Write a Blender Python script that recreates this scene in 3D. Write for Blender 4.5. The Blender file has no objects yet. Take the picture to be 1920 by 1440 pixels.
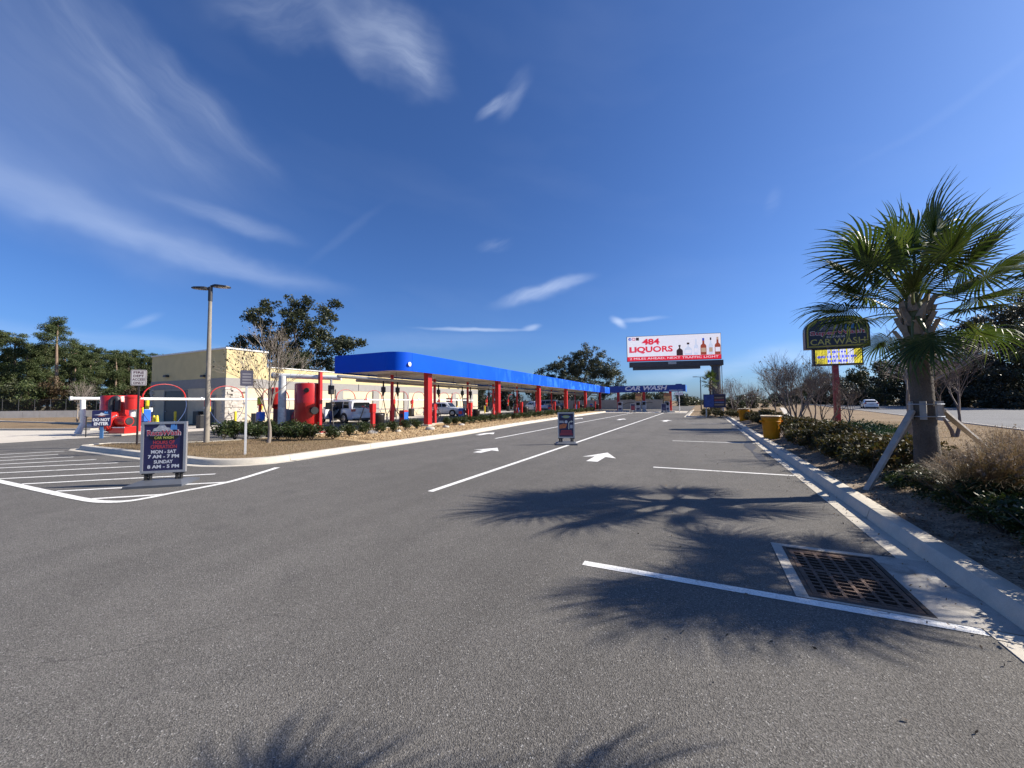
import bpy, bmesh, math, random
import numpy as np
from mathutils import Vector, Matrix, Euler

scene = bpy.context.scene
R_ = math.radians
COL = scene.collection

# ------------------------------------------------------------------ camera
FPX, CAM_H = 730.0, 1.6                       # focal length in photo pixels (1920 wide), eye height
YAW, PITCH, ROLL = R_(26.0), R_(2.6), R_(0.5)
_fw = Vector((-math.sin(YAW), math.cos(YAW), 0)); _r0 = Vector((math.cos(YAW), math.sin(YAW), 0)); _z = Vector((0, 0, 1))
_F = _fw * math.cos(PITCH) + _z * math.sin(PITCH); _u0 = -_fw * math.sin(PITCH) + _z * math.cos(PITCH)
_R = _r0 * math.cos(ROLL) - _u0 * math.sin(ROLL); _U = _u0 * math.cos(ROLL) + _r0 * math.sin(ROLL)
cam_data = bpy.data.cameras.new('camera'); cam = bpy.data.objects.new('camera', cam_data); COL.objects.link(cam)
cam_data.sensor_width = 36.0; cam_data.lens = 36.0 * FPX / 1920.0
cam_data.clip_start = 0.05; cam_data.clip_end = 4000
cam.matrix_world = Matrix(((_R.x, _U.x, -_F.x, 0), (_R.y, _U.y, -_F.y, 0), (_R.z, _U.z, -_F.z, CAM_H), (0, 0, 0, 1)))
scene.camera = cam

# ------------------------------------------------------------------ sun, sky, exposure
SUN_EL = R_(35.0)
SUN_DIR_XY = Vector((math.cos(R_(31.0)), math.sin(R_(31.0))))      # horizontal direction towards the sun
sun_vec = Vector((SUN_DIR_XY.x * math.cos(SUN_EL), SUN_DIR_XY.y * math.cos(SUN_EL), math.sin(SUN_EL)))
sd = bpy.data.lights.new('sun', 'SUN'); sd.energy = 5.0; sd.angle = R_(0.53); sd.color = (1.0, 0.92, 0.80)
sun = bpy.data.objects.new('sun', sd); COL.objects.link(sun)
sun.rotation_euler = sun_vec.to_track_quat('Z', 'Y').to_euler()
scene.view_settings.view_transform = 'Standard'; scene.view_settings.look = 'None'
scene.view_settings.exposure = 0.72; scene.view_settings.gamma = 1.0
scene.view_settings.use_curve_mapping = False
SKY_STRENGTH = 0.066
scene.cycles.max_bounces = 5; scene.cycles.diffuse_bounces = 2; scene.cycles.glossy_bounces = 2; scene.cycles.transmission_bounces = 2; scene.cycles.transparent_max_bounces = 6
SKY_TINT = (0.66, 0.92, 1.32, 1)

def az_el(px, py):
    d = (_F + _R * ((px - 960) / FPX) + _U * ((720 - py) / FPX)).normalized()
    return math.atan2(d.x, d.y), math.asin(d.z)

world = bpy.data.worlds.new('World'); scene.world = world; world.use_nodes = True
def build_sky():
    nt = world.node_tree; N = nt.nodes; L = nt.links; N.clear()
    def math_n(op, a, b=None, clamp=False):
        n = N.new('ShaderNodeMath'); n.operation = op; n.use_clamp = clamp
        for i, v in enumerate((a, b)):
            if v is None: continue
            if isinstance(v, (int, float)): n.inputs[i].default_value = v
            else: L.new(v, n.inputs[i])
        return n.outputs[0]
    out = N.new('ShaderNodeOutputWorld'); bg = N.new('ShaderNodeBackground')
    sky = N.new('ShaderNodeTexSky'); sky.sky_type = 'NISHITA'; sky.sun_disc = False
    sky.sun_elevation = SUN_EL; sky.sun_rotation = math.atan2(SUN_DIR_XY.x, SUN_DIR_XY.y)
    sky.altitude = 0; sky.air_density = 0.9; sky.dust_density = 1.0; sky.ozone_density = 5.0
    tint = N.new('ShaderNodeMix'); tint.data_type = 'RGBA'; tint.blend_type = 'MULTIPLY'; tint.inputs[0].default_value = 1
    L.new(sky.outputs[0], tint.inputs[6]); tint.inputs[7].default_value = SKY_TINT
    tc = N.new('ShaderNodeTexCoord'); sp = N.new('ShaderNodeSeparateXYZ'); L.new(tc.outputs['Generated'], sp.inputs[0])
    az = math_n('ARCTAN2', sp.outputs[0], sp.outputs[1]); el = math_n('ARCSINE', sp.outputs[2])
    cb = N.new('ShaderNodeCombineXYZ'); L.new(az, cb.inputs[0]); L.new(el, cb.inputs[1])
    def tex(scale_xyz, rot, detail, rough, seed, warp=None):
        v = cb.outputs[0]
        if warp is not None:
            ad = N.new('ShaderNodeVectorMath'); L.new(v, ad.inputs[0]); L.new(warp, ad.inputs[1]); v = ad.outputs[0]
        mp = N.new('ShaderNodeMapping'); mp.vector_type = 'POINT'; mp.inputs['Rotation'].default_value = (0, 0, R_(rot)); L.new(v, mp.inputs[0])
        sc = N.new('ShaderNodeVectorMath'); sc.operation = 'MULTIPLY_ADD'; L.new(mp.outputs[0], sc.inputs[0]); sc.inputs[1].default_value = (*scale_xyz, 1); sc.inputs[2].default_value = (seed, seed * 1.7, 0)
        nz = N.new('ShaderNodeTexNoise'); nz.noise_dimensions = '2D'; nz.inputs['Scale'].default_value = 1; nz.inputs['Detail'].default_value = detail; nz.inputs['Roughness'].default_value = rough; L.new(sc.outputs[0], nz.inputs[0]); return nz
    wn = tex((7, 10), 0, 3, 0.55, 3.1)
    wp = N.new('ShaderNodeVectorMath'); wp.operation = 'MULTIPLY_ADD'; L.new(wn.outputs['Color'], wp.inputs[0]); wp.inputs[1].default_value = (1, 1, 0); wp.inputs[2].default_value = (-0.5, -0.5, 0)
    def warped(k):
        n = N.new('ShaderNodeVectorMath'); n.operation = 'SCALE'; L.new(wp.outputs[0], n.inputs[0]); n.inputs['Scale'].default_value = k; return n.outputs[0]
    w_small = warped(0.045)
    fields = []
    for rot, seed in ((32, 1.3), (4, 5.7), (-24, 9.9)):          # fibre fields for the three wind-drawn directions
        n = tex((6, 34), rot, 5, 0.6, seed, w_small); r = N.new('ShaderNodeMapRange'); L.new(n.outputs['Fac'], r.inputs[0]); r.inputs[1].default_value = 0.32; r.inputs[2].default_value = 0.70; fields.append(r.outputs[0])
    total = None
    # each cirrus wisp: where it floats (kept as azimuth / elevation), half length, half width, tilt, density, fibre field, softness
    wisps = [(150, 110, 0.42, 0.12, -24, 0.17, 0, .8), (360, 180, 0.20, 0.04, -30, 0.22, 0, .5), (250, 170, 0.20, 0.045, -36, 0.18, 0, .4), (20, 240, 0.34, 0.14, -16, 0.18, 0, .9),
             (180, 410, 0.42, 0.045, -8, 0.20, 1, .85), (430, 412, 0.14, 0.022, -8, 0.32, 1, .6), (400, 488, 0.30, 0.030, -5, 0.28, 1, .75), (60, 370, 0.26, 0.07, -22, 0.18, 0, .9),
             (740, 80, 0.15, 0.08, -8, 0.46, 1, .6), (655, 75, 0.10, 0.035, -30, 0.18, 1, .7), (790, 130, 0.10, 0.03, -16, 0.36, 1, .5), (540, 15, 0.22, 0.06, 12, 0.26, 2, .5),
             (925, 200, 0.055, 0.014, 24, 0.75, 2, .4), (965, 180, 0.07, 0.025, 40, 0.30, 2, .4), (930, 460, 0.05, 0.018, 10, 0.22, 2, .1),
             (1000, 553, 0.12, 0.022, 12, 0.62, 2, .6), (1060, 530, 0.08, 0.018, 12, 0.55, 2, .6), (890, 618, 0.16, 0.0065, 0, 0.85, 1, .8),
             (998, 612, 0.03, 0.010, 10, 0.80, 2, .8), (1160, 606, 0.024, 0.012, -40, 0.85, 0, .8), (1200, 601, 0.07, 0.007, 2, 0.50, 1, .7),
             (1447, 377, 0.03, 0.018, 80, 0.10, 1, .2), (1500, 660, 0.16, 0.03, 6, 0.42, 1, .6), (1830, 632, 0.09, 0.024, 12, 0.70, 2, .6),
             (1290, 700, 0.18, 0.02, 5, 0.38, 1, .6), (1800, 190, 0.20, 0.010, 18, 0.05, 2, .8), (650, 440, 0.14, 0.012, 40, 0.06, 2, .7),
             (250, 645, 0.32, 0.022, -3, 0.24, 1, .6), (268, 602, 0.035, 0.010, 34, 0.30, 2, .6), (620, 690, 0.2, 0.02, 0, 0.3, 1, .6), (800, 640, .3, .03, 2, .16, 1, .7)]
    for px, py, a, b, tilt, dens, fk, soft in wisps:
        ca, ce = az_el(px, py)
        ws = warped(min(0.25, 0.8 * b + 0.012)); ad = N.new('ShaderNodeVectorMath'); L.new(cb.outputs[0], ad.inputs[0]); L.new(ws, ad.inputs[1])
        m = N.new('ShaderNodeMapping'); m.vector_type = 'TEXTURE'
        m.inputs['Location'].default_value = (ca, ce, 0); m.inputs['Rotation'].default_value = (0, 0, R_(tilt)); m.inputs['Scale'].default_value = (a, b, 1); L.new(ad.outputs[0], m.inputs[0])
        ln = N.new('ShaderNodeVectorMath'); ln.operation = 'LENGTH'; L.new(m.outputs[0], ln.inputs[0])
        mr = N.new('ShaderNodeMapRange'); mr.interpolation_type = 'SMOOTHERSTEP'; L.new(ln.outputs['Value'], mr.inputs[0]); mr.inputs[1].default_value = 1.25; mr.inputs[2].default_value = 0.0; mr.inputs[3].default_value = 0; mr.inputs[4].default_value = dens * 0.46
        fb = math_n('MULTIPLY', fields[fk], 1.25 * (1 - soft)); fb = math_n('ADD', fb, soft)
        v = math_n('MULTIPLY', mr.outputs[0], fb); total = v if total is None else math_n('ADD', total, v)
    vn = tex((1.6, 7), 10, 3, 0.55, 21.0, w_small); fr = N.new('ShaderNodeMapRange'); L.new(vn.outputs['Fac'], fr.inputs[0]); fr.inputs[1].default_value = 0.5; fr.inputs[2].default_value = 0.8; fr.inputs[4].default_value = 0.02
    total = math_n('ADD', total, fr.outputs[0]); total = math_n('MINIMUM', total, 0.9)
    mx = N.new('ShaderNodeMix'); mx.data_type = 'RGBA'; L.new(total, mx.inputs[0]); L.new(tint.outputs[2], mx.inputs[6]); mx.inputs[7].default_value = (8.5, 9.6, 11.6, 1)
    bg.inputs[1].default_value = SKY_STRENGTH
    L.new(mx.outputs[2], bg.inputs[0]); L.new(bg.outputs[0], out.inputs[0])
build_sky()
world.cycles.sampling_method = 'MANUAL'; world.cycles.sample_map_resolution = 256

# ------------------------------------------------------------------ measuring: a place seen in the photograph -> a point of the site
def _ray(px, py): return _F + _R * ((px - 960) / FPX) + _U * ((720 - py) / FPX)
def G(px, py, z=0.0):
    d = _ray(px, py); t = (z - CAM_H) / d.z; return Vector((d.x * t, d.y * t, z))
def onX(px, py, X):
    d = _ray(px, py); t = X / d.x; return Vector((X, d.y * t, CAM_H + d.z * t))
def onY(px, py, Y):
    d = _ray(px, py); t = Y / d.y; return Vector((d.x * t, Y, CAM_H + d.z * t))
def atd(px, py, dep):
    d = _ray(px, py); t = dep / d.dot(_fw); return Vector((d.x * t, d.y * t, CAM_H + d.z * t))
def depth_of(p): return p.x * _fw.x + p.y * _fw.y

def ordinal(n):
    w = ['first', 'second', 'third', 'fourth', 'fifth', 'sixth', 'seventh', 'eighth', 'ninth', 'tenth', 'eleventh', 'twelfth', 'thirteenth', 'fourteenth', 'fifteenth', 'sixteenth', 'seventeenth', 'eighteenth', 'nineteenth']
    if n <= 19: return w[n - 1]
    t = {2: ('twenty', 'twentieth'), 3: ('thirty', 'thirtieth'), 4: ('forty', 'fortieth'), 5: ('fifty', 'fiftieth')}[n // 10]
    return t[1] if n % 10 == 0 else t[0] + '-' + w[n % 10 - 1]
# ------------------------------------------------------------------ mesh helpers
class MB:
    def __init__(s): s.v = []; s.f = []; s.m = []
    def add(s, vs, fs, mi=0):
        o = len(s.v); s.v.extend([tuple(p) for p in vs]); s.f.extend([tuple(i + o for i in f) for f in fs]); s.m.extend([mi] * len(fs)); return s
    def box(s, c, size, rz=0.0, mi=0, M=None):
        hx, hy, hz = size[0] / 2, size[1] / 2, size[2] / 2
        vs = [Vector((x, y, z)) for z in (-hz, hz) for y in (-hy, hy) for x in (-hx, hx)]
        rot = M if M is not None else Matrix.Rotation(rz, 3, 'Z')
        vs = [rot @ p + Vector(c) for p in vs]
        return s.add(vs, [(0, 2, 3, 1), (4, 5, 7, 6), (0, 1, 5, 4), (2, 6, 7, 3), (0, 4, 6, 2), (1, 3, 7, 5)], mi)
    def bbox(s, x0, x1, y0, y1, z0, z1, mi=0): return s.box(((x0 + x1) / 2, (y0 + y1) / 2, (z0 + z1) / 2), (x1 - x0, y1 - y0, z1 - z0), mi=mi)
    def bevbox(s, c, size, b=0.02, rz=0.0, mi=0):
        bm = bmesh.new(); bmesh.ops.create_cube(bm, size=1)
        bmesh.ops.scale(bm, vec=size, verts=bm.verts)
        bmesh.ops.bevel(bm, geom=bm.edges[:], offset=b, segments=2, affect='EDGES', profile=0.6)
        rot = Matrix.Rotation(rz, 3, 'Z'); bm.verts.index_update()
        s.add([rot @ v.co + Vector(c) for v in bm.verts], [[v.index for v in f.verts] for f in bm.faces], mi); bm.free(); return s
    def tube(s, pts, rad, n=8, mi=0, caps=True):
        pts = [Vector(p) for p in pts]; k = len(pts)
        if not hasattr(rad, '__len__'): rad = [rad] * k
        rings = []; ref = None
        for i in range(k):
            t = (pts[min(i + 1, k - 1)] - pts[max(i - 1, 0)])
            t = t.normalized() if t.length > 1e-9 else Vector((0, 0, 1))
            if ref is None: ref = t.orthogonal().normalized()
            u = ref - t * ref.dot(t)
            u = u.normalized() if u.length > 1e-6 else t.orthogonal().normalized()
            ref = u; w = t.cross(u)
            rings.append([pts[i] + (u * math.cos(2 * math.pi * j / n) + w * math.sin(2 * math.pi * j / n)) * rad[i] for j in range(n)])
        vs = [p for r in rings for p in r]; fs = []
        for i in range(k - 1):
            for j in range(n):
                a = i * n + j; b = i * n + (j + 1) % n; fs.append((a, b, b + n, a + n))
        if caps: fs.append(tuple(range(n - 1, -1, -1))); fs.append(tuple((k - 1) * n + j for j in range(n)))
        return s.add(vs, fs, mi)
    def lathe(s, prof, c=(0, 0, 0), n=20, mi=0, M=None):
        vs = []; fs = []; k = len(prof)
        for r, z in prof:
            for j in range(n):
                a = 2 * math.pi * j / n; p = Vector((r * math.cos(a), r * math.sin(a), z))
                vs.append((M @ p if M is not None else p) + Vector(c))
        for i in range(k - 1):
            for j in range(n):
                a = i * n + j; b = i * n + (j + 1) % n; fs.append((a, b, b + n, a + n))
        fs.append(tuple(range(n - 1, -1, -1))); fs.append(tuple((k - 1) * n + j for j in range(n)))
        return s.add(vs, fs, mi)
    def prism(s, poly, z0, z1, mi=0):
        n = len(poly); vs = [(p[0], p[1], z0) for p in poly] + [(p[0], p[1], z1) for p in poly]
        fs = [tuple(range(n - 1, -1, -1)), tuple(range(n, 2 * n))] + [(i, (i + 1) % n, n + (i + 1) % n, n + i) for i in range(n)]
        return s.add(vs, fs, mi)
    def prism_y(s, poly, y0, y1, mi=0):            # outline in x/z, thickness along y
        n = len(poly); vs = [(p[0], y0, p[1]) for p in poly] + [(p[0], y1, p[1]) for p in poly]
        fs = [tuple(range(n)), tuple(range(2 * n - 1, n - 1, -1))] + [((i + 1) % n, i, n + i, n + (i + 1) % n) for i in range(n)]
        return s.add(vs, fs, mi)
    def poly(s, pts, mi=0): return s.add(pts, [tuple(range(len(pts)))], mi)
    def strip(s, pts, w, z=0.0, mi=0):             # flat band along a polyline
        pts = [Vector((p[0], p[1])) for p in pts]; L = []; Rr = []
        for i in range(len(pts)):
            t = (pts[min(i + 1, len(pts) - 1)] - pts[max(i - 1, 0)]).normalized(); nn = Vector((-t.y, t.x)) * w / 2
            L.append(pts[i] + nn); Rr.append(pts[i] - nn)
        k = len(pts); vs = [(p.x, p.y, z) for p in L] + [(p.x, p.y, z) for p in Rr]
        return s.add(vs, [(i, k + i, k + i + 1, i + 1) for i in range(k - 1)], mi)
    def mesh(s, name, mats, smooth=False):
        me = bpy.data.meshes.new(name); me.from_pydata(s.v, [], s.f)
        for m in (mats if isinstance(mats, (list, tuple)) else [mats]): me.materials.append(m)
        if any(s.m): me.polygons.foreach_set('material_index', s.m)
        if smooth: me.shade_smooth() if smooth is True else me.set_sharp_from_angle(angle=smooth)
        me.update(); return me
    def build(s, name, mats, parent=None, smooth=False, loc=None, rz=0):
        me = s.mesh(name, mats, smooth); return link(name, me, parent, loc, rz)
def link(name, me, parent=None, loc=None, rz=0):
    o = bpy.data.objects.new(name, me); COL.objects.link(o)
    if parent is not None: o.parent = parent
    if loc is not None: o.location = loc
    if rz: o.rotation_euler = (0, 0, rz)
    return o
def tag(o, label=None, cat=None, group=None, kind=None):
    if label: o['label'] = label
    if cat: o['category'] = cat
    if group: o['group'] = group
    if kind: o['kind'] = kind
    return o
def thing(name, label, cat, loc=(0, 0, 0), rz=0.0, group=None):
    o = bpy.data.objects.new(name, None); COL.objects.link(o); o.location = loc; o.rotation_euler = (0, 0, rz); o.empty_display_size = 0.2
    return tag(o, label, cat, group)
def copy_tree(o, parent=None):
    c = o.copy(); COL.objects.link(c); c.parent = parent
    for ch in list(o.children): copy_tree(ch, c)
    return c
def place(o, loc, rz=None, label=None, group=None, scale=None):
    o.location = loc
    if rz is not None: o.rotation_euler = (0, 0, rz)
    if scale is not None: o.scale = (scale, scale, scale) if not hasattr(scale, '__len__') else scale
    if label: o['label'] = label
    if group: o['group'] = group
    return o
def np_mesh(name, V, F, mats, midx=None):
    """V (n,3), F (m,4) quads"""
    me = bpy.data.meshes.new(name); n = len(V); m = len(F)
    me.vertices.add(n); me.vertices.foreach_set('co', np.asarray(V, np.float32).ravel())
    me.loops.add(4 * m); me.loops.foreach_set('vertex_index', np.asarray(F, np.int32).ravel())
    me.polygons.add(m); me.polygons.foreach_set('loop_start', np.arange(0, 4 * m, 4, dtype=np.int32))
    for mt in (mats if isinstance(mats, (list, tuple)) else [mats]): me.materials.append(mt)
    if midx is not None: me.polygons.foreach_set('material_index', np.asarray(midx, np.int32))
    me.update(calc_edges=True); return me

# ------------------------------------------------------------------ materials
MATS = {}
def pm(name, col, rough=0.6, metal=0.0, var=0.12, scale=3.0, bump=0.0, bscale=60.0, dirt=0.0, dirtcol=(0.1, 0.08, 0.06), coat=0.0, spec=0.5, emit=None, estr=0.0, fine=0.0, fscale=200.0):
    """procedural paint / metal / stone: soft large-scale variation, fine grain, optional dirt patches and relief"""
    if name in MATS: return MATS[name]
    m = bpy.data.materials.new(name); m.use_nodes = True; nt = m.node_tree; N = nt.nodes; L = nt.links; b = N['Principled BSDF']
    tc = N.new('ShaderNodeTexCoord')
    def noise(sc, det=4, rough=0.55):
        n = N.new('ShaderNodeTexNoise'); n.inputs['Scale'].default_value = sc; n.inputs['Detail'].default_value = det; n.inputs['Roughness'].default_value = rough
        L.new(tc.outputs['Object'], n.inputs[0]); return n
    r = N.new('ShaderNodeValToRGB'); e = r.color_ramp.elements
    e[0].position = 0.3; e[1].position = 0.7
    e[0].color = (*[c * (1 - var) for c in col], 1); e[1].color = (*[min(1, c * (1 + var)) for c in col], 1)
    L.new(noise(scale).outputs['Fac'], r.inputs[0]); cur = r.outputs[0]
    if fine > 0:
        fr = N.new('ShaderNodeMapRange'); L.new(noise(fscale, 2, 0.7).outputs['Fac'], fr.inputs[0]); fr.inputs[1].default_value = 0.25; fr.inputs[2].default_value = 0.75
        fr.inputs[3].default_value = 1 - fine; fr.inputs[4].default_value = 1 + fine
        mm = N.new('ShaderNodeVectorMath'); mm.operation = 'SCALE'; L.new(cur, mm.inputs[0]); L.new(fr.outputs[0], mm.inputs['Scale']); cur = mm.outputs[0]
    if dirt > 0:
        dn = noise(scale * 2.3, 7, 0.65); dr = N.new('ShaderNodeMapRange'); L.new(dn.outputs['Fac'], dr.inputs[0]); dr.inputs[1].default_value = 0.5; dr.inputs[2].default_value = 0.75; dr.inputs[4].default_value = dirt
        mx = N.new('ShaderNodeMix'); mx.data_type = 'RGBA'; L.new(dr.outputs[0], mx.inputs[0]); L.new(cur, mx.inputs[6]); mx.inputs[7].default_value = (*dirtcol, 1); cur = mx.outputs[2]
    L.new(cur, b.inputs['Base Color'])
    b.inputs['Roughness'].default_value = rough; b.inputs['Metallic'].default_value = metal; b.inputs['Coat Weight'].default_value = coat; b.inputs['Specular IOR Level'].default_value = spec
    if bump > 0:
        bp = N.new('ShaderNodeBump'); bp.inputs['Strength'].default_value = bump; bp.inputs['Distance'].default_value = 0.02; L.new(noise(bscale, 5, 0.6).outputs['Fac'], bp.inputs['Height']); L.new(bp.outputs[0], b.inputs['Normal'])
    if emit: b.inputs['Emission Color'].default_value = (*emit, 1); b.inputs['Emission Strength'].default_value = estr
    MATS[name] = m; return m
def leaf_mat(name, cols, trans=0.25, rough=0.5, nscale=1.5, fine=9.0):
    """foliage: colours mixed by clump-sized and leaf-sized noise, part of the light passing through"""
    if name in MATS: return MATS[name]
    m = bpy.data.materials.new(name); m.use_nodes = True; nt = m.node_tree; N = nt.nodes; L = nt.links; b = N['Principled BSDF']; out = N['Material Output']
    tc = N.new('ShaderNodeTexCoord'); g = N.new('ShaderNodeNewGeometry')
    n1 = N.new('ShaderNodeTexNoise'); n1.inputs['Scale'].default_value = nscale; n1.inputs['Detail'].default_value = 3; L.new(tc.outputs['Object'], n1.inputs[0])
    n2 = N.new('ShaderNodeTexWhiteNoise'); n2.noise_dimensions = '1D'; L.new(g.outputs['Random Per Island'], n2.inputs['W'])
    a = N.new('ShaderNodeMath'); a.operation = 'MULTIPLY_ADD'; L.new(n2.outputs['Value'], a.inputs[0]); a.inputs[1].default_value = 0.55
    s1 = N.new('ShaderNodeMath'); s1.operation = 'SUBTRACT'; L.new(n1.outputs['Fac'], s1.inputs[0]); s1.inputs[1].default_value = 0.28; L.new(s1.outputs[0], a.inputs[2])
    r = N.new('ShaderNodeValToRGB'); e = r.color_ramp.elements
    while len(e) < len(cols): e.new(0.5)
    for i, c in enumerate(cols): e[i].position = 0.12 + 0.76 * i / (len(cols) - 1); e[i].color = (*c, 1)
    L.new(a.outputs[0], r.inputs[0]); L.new(r.outputs[0], b.inputs['Base Color']); b.inputs['Roughness'].default_value = rough; b.inputs['Specular IOR Level'].default_value = 0.35
    t = N.new('ShaderNodeBsdfTranslucent'); hs = N.new('ShaderNodeHueSaturation'); hs.inputs['Value'].default_value = 1.3; hs.inputs['Saturation'].default_value = 1.15; L.new(r.outputs[0], hs.inputs['Color']); L.new(hs.outputs[0], t.inputs['Color'])
    mx = N.new('ShaderNodeMixShader'); mx.inputs[0].default_value = trans; L.new(b.outputs[0], mx.inputs[1]); L.new(t.outputs[0], mx.inputs[2]); L.new(mx.outputs[0], out.inputs['Surface'])
    MATS[name] = m; return m
def ground_mat(name, base, spots, patch_scale, rough=0.9, grain=260.0, bump=0.35, grain_amt=0.5, stain=None, speck=None, tracks=False):
    """asphalt, soil, turf: aggregate-sized grain, patches and stains in world coordinates"""
    if name in MATS: return MATS[name]
    m = bpy.data.materials.new(name); m.use_nodes = True; nt = m.node_tree; N = nt.nodes; L = nt.links; b = N['Principled BSDF']
    g = N.new('ShaderNodeNewGeometry'); pos = g.outputs['Position']
    def nz(sc, det=5, ro=0.6, dist=0.0):
        n = N.new('ShaderNodeTexNoise'); n.inputs['Scale'].default_value = sc; n.inputs['Detail'].default_value = det; n.inputs['Roughness'].default_value = ro; n.inputs['Distortion'].default_value = dist; L.new(pos, n.inputs[0]); return n.outputs['Fac']
    def rng(v, a, bb, c, d):
        n = N.new('ShaderNodeMapRange'); L.new(v, n.inputs[0]); n.inputs[1].default_value = a; n.inputs[2].default_value = bb; n.inputs[3].default_value = c; n.inputs[4].default_value = d; return n.outputs[0]
    def mix(f, a, c):
        n = N.new('ShaderNodeMix'); n.data_type = 'RGBA'; L.new(f, n.inputs[0])
        for i, v in ((6, a), (7, c)):
            if isinstance(v, tuple): n.inputs[i].default_value = (*v, 1)
            else: L.new(v, n.inputs[i])
        return n.outputs[2]
    cur = mix(rng(nz(patch_scale, 6, 0.62, 0.4), 0.35, 0.68, 0, 1), base, spots)
    cur = mix(rng(nz(patch_scale * 9, 4), 0.4, 0.8, 0, 0.5), cur, tuple(c * 0.8 for c in base))
    if stain: cur = mix(rng(nz(stain[1], 6, 0.6, 0.8), stain[2], stain[2] + 0.12, 0, stain[3]), cur, stain[0])
    if tracks:      # wheel-worn streaks along the lanes, hairline cracks, oil drips
        mp = N.new('ShaderNodeMapping'); mp.inputs['Scale'].default_value = (1.5, 0.07, 1); L.new(pos, mp.inputs[0])
        n = N.new('ShaderNodeTexNoise'); n.inputs['Scale'].default_value = 1; n.inputs['Detail'].default_value = 4; L.new(mp.outputs[0], n.inputs[0]); cur = mix(rng(n.outputs['Fac'], 0.45, 0.75, 0, 0.35), cur, tuple(c * 0.66 for c in base))
        wv = N.new('ShaderNodeTexNoise'); wv.inputs['Scale'].default_value = 0.9; wv.inputs['Detail'].default_value = 5; L.new(pos, wv.inputs[0])
        ad = N.new('ShaderNodeVectorMath'); ad.operation = 'MULTIPLY_ADD'; L.new(wv.outputs['Color'], ad.inputs[0]); ad.inputs[1].default_value = (1.3, 1.3, 0); L.new(pos, ad.inputs[2])
        ck = N.new('ShaderNodeTexVoronoi'); ck.feature = 'DISTANCE_TO_EDGE'; ck.inputs['Scale'].default_value = 0.16; L.new(ad.outputs[0], ck.inputs[0])
        cm = N.new('ShaderNodeMath'); cm.operation = 'MULTIPLY'; L.new(rng(ck.outputs['Distance'], 0.0006, 0.0018, 0.4, 0), cm.inputs[0]); L.new(rng(nz(0.25, 3), 0.55, 0.62, 0, 1), cm.inputs[1]); cur = mix(cm.outputs[0], cur, (0.04, 0.038, 0.036))
        od = N.new('ShaderNodeTexVoronoi'); od.inputs['Scale'].default_value = 0.9; L.new(pos, od.inputs[0]); cur = mix(rng(od.outputs['Distance'], 0.02, 0.055, 0.6, 0), cur, (0.05, 0.048, 0.046))
    v = N.new('ShaderNodeTexVoronoi'); v.inputs['Scale'].default_value = grain; L.new(pos, v.inputs[0])
    sp = N.new('ShaderNodeSeparateColor'); L.new(v.outputs['Color'], sp.inputs[0])
    k = rng(sp.outputs[0], 0, 1, 1 - grain_amt, 1 + grain_amt)
    sc = N.new('ShaderNodeVectorMath'); sc.operation = 'SCALE'; L.new(cur, sc.inputs[0]); L.new(k, sc.inputs['Scale']); cur = sc.outputs[0]
    if speck: cur = mix(rng(sp.outputs[1], speck[1], speck[1] + 0.01, 0, speck[2]), cur, speck[0])
    L.new(cur, b.inputs['Base Color']); b.inputs['Roughness'].default_value = rough; b.inputs['Specular IOR Level'].default_value = 0.3
    bp = N.new('ShaderNodeBump'); bp.inputs['Strength'].default_value = bump; bp.inputs['Distance'].default_value = 0.006
    ad = N.new('ShaderNodeMath'); L.new(v.outputs['Distance'], ad.inputs[0]); L.new(nz(grain * 0.3, 3), ad.inputs[1]); L.new(ad.outputs[0], bp.inputs['Height']); L.new(bp.outputs[0], b.inputs['Normal'])
    MATS[name] = m; return m

M_asphalt = ground_mat('asphalt', (0.118, 0.111, 0.101), (0.152, 0.143, 0.130), 0.22, 0.88, 150, 0.7, 0.45, stain=((0.070, 0.067, 0.065), 0.7, 0.60, 0.45), speck=((0.40, 0.39, 0.37), 0.975, 0.65), tracks=True)
M_asphalt_road = ground_mat('asphalt_highway', (0.17, 0.168, 0.165), (0.20, 0.197, 0.192), 0.2, 0.9, 90, 0.4, 0.35, stain=((0.12, 0.118, 0.116), 0.3, 0.6, 0.4))
M_concrete = ground_mat('concrete', (0.53, 0.485, 0.405), (0.59, 0.54, 0.455), 0.9, 0.85, 300, 0.25, 0.12, stain=((0.40, 0.37, 0.32), 1.3, 0.60, 0.55))
M_conc_dark = ground_mat('concrete_drain', (0.40, 0.375, 0.335), (0.48, 0.45, 0.40), 2.2, 0.88, 260, 0.4, 0.2, stain=((0.20, 0.18, 0.155), 3.0, 0.56, 0.7))
M_apron = ground_mat('concrete_apron', (0.55, 0.50, 0.42), (0.62, 0.57, 0.49), 0.4, 0.9, 120, 0.2, 0.12, stain=((0.40, 0.36, 0.30), 0.5, 0.6, 0.4))
M_turf = ground_mat('dormant_turf', (0.20, 0.135, 0.075), (0.28, 0.205, 0.12), 0.5, 0.95, 45, 0.9, 0.45, stain=((0.12, 0.105, 0.05), 1.1, 0.58, 0.6))
M_soil = ground_mat('sandy_soil', (0.21, 0.155, 0.11), (0.35, 0.28, 0.20), 1.4, 0.95, 60, 0.9, 0.5, stain=((0.11, 0.08, 0.055), 2.4, 0.50, 0.85))
M_mulch = ground_mat('tan_mulch', (0.42, 0.29, 0.15), (0.52, 0.38, 0.21), 1.2, 0.95, 28, 0.9, 0.5, stain=((0.20, 0.12, 0.06), 2.0, 0.6, 0.6))
M_white_paint = ground_mat('road_paint', (0.86, 0.85, 0.81), (0.76, 0.75, 0.71), 2.0, 0.75, 110, 0.5, 0.16, stain=((0.30, 0.29, 0.28), 9.0, 0.57, 0.75))
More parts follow.
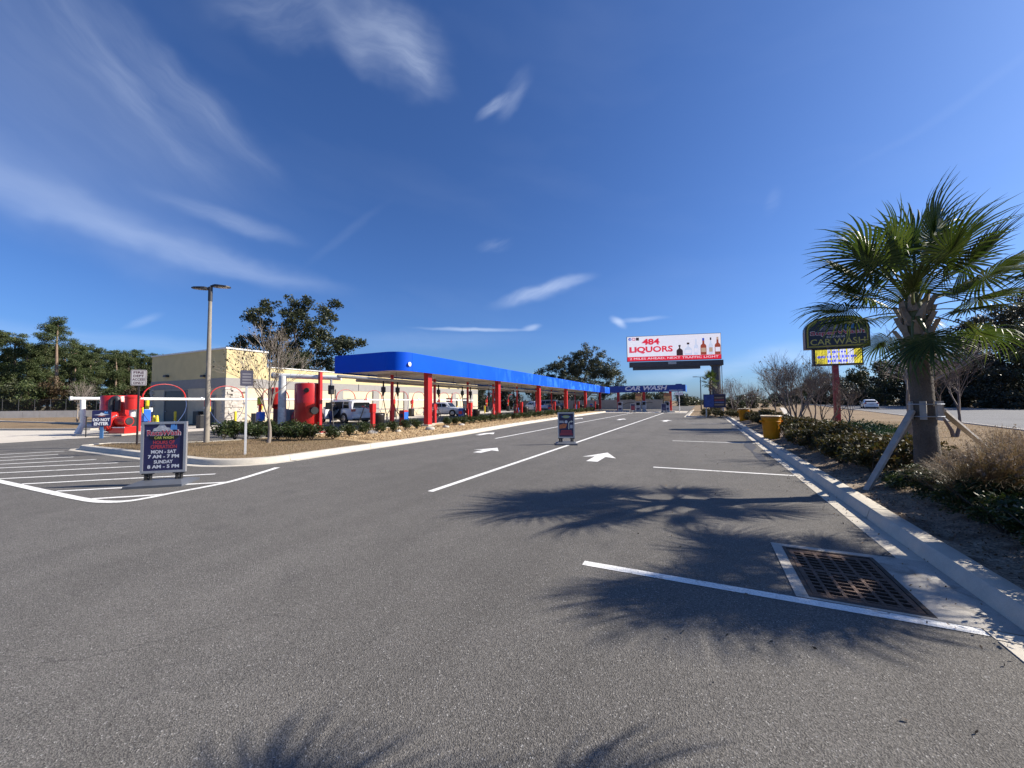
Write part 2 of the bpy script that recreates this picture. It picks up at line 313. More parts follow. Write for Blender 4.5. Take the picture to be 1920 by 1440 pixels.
M_green_far = ground_mat('field_grass', (0.14, 0.11, 0.055), (0.19, 0.15, 0.08), 0.15, 0.95, 20, 0.4, 0.3)
# ================================================================== THE SETTING
rnd = random.Random(7)
DX0, DX1, DY0, DY1 = 0.76, 1.46, 3.97, 5.12          # the drain opening
def sheet_with_hole(name, x0, x1, y0, y1, z, mat):
    mb = MB(); xs = [x0, DX0, DX1, x1]; ys = [y0, DY0, DY1, y1]
    vs = [(x, y, z) for y in ys for x in xs]; fs = []
    for j in range(3):
        for i in range(3):
            if i == 1 and j == 1: continue
            a = j * 4 + i; fs.append((a, a + 1, a + 5, a + 4))
    mb.add(vs, fs); return tag(mb.build(name, mat), kind='structure')
sheet_with_hole('ground', -1600, 1600, -1600, 1600, -0.03, M_green_far)
lot = sheet_with_hole('parking_lot', -60, 1.78, -30, 59, 0.0, M_asphalt)

def sweep(path, prof, closed_ends=True):
    """profile (offset to the left of travel, z) carried along a flat path"""
    P = [Vector((p[0], p[1])) for p in path]; k = len(P); n = len(prof); vs = []
    for i in range(k):
        a = (P[i] - P[i - 1]).normalized() if i > 0 else (P[1] - P[0]).normalized()
        b = (P[i + 1] - P[i]).normalized() if i < k - 1 else a
        t = (a + b).normalized(); nn = Vector((-t.y, t.x)); s = 1 / max(0.5, nn.dot(Vector((-a.y, a.x))))
        for o, z in prof: vs.append((P[i].x + nn.x * o * s, P[i].y + nn.y * o * s, z))
    fs = [(i * n + j, (i + 1) * n + j, (i + 1) * n + (j + 1) % n, i * n + (j + 1) % n) for i in range(k - 1) for j in range(n)]
    fs += [tuple(range(n)), tuple((k - 1) * n + j for j in range(n - 1, -1, -1))]
    return vs, fs
def resample(path, step):
    out = [Vector(path[0])]; acc = 0
    pts = [Vector(p) for p in path]; total = sum((pts[i + 1] - pts[i]).length for i in range(len(pts) - 1))
    n = max(1, round(total / step)); d = total / n; res = [pts[0]]; i = 0; pos = 0.0
    cum = [0]
    for a, b in zip(pts, pts[1:]): cum.append(cum[-1] + (b - a).length)
    for q in range(1, n + 1):
        s = q * d
        while i < len(cum) - 2 and cum[i + 1] < s - 1e-9: i += 1
        t = (s - cum[i]) / max(1e-9, cum[i + 1] - cum[i]); res.append(pts[i].lerp(pts[i + 1], min(1, t)))
    return res
def curb_run(name, path, prof, mat, piece=3.05, gap=0.016):
    root = bpy.data.objects.new(name, None); COL.objects.link(root); tag(root, kind='structure')
    P = resample(path, piece / 6)
    i = 0
    while i < len(P) - 1:
        seg = P[i:i + 7]
        if len(seg) < 2: break
        seg = [p.copy() for p in seg]
        seg[0] += (seg[1] - seg[0]).normalized() * gap / 2; seg[-1] += (seg[-2] - seg[-1]).normalized() * gap / 2
        vs, fs = sweep([(p.x, p.y) for p in seg], prof); mb = MB(); dz = rnd.uniform(-0.002, 0.002)
        mb.add([(v[0], v[1], v[2] + dz) for v in vs], fs); mb.build('curb_piece', mat, root, smooth=R_(35)); i += 6
    return root
def arc(cx, cy, r, a0, a1, n=8): return [(cx + r * math.cos(R_(a0 + (a1 - a0) * i / n)), cy + r * math.sin(R_(a0 + (a1 - a0) * i / n))) for i in range(n + 1)]
# right-hand kerb with its gutter pan, runs beside the parallel bays and turns left at the far end
prof_right = [(-0.0, 0.006), (-0.23, 0.003), (-0.262, 0.11), (-0.29, 0.135), (-0.45, 0.142), (-0.47, 0.13), (-0.47, -0.05), (0.0, -0.05)][::-1]
curb_run('curb_right', [(1.70, -5.0), (1.70, 3.76)], prof_right, M_concrete)
curb_run('curb_right', [(1.70, 3.765), (1.70, 38.6)] + arc(0.7, 38.6, 1.0, 0, 90)[1:] + [(-0.6, 39.6)] + arc(-0.6, 40.6, 1.0, 270, 180)[1:] + [(-1.6, 66)], prof_right, M_concrete)
# island kerb
isl_path = [(-20.9, 7.0)] + arc(-20.4, 6.35, 0.5, 180, 270, 5) + [(-18.0, 5.82), (-12.2, 5.70)] + arc(-11.9, 7.2, 1.45, 275, 350, 8) + [(-10.55, 9.0), (-10.6, 15.5), (-10.95, 19.5), (-11.4, 24.0), (-11.8, 31), (-12.1, 44), (-12.3, 57.5)]
prof_isl = [(-0.24, 0.006), (0.0, 0.004), (0.03, 0.115), (0.06, 0.142), (0.24, 0.148), (0.26, 0.13), (0.26, -0.05), (-0.24, -0.05)][::-1]
curb_run('curb_island', isl_path, prof_isl, M_concrete)
curb_run('curb_island', [(-17.0, 57.5), (-17.0, 12.5), (-17.4, 9.2), (-18.4, 8.0), (-20.9, 7.0)], prof_isl, M_concrete)
# raised beds
def flat(name, pts, z, mat, wobble=0.0, kind='structure'):
    mb = MB(); mb.poly([(p[0], p[1], z) for p in pts]); return tag(mb.build(name, mat), kind=kind)
flat('island_lawn', [(-20.75, 6.9), (-20.3, 6.1), (-18, 6.02), (-12.2, 5.9), (-11.2, 6.2), (-10.78, 7.2), (-10.75, 10.6), (-16.9, 12.2), (-17.4, 9.3), (-18.4, 8.2)], 0.125, M_turf)
flat('island_mulch_bed', [(-10.74, 10.55), (-10.8, 15.5), (-11.15, 19.5), (-11.6, 24), (-12.0, 31), (-12.3, 44), (-12.5, 57.4), (-16.85, 57.4), (-16.85, 12.2)], 0.122, M_mulch)
def bumpy(name, x0, x1, y0, y1, nx, ny, fz, mat):
    V = []; F = []
    for j in range(ny + 1):
        for i in range(nx + 1):
            x = x0 + (x1 - x0) * i / nx; y = y0 + (y1 - y0) * j / ny; V.append((x, y, fz(x, y)))
    for j in range(ny):
        for i in range(nx): a = j * (nx + 1) + i; F.append((a, a + 1, a + nx + 2, a + nx + 1))
    o = link(name, np_mesh(name, V, F, mat)); o.data.shade_smooth(); return tag(o, kind='structure')
def bed_h(x, y):
    up = max(0, min(1, (x - 2.16) / 1.1)); dn = max(0, min(1, (6.2 - x) / 1.6)); m = (up * up * (3 - 2 * up)) * (dn * dn * (3 - 2 * dn)); s = math.sin(x * 3.1 + y * 1.3) * math.sin(y * 2.3 - x) * 0.02 + math.sin(x * 7.7 - y * 5.1) * 0.008
    return 0.10 + 0.17 * m + s * min(1, (x - 2.16) * 3) * min(1, max(0, 6.2 - x))
bumpy('planting_bed', 2.16, 6.2, -4, 39.0, 44, 300, bed_h, M_soil)
flat('planting_bed_end', [(-1.18, 66), (-1.18, 41), (-0.6, 40.05), (1.2, 39.55), (2.16, 38.99), (6.2, 38.99), (9, 66)], 0.12, M_turf)
# lawn, pavement and highway on the right, running a few degrees off the site
def road_x(y, off=0.0): return 9.7 + 0.135 * y + off
def band(name, o0, o1, z, mat, y0=-120, y1=900):
    return flat(name, [(road_x(y0, o0), y0), (road_x(y0, o1), y0), (road_x(y1, o1), y1), (road_x(y1, o0), y1)], z, mat)
flat('verge_lawn', [(6.19, -40), (road_x(-40, -0.1), -40), (road_x(66, -0.1), 66), (6.19, 66)], 0.07, M_turf)
flat('verge_lawn_far', [(-40, 66), (road_x(66, -0.1), 66), (road_x(500, -0.1), 500), (-40, 500)], -0.012, M_turf)
curb_run('road_curb', [(road_x(-30), -30), (road_x(200), 200)], [(-0.45, 0.0), (-0.12, -0.005), (-0.08, 0.12), (0.12, 0.13), (0.14, -0.05), (-0.45, -0.05)], M_concrete, piece=12)
band('highway', 0.4, 17.0, -0.006, M_asphalt_road)
band('far_verge', 17.0, 60.0, 0.0, M_turf)
flat('sidewalk', [tuple(G(1462, 765)[:2]), tuple(G(1470, 765)[:2]), tuple(G(1492, 786)[:2]), tuple(G(1476, 786)[:2])], 0.075, M_concrete)
dv = [G(1600, 768), G(1622, 775), G(1640, 783.5), G(1650, 783.5), G(1630, 774)]
# concrete drive and pads on the left, service lane
flat('concrete_apron', [(-27.2, 4.4), (-27.4, 58), (-33.6, 58), (-33.6, 13), (-35.5, 10.4), (-44, 7.4), (-62, 9.2), (-62, 4.4)], 0.005, M_apron)
flat('service_lawn', [(-35.7, 10.6), (-35.7, 15.4), (-60, 17), (-140, 30), (-140, 8), (-62, 9.3), (-44, 7.6)], 0.03, M_turf)
curb_run('service_curb', [(-62, 9.3), (-44, 7.5), (-35.6, 10.5), (-35.6, 15.4)], [(0.0, 0.12), (0.16, 0.12), (0.16, -0.03), (0, -0.03)], M_concrete, piece=4)
flat('back_lawn', [(-200, 8), (-62, 9.25), (-62, 60), (-200, 90)], 0.02, M_turf)
curb_run('back_curb', [(-110, 15.0), (-62, 12.6), (-46, 13.8)], [(0.0, 0.14), (0.2, 0.14), (0.2, -0.03), (0, -0.03)], M_concrete, piece=4)
flat('pay_apron', [(-12.2, 52.6), (-12.4, 62), (-1.9, 62), (-1.75, 52.6)], 0.006, M_apron)
flat('exit_lane', [(-60, 58.99), (-1.7, 58.99), (-1.7, 120), (-60, 120)], -0.008, M_asphalt)
# ------------------------------------------------------------------ paint on the asphalt (parts of the lot)
def paint_line(pts, w, z=0.005, name='painted_line'):
    mb = MB(); mb.strip(pts, w, z); return mb.build(name, M_white_paint, lot)
paint_line([(-4.43, 5.70), (-4.40, 30), (-4.45, 53.2)], 0.125)
paint_line([(-8.15, 15.0), (-8.2, 30), (-8.2, 53.8)], 0.125)
for y in (3.83, 9.95, 16.7, 23.3, 30.0): paint_line([(-1.10, y), (0.3, y + 0.01), (1.69, y + 0.03)], 0.105, z=0.004)
def arrow(x, y0, L, w):
    mb = MB(); s = 0.16 * w; hl = L * 0.50; y1 = y0 + L; hw = 0.5 * w
    mb.add([(x - s, y0, .005), (x + s, y0, .005), (x + s, y1 - hl, .005), (x - s, y1 - hl, .005), (x - hw, y1 - hl * 1.18, .005), (x, y1, .005), (x + hw, y1 - hl * 1.18, .005), (x, y1 - hl, .005)],
           [(0, 1, 2, 7, 3), (4, 3, 7, 5), (7, 2, 6, 5)]); mb.build('painted_arrow', M_white_paint, lot)
for px0, py0, px1, py1 in ((1112, 865.5, 1137, 848.8), (890, 848.5, 937, 840), (896, 816, 927, 811)):
    a = G(px0, py0); b = G(px1, py1); arrow((a.x + b.x) / 2, a.y, b.y - a.y, 0.95)
arrow(-6.3, 33.0, 2.6, 0.95); arrow(-2.6, 31.5, 2.6, 0.95); arrow(-10.2, 33.4, 2.6, 0.95)
hat = [((0, 852.5), (120, 846)), ((0, 858.5), (109, 852)), ((0, 864), (138, 857)), ((0, 870.8), (180, 861.7)), ((0, 877.8), (221, 868)), ((0, 887), (300, 872.5)), ((0, 898), (345, 881)),
       ((39, 908), (403.6, 889)), ((104, 921.5), (422, 904.6)), ((169, 936), (312.5, 927))]
for a, b in hat:
    p, q = G(*a), G(*b); d = (p - q).normalized()
    if a[0] == 0: p = p + d * 3.0
    paint_line([p[:2], q[:2]], 0.10)
def smooth(pts, n=6):
    out = []
    for i in range(len(pts) - 1):
        p0 = pts[max(i - 1, 0)]; p1 = pts[i]; p2 = pts[i + 1]; p3 = pts[min(i + 2, len(pts) - 1)]
        for q in range(n):
            t = q / n; out.append(tuple(0.5 * (2 * p1[k] + (p2[k] - p0[k]) * t + (2 * p0[k] - 5 * p1[k] + 4 * p2[k] - p3[k]) * t * t + (3 * p1[k] - p0[k] - 3 * p2[k] + p3[k]) * t ** 3) for k in range(len(p1))))
    out.append(tuple(pts[-1])); return out
brd = [G(*p)[:2] for p in ((0, 903), (100, 925), (167, 938.5), (205, 941.5), (240, 940), (275, 934.5), (320, 925.5), (427, 904.6), (500, 883.5), (520, 877))]
brd = [(brd[0][0] - 4.0, brd[0][1] - 0.1)] + [tuple(p) for p in brd]
paint_line(smooth(brd), 0.14, 0.0075)
# wet stains left of the kerb
for k, pl in enumerate(([(1383, 812), (1400, 822), (1395, 835), (1408, 845), (1420, 860), (1436, 866), (1428, 852), (1412, 846), (1418, 838), (1408, 828), (1400, 816)], [(1370, 800), (1384, 797), (1392, 803), (1380, 809)])):
    mb = MB(); pts = smooth([tuple(G(*p, 0.0045)) for p in pl + pl[:1]], 4)[:-1]; mb.poly(pts)
    mb.build('damp_stain', pm('damp_asphalt', (0.060, 0.058, 0.056), 0.62, var=0.25, scale=6, fine=0.3, fscale=300), lot)
# ------------------------------------------------------------------ storm drain
dr = thing('storm_drain', 'rusty cast iron storm drain grate in a concrete frame beside the kerb', 'drain')
mb = MB(); ox0, ox1, oy0, oy1, zc = 0.64, 1.93, 3.905, 5.24, 0.007
xs = [ox0, DX0, DX1, ox1]; ys = [oy0, DY0, DY1, oy1]; vs = [(x, y, zc) for y in ys for x in xs]
mb.add(vs, [(j * 4 + i, j * 4 + i + 1, j * 4 + i + 5, j * 4 + i + 4) for j in range(3) for i in range(3) if not (i == 1 and j == 1)])
mb.build('concrete_frame', M_conc_dark, dr)
mb = MB()
mb.bbox(DX0 - .05, DX0, DY0 - .05, DY1 + .05, -0.9, -0.004); mb.bbox(DX1, DX1 + .05, DY0 - .05, DY1 + .05, -0.9, -0.004); mb.bbox(DX0, DX1, DY0 - .05, DY0, -0.9, -0.004); mb.bbox(DX0, DX1, DY1, DY1 + .05, -0.9, -0.004); mb.bbox(DX0 - .05, DX1 + .05, DY0 - .05, DY1 + .05, -0.95, -0.9)
mb.build('catch_basin', pm('basin', (0.10, 0.09, 0.08), 0.9, var=0.3), dr)
M_rust = pm('rusty_iron', (0.105, 0.062, 0.042), 0.75, 0.15, var=0.35, scale=7, bump=0.5, bscale=90, dirt=0.5, dirtcol=(0.12, 0.06, 0.035), fine=0.25, fscale=150)
M_lid = pm('frame_iron', (0.05, 0.035, 0.028), 0.8, 0.1, var=0.3, scale=8, bump=0.3)
mb = MB(); gx0, gx1, gy0, gy1 = DX0 + .012, DX1 - .012, DY0 + .012, DY1 - .012; ncol, nrow = 6, 15; bz0, bz1 = -0.035, 0.004
colw = (gx1 - gx0) / ncol; roww = (gy1 - gy0) / nrow
for i in range(ncol + 1):
    x = gx0 + i * colw; w = 0.026 if 0 < i < ncol else 0.04; xx = min(max(x, gx0 + w / 2), gx1 - w / 2); mb.bbox(xx - w / 2, xx + w / 2, gy0, gy1, bz0, bz1)
for j in range(nrow + 1):
    y = gy0 + j * roww; w = 0.021 if j not in (0, 8, nrow) else 0.055; yy = min(max(y, gy0 + w / 2), gy1 - w / 2); mb.bbox(gx0 + .04, gx1 - .04, yy - w / 2, yy + w / 2, bz0 + .001, bz1 - .0015)
mb.build('grate', M_rust, dr)
mb = MB()
for a in ((DX0 - .028, DX0 + .006, DY0 - .028, DY1 + .028), (DX1 - .006, DX1 + .028, DY0 - .028, DY1 + .028), (DX0 + .006, DX1 - .006, DY0 - .028, DY0 + .006), (DX0 + .006, DX1 - .006, DY1 - .006, DY1 + .028)): mb.bbox(a[0], a[1], a[2], a[3], -0.05, 0.0095)
mb.build('grate_rim', M_lid, dr)
# ================================================================== LETTERING
def text_geo(s, w=None, h=None, bold=0.0, shear=0.0, spacing=1.0):
    cu = bpy.data.curves.new('txt', 'FONT'); cu.body = s; cu.align_x = 'CENTER'; cu.offset = bold; cu.shear = shear; cu.space_character = spacing; cu.resolution_u = 3; cu.fill_mode = 'FRONT'
    o = bpy.data.objects.new('txt', cu); COL.objects.link(o); dg = bpy.context.evaluated_depsgraph_get(); me = bpy.data.meshes.new_from_object(o.evaluated_get(dg))
    V = np.array([v.co[:2] for v in me.vertices]) if len(me.vertices) else np.zeros((1, 2)); F = [tuple(p.vertices) for p in me.polygons]
    bpy.data.objects.remove(o); bpy.data.curves.remove(cu); bpy.data.meshes.remove(me)
    lo, hi = V.min(0), V.max(0); V = V - (lo + hi) / 2; size = np.maximum(hi - lo, 1e-6)
    sx = w / size[0] if w else h / size[1]; sy = h / size[1] if h else w / size[0]
    return V * (sx, sy), F
def lettering(parent, s, cx, cz, y, mat, w=None, h=None, bold=0.0, shear=0.0, rot=0.0, spacing=1.0, name='lettering'):
    """flat letters on a face that looks towards -y of its sign"""
    V, F = text_geo(s, w, h, bold, shear, spacing); c, sn = math.cos(rot), math.sin(rot)
    mb = MB(); mb.add([(cx + a * c - b * sn, y, cz + a * sn + b * c) for a, b in V], F); return mb.build(name, mat, parent)
M_red = pm('red_enamel', (0.50, 0.018, 0.014), 0.35, var=0.14, scale=1.5, dirt=0.25, dirtcol=(0.30, 0.03, 0.02), coat=0.25)
M_red2 = pm('red_post_paint', (0.46, 0.016, 0.016), 0.42, var=0.12, scale=1.2, dirt=0.2, dirtcol=(0.32, 0.05, 0.04))
M_wpvc = pm('white_pipe', (0.74, 0.74, 0.72), 0.45, var=0.06, dirt=0.25, dirtcol=(0.45, 0.43, 0.40))
M_gpipe = pm('grey_pipe', (0.42, 0.42, 0.42), 0.5, 0.3, var=0.1)
M_black = pm('black_plastic', (0.012, 0.012, 0.013), 0.5, var=0.3)
M_dgrey = pm('dark_grey_metal', (0.05, 0.05, 0.055), 0.5, 0.3, var=0.2)
M_grey = pm('galvanised', (0.42, 0.43, 0.44), 0.42, 0.6, var=0.12, dirt=0.2)
M_yellow = pm('safety_yellow', (0.72, 0.55, 0.02), 0.45, var=0.1, dirt=0.2, dirtcol=(0.35, 0.25, 0.05))
M_navy = pm('navy_vinyl', (0.020, 0.022, 0.085), 0.45, var=0.12, scale=2)
M_bluepl = pm('blue_plastic', (0.02, 0.13, 0.55), 0.4, var=0.12, dirt=0.15)
M_white = pm('white_vinyl', (0.80, 0.80, 0.80), 0.5, var=0.04)
M_redv = pm('red_vinyl', (0.55, 0.06, 0.07), 0.5, var=0.06)
M_yelv = pm('yellow_vinyl', (0.62, 0.54, 0.12), 0.5, var=0.06)
M_glass = pm('dark_glass', (0.012, 0.014, 0.016), 0.06, var=0.2, spec=0.25)
# ================================================================== VACUUM CANOPY (long blue one)
def canopy_fascia_mat():
    m = pm('canopy_blue', (0.002, 0.085, 0.64), 0.55, var=0.06, scale=0.6, spec=0.12)
    nt = m.node_tree; N = nt.nodes; L = nt.links; b = N['Principled BSDF']; src = b.inputs['Base Color'].links[0].from_socket
    g = N.new('ShaderNodeNewGeometry'); mp = N.new('ShaderNodeMapping'); mp.inputs['Scale'].default_value = (1, 0.9, 0.55); L.new(g.outputs['Position'], mp.inputs[0])
    n = N.new('ShaderNodeTexNoise'); n.inputs['Scale'].default_value = 0.9; n.inputs['Detail'].default_value = 7; n.inputs['Roughness'].default_value = 0.65; n.inputs['Distortion'].default_value = 0.6; L.new(mp.outputs[0], n.inputs[0])
    s = N.new('ShaderNodeSeparateXYZ'); L.new(g.outputs['Position'], s.inputs[0])
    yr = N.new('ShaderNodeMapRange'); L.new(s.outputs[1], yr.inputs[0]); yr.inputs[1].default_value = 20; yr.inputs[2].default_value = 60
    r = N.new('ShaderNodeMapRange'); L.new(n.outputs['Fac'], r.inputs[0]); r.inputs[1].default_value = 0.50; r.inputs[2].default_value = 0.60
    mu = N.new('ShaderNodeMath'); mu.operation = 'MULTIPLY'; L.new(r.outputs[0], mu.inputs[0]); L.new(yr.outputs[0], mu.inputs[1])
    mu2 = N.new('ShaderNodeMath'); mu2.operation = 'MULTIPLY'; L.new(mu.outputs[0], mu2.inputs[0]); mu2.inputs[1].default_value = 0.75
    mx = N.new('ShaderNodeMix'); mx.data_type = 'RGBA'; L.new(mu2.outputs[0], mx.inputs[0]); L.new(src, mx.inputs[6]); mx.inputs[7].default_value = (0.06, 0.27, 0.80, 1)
    L.new(mx.outputs[2], b.inputs['Base Color']); return m
M_cblue = canopy_fascia_mat()
M_soffit = pm('soffit_white', (0.66, 0.66, 0.64), 0.55, var=0.08, scale=0.8, dirt=0.25, dirtcol=(0.4, 0.38, 0.34))
CY0, CY1, CX0, CX1 = 16.75, 72.8, -20.35, -15.15
def cz(y): return -0.0087 * (y - CY0)
vc = thing('vacuum_canopy', 'long blue flat canopy on red columns over the vacuum bays', 'canopy')
def fpanel(p, q, zb=3.43, zt=4.51, th=0.06):
    d = (Vector(q) - Vector(p)).normalized(); n = Vector((-d.y, d.x)) * th          # inward
    mb = MB(); P = [Vector(p), Vector(q), Vector(q) + n, Vector(p) + n]
    vs = [(a.x, a.y, zb + cz(a.y)) for a in P] + [(a.x, a.y, zt + cz(a.y)) for a in P]
    mb.add(vs, [(3, 2, 1, 0), (4, 5, 6, 7), (0, 1, 5, 4), (1, 2, 6, 5), (2, 3, 7, 6), (3, 0, 4, 7)]); return mb
RC = 1.05
ys = [CY0 + RC]
while ys[-1] < CY1 - RC - 0.1: ys.append(min(CY1 - RC, ys[-1] + 6.05))
for a, b in zip(ys, ys[1:]): fpanel((CX1, a + 0.013), (CX1, b - 0.013)).build('fascia_panel', M_cblue, vc)
yl = [CY0 + 0.1 + i * (CY1 - CY0 - 0.2) / 9 for i in range(10)]
for a, b in zip(yl, yl[1:]): fpanel((CX0, b - 0.004), (CX0, a + 0.004)).build('fascia_panel', M_cblue, vc)
fpanel((CX0, CY0), (CX1 - RC - 0.004, CY0)).build('fascia_panel', M_cblue, vc); fpanel((CX1 - RC - 0.004, CY1), (CX0, CY1)).build('fascia_panel', M_cblue, vc)
for cx, cy, a0, a1 in ((CX1 - RC, CY0 + RC, -90, 0), (CX1 - RC, CY1 - RC, 0, 90)):
    mb = MB(); A = arc(cx, cy, RC, a0, a1, 14); B = arc(cx, cy, RC - 0.06, a0, a1, 14); k = len(A)
    vs = [(x, y, 3.43 + cz(y)) for x, y in A] + [(x, y, 4.51 + cz(y)) for x, y in A] + [(x, y, 3.43 + cz(y)) for x, y in B] + [(x, y, 4.51 + cz(y)) for x, y in B]; fs = []
    for i in range(k - 1): fs += [(i, i + 1, k + i + 1, k + i), (2 * k + i + 1, 2 * k + i, 3 * k + i, 3 * k + i + 1), (k + i, k + i + 1, 3 * k + i + 1, 3 * k + i), (i + 1, i, 2 * k + i, 2 * k + i + 1)]
    mb.add(vs, fs); mb.build('fascia_corner', M_cblue, vc, smooth=R_(40))
out_in = [(CX0 + .07, CY0 + .07), (CX1 - RC, CY0 + .07)] + arc(CX1 - RC, CY0 + RC, RC - .07, -90, 0, 8)[1:] + arc(CX1 - RC, CY1 - RC, RC - .07, 0, 90, 8) + [(CX0 + .07, CY1 - .07)]
mb = MB(); mb.poly([(x, y, 4.40 + cz(y)) for x, y in out_in]); mb.build('roof_deck', M_soffit, vc)
yy = CY0 + 0.08                                           # soffit of wide metal pans across the canopy
while yy < CY1 - 0.3:
    y2 = min(yy + 1.22, CY1 - 0.08); inset = RC - math.sqrt(max(0, RC * RC - (RC - (yy - CY0)) ** 2)) if yy - CY0 < RC else 0.0
    if CY1 - y2 < RC: inset = max(inset, 0.6)
    mb = MB(); x0, x1 = CX0 + .065, CX1 - .065 - inset
    mb.add([(x0, yy + .008, 3.52 + cz(yy)), (x1, yy + .008, 3.52 + cz(yy)), (x1, y2 - .008, 3.52 + cz(y2)), (x0, y2 - .008, 3.52 + cz(y2)), (x0, yy + .008, 3.56 + cz(yy)), (x1, yy + .008, 3.56 + cz(yy)), (x1, y2 - .008, 3.56 + cz(y2)), (x0, y2 - .008, 3.56 + cz(y2))],
           [(3, 2, 1, 0), (4, 5, 6, 7), (0, 1, 5, 4), (1, 2, 6, 5), (2, 3, 7, 6), (3, 0, 4, 7)]); mb.build('soffit_panel', M_soffit, vc); yy += 1.22
COLS_Y = [19.86, 29.26, 38.5, 47.75, 56.9, 66.15]
for y in COLS_Y:
    mb = MB(); mb.bevbox((-15.62, y, (3.51 + cz(y) + .1) / 2), (0.34, 0.42, 3.51 + cz(y) - .1), 0.02); mb.build('column', M_red2, vc)
    mb = MB(); mb.bevbox((-15.62, y, 0.15), (0.62, 0.7, 0.12), 0.02); mb.build('column_footing', M_concrete, vc)
    mb = MB(); mb.box((-17.7, y, 3.42 + cz(y)), (4.2, 0.22, 0.14)); mb.build('cross_beam', M_soffit, vc)
for y in [18.2 + 4.6 * i for i in range(12)]:
    mb = MB(); mb.lathe([(0.23, 0), (0.23, -.05), (0.2, -.07)], (-17.5, y, 3.52 + cz(y)), 16); mb.build('soffit_lamp', M_white, vc)
mb = MB(); mb.lathe([(0.13, 0), (0.13, 0.02), (0.05, 0.05)], (0, 0, 0), 14, M=Matrix.Rotation(R_(90), 3, 'Y')); o = mb.build('fascia_button', M_white, vc); o.location = onX(768, 683, CX1 + 0.005)
for x in (-17.0, -19.3):                                   # suction pipes slung under the canopy
    mb = MB(); mb.tube([(x, 14.2 if x > -18 else 17.5, 3.0), (x, 40, 2.8), (x, 72, 2.55)], 0.085, 10); mb.build('suction_pipe', M_gpipe, vc, smooth=True)
    y = 18.5
    while y < 71: mb = MB(); mb.tube([(x, y, 3.53 + cz(y)), (x, y, 3.0 - 0.0083 * (y - 14))], 0.012, 5); mb.build('hanger_rod', M_dgrey, vc); y += 3.1
# ================================================================== VACUUM STATIONS under the canopy
M_hose = pm('black_hose', (0.018, 0.018, 0.020), 0.45, var=0.2)
def catenary(a, b, sag, n=14):
    a, b = Vector(a), Vector(b); return [a.lerp(b, i / n) - Vector((0, 0, sag * math.sin(math.pi * i / n) ** 0.9)) for i in range(n + 1)]
def vac_station():
    r = thing('vacuum_station', 'vacuum station', 'vacuum', group='vacuum stations under the blue canopy')
    mb = MB(); mb.bevbox((0, 0, 2.15), (0.13, 0.16, 2.4), 0.01); mb.build('drop_post', M_red2, r)
    mb = MB(); mb.bevbox((0, 0, 0.62), (0.2, 0.22, 1.25), 0.015); mb.build('lower_post', M_red2, r)
    for s in (-1, 1):
        mb = MB(); mb.bevbox((-0.12, s * 0.62, 2.42), (0.2, 0.22, 0.34), 0.04); mb.tube([(-0.12, s * 0.62, 2.58), (-0.12, s * 0.62, 2.98)], 0.05, 8); mb.tube([(-0.12, s * 0.62, 2.3), (-0.12, s * 0.66, 2.02)], [0.09, 0.05], 8); mb.build('hose_swivel', M_black, r)
        pts = [(-0.12, s * 0.66, 2.05), (-0.05, s * 0.60, 1.5), (0.0, s * 0.40, 0.7), (0.05, s * 0.1, 0.25), (0.08, -s * 0.25, 0.14), (0.1, -s * 0.5, 0.35), (0.1, -s * 0.55, 0.8), (0.06, -s * 0.2, 1.2)]
        mb = MB(); mb.tube(smooth([tuple(p) for p in pts], 5), 0.026, 7); mb.build('hose', M_hose, r, smooth=True)
        mb = MB(); mb.tube([(0.06, -s * 0.2, 1.12), (0.05, -s * 0.12, 1.5)], [0.035, 0.055], 8); mb.build('nozzle', M_red, r)
    return r
vs0 = vac_station(); first = True
names = ['nearest the red separator tank', 'second along the hedge', 'third along the hedge', 'fourth along the hedge', 'fifth along the hedge', 'sixth along the hedge', 'seventh along the hedge', 'eighth along the hedge', 'ninth along the hedge', 'last, by the pay canopy']
VY = [onX(p, 760, -17.5).y for p in (735, 815, 877, 925)] + [onX(960 + 0, 760, -17.5).y]
VY = VY[:4] + [VY[3] + 5.2 * k for k in range(1, 7)]
for i, y in enumerate(VY):
    o = vs0 if i == 0 else copy_tree(vs0)
    place(o, (-17.5, y, -0.0083 * (y - 18)), 0, 'red vacuum post with hanging black hoses under the canopy, ' + names[i])
def litter_bin(h=0.98):
    r = thing('litter_bin', 'bin', 'bin', group='black litter bins along the vacuum bays')
    mb = MB(); mb.lathe([(0.26, 0.0), (0.27, 0.03), (0.31, h - .08), (0.33, h - .08), (0.33, h), (0.29, h), (0.27, h - .3), (0.24, 0.06)], n=18); mb.build('bin_shell', M_black, r, smooth=R_(40))
    mb = MB(); mb.lathe([(0.27, 0.03), (0.315, h - 0.06), (0.34, h + .005), (0.345, h - 0.14), (0.325, h - .2), (0.30, 0.2)], n=18); mb.build('bin_liner', pm('bin_liner', (0.02, 0.02, 0.022), 0.3, var=0.3, bump=0.6, bscale=12), r, smooth=True)
    return r
def vend_tower(colL, colR):
    r = thing('towel_dispenser', 'tower', 'dispenser', group='red and blue towel towers along the vacuum bays')
    mb = MB(); mb.bevbox((0, 0, 0.50), (0.42, 0.44, 1.0), 0.02); mb.build('cabinet', colL, r)
    mb = MB(); mb.bbox(0.212, 0.222, -0.2, 0.2, 0.04, 0.97); mb.build('side_panel', colR, r)
    mb = MB(); mb.bbox(-0.16, 0.16, -0.232, -0.222, 0.60, 0.86); mb.build('notice', M_redv if colL is not M_red else M_navy, r)
    mb = MB(); mb.prism_y([(-.22, 1.0), (.22, 1.0), (.16, 1.09), (-.16, 1.09)], -.2, .2); mb.build('cap', colL, r)
    return r
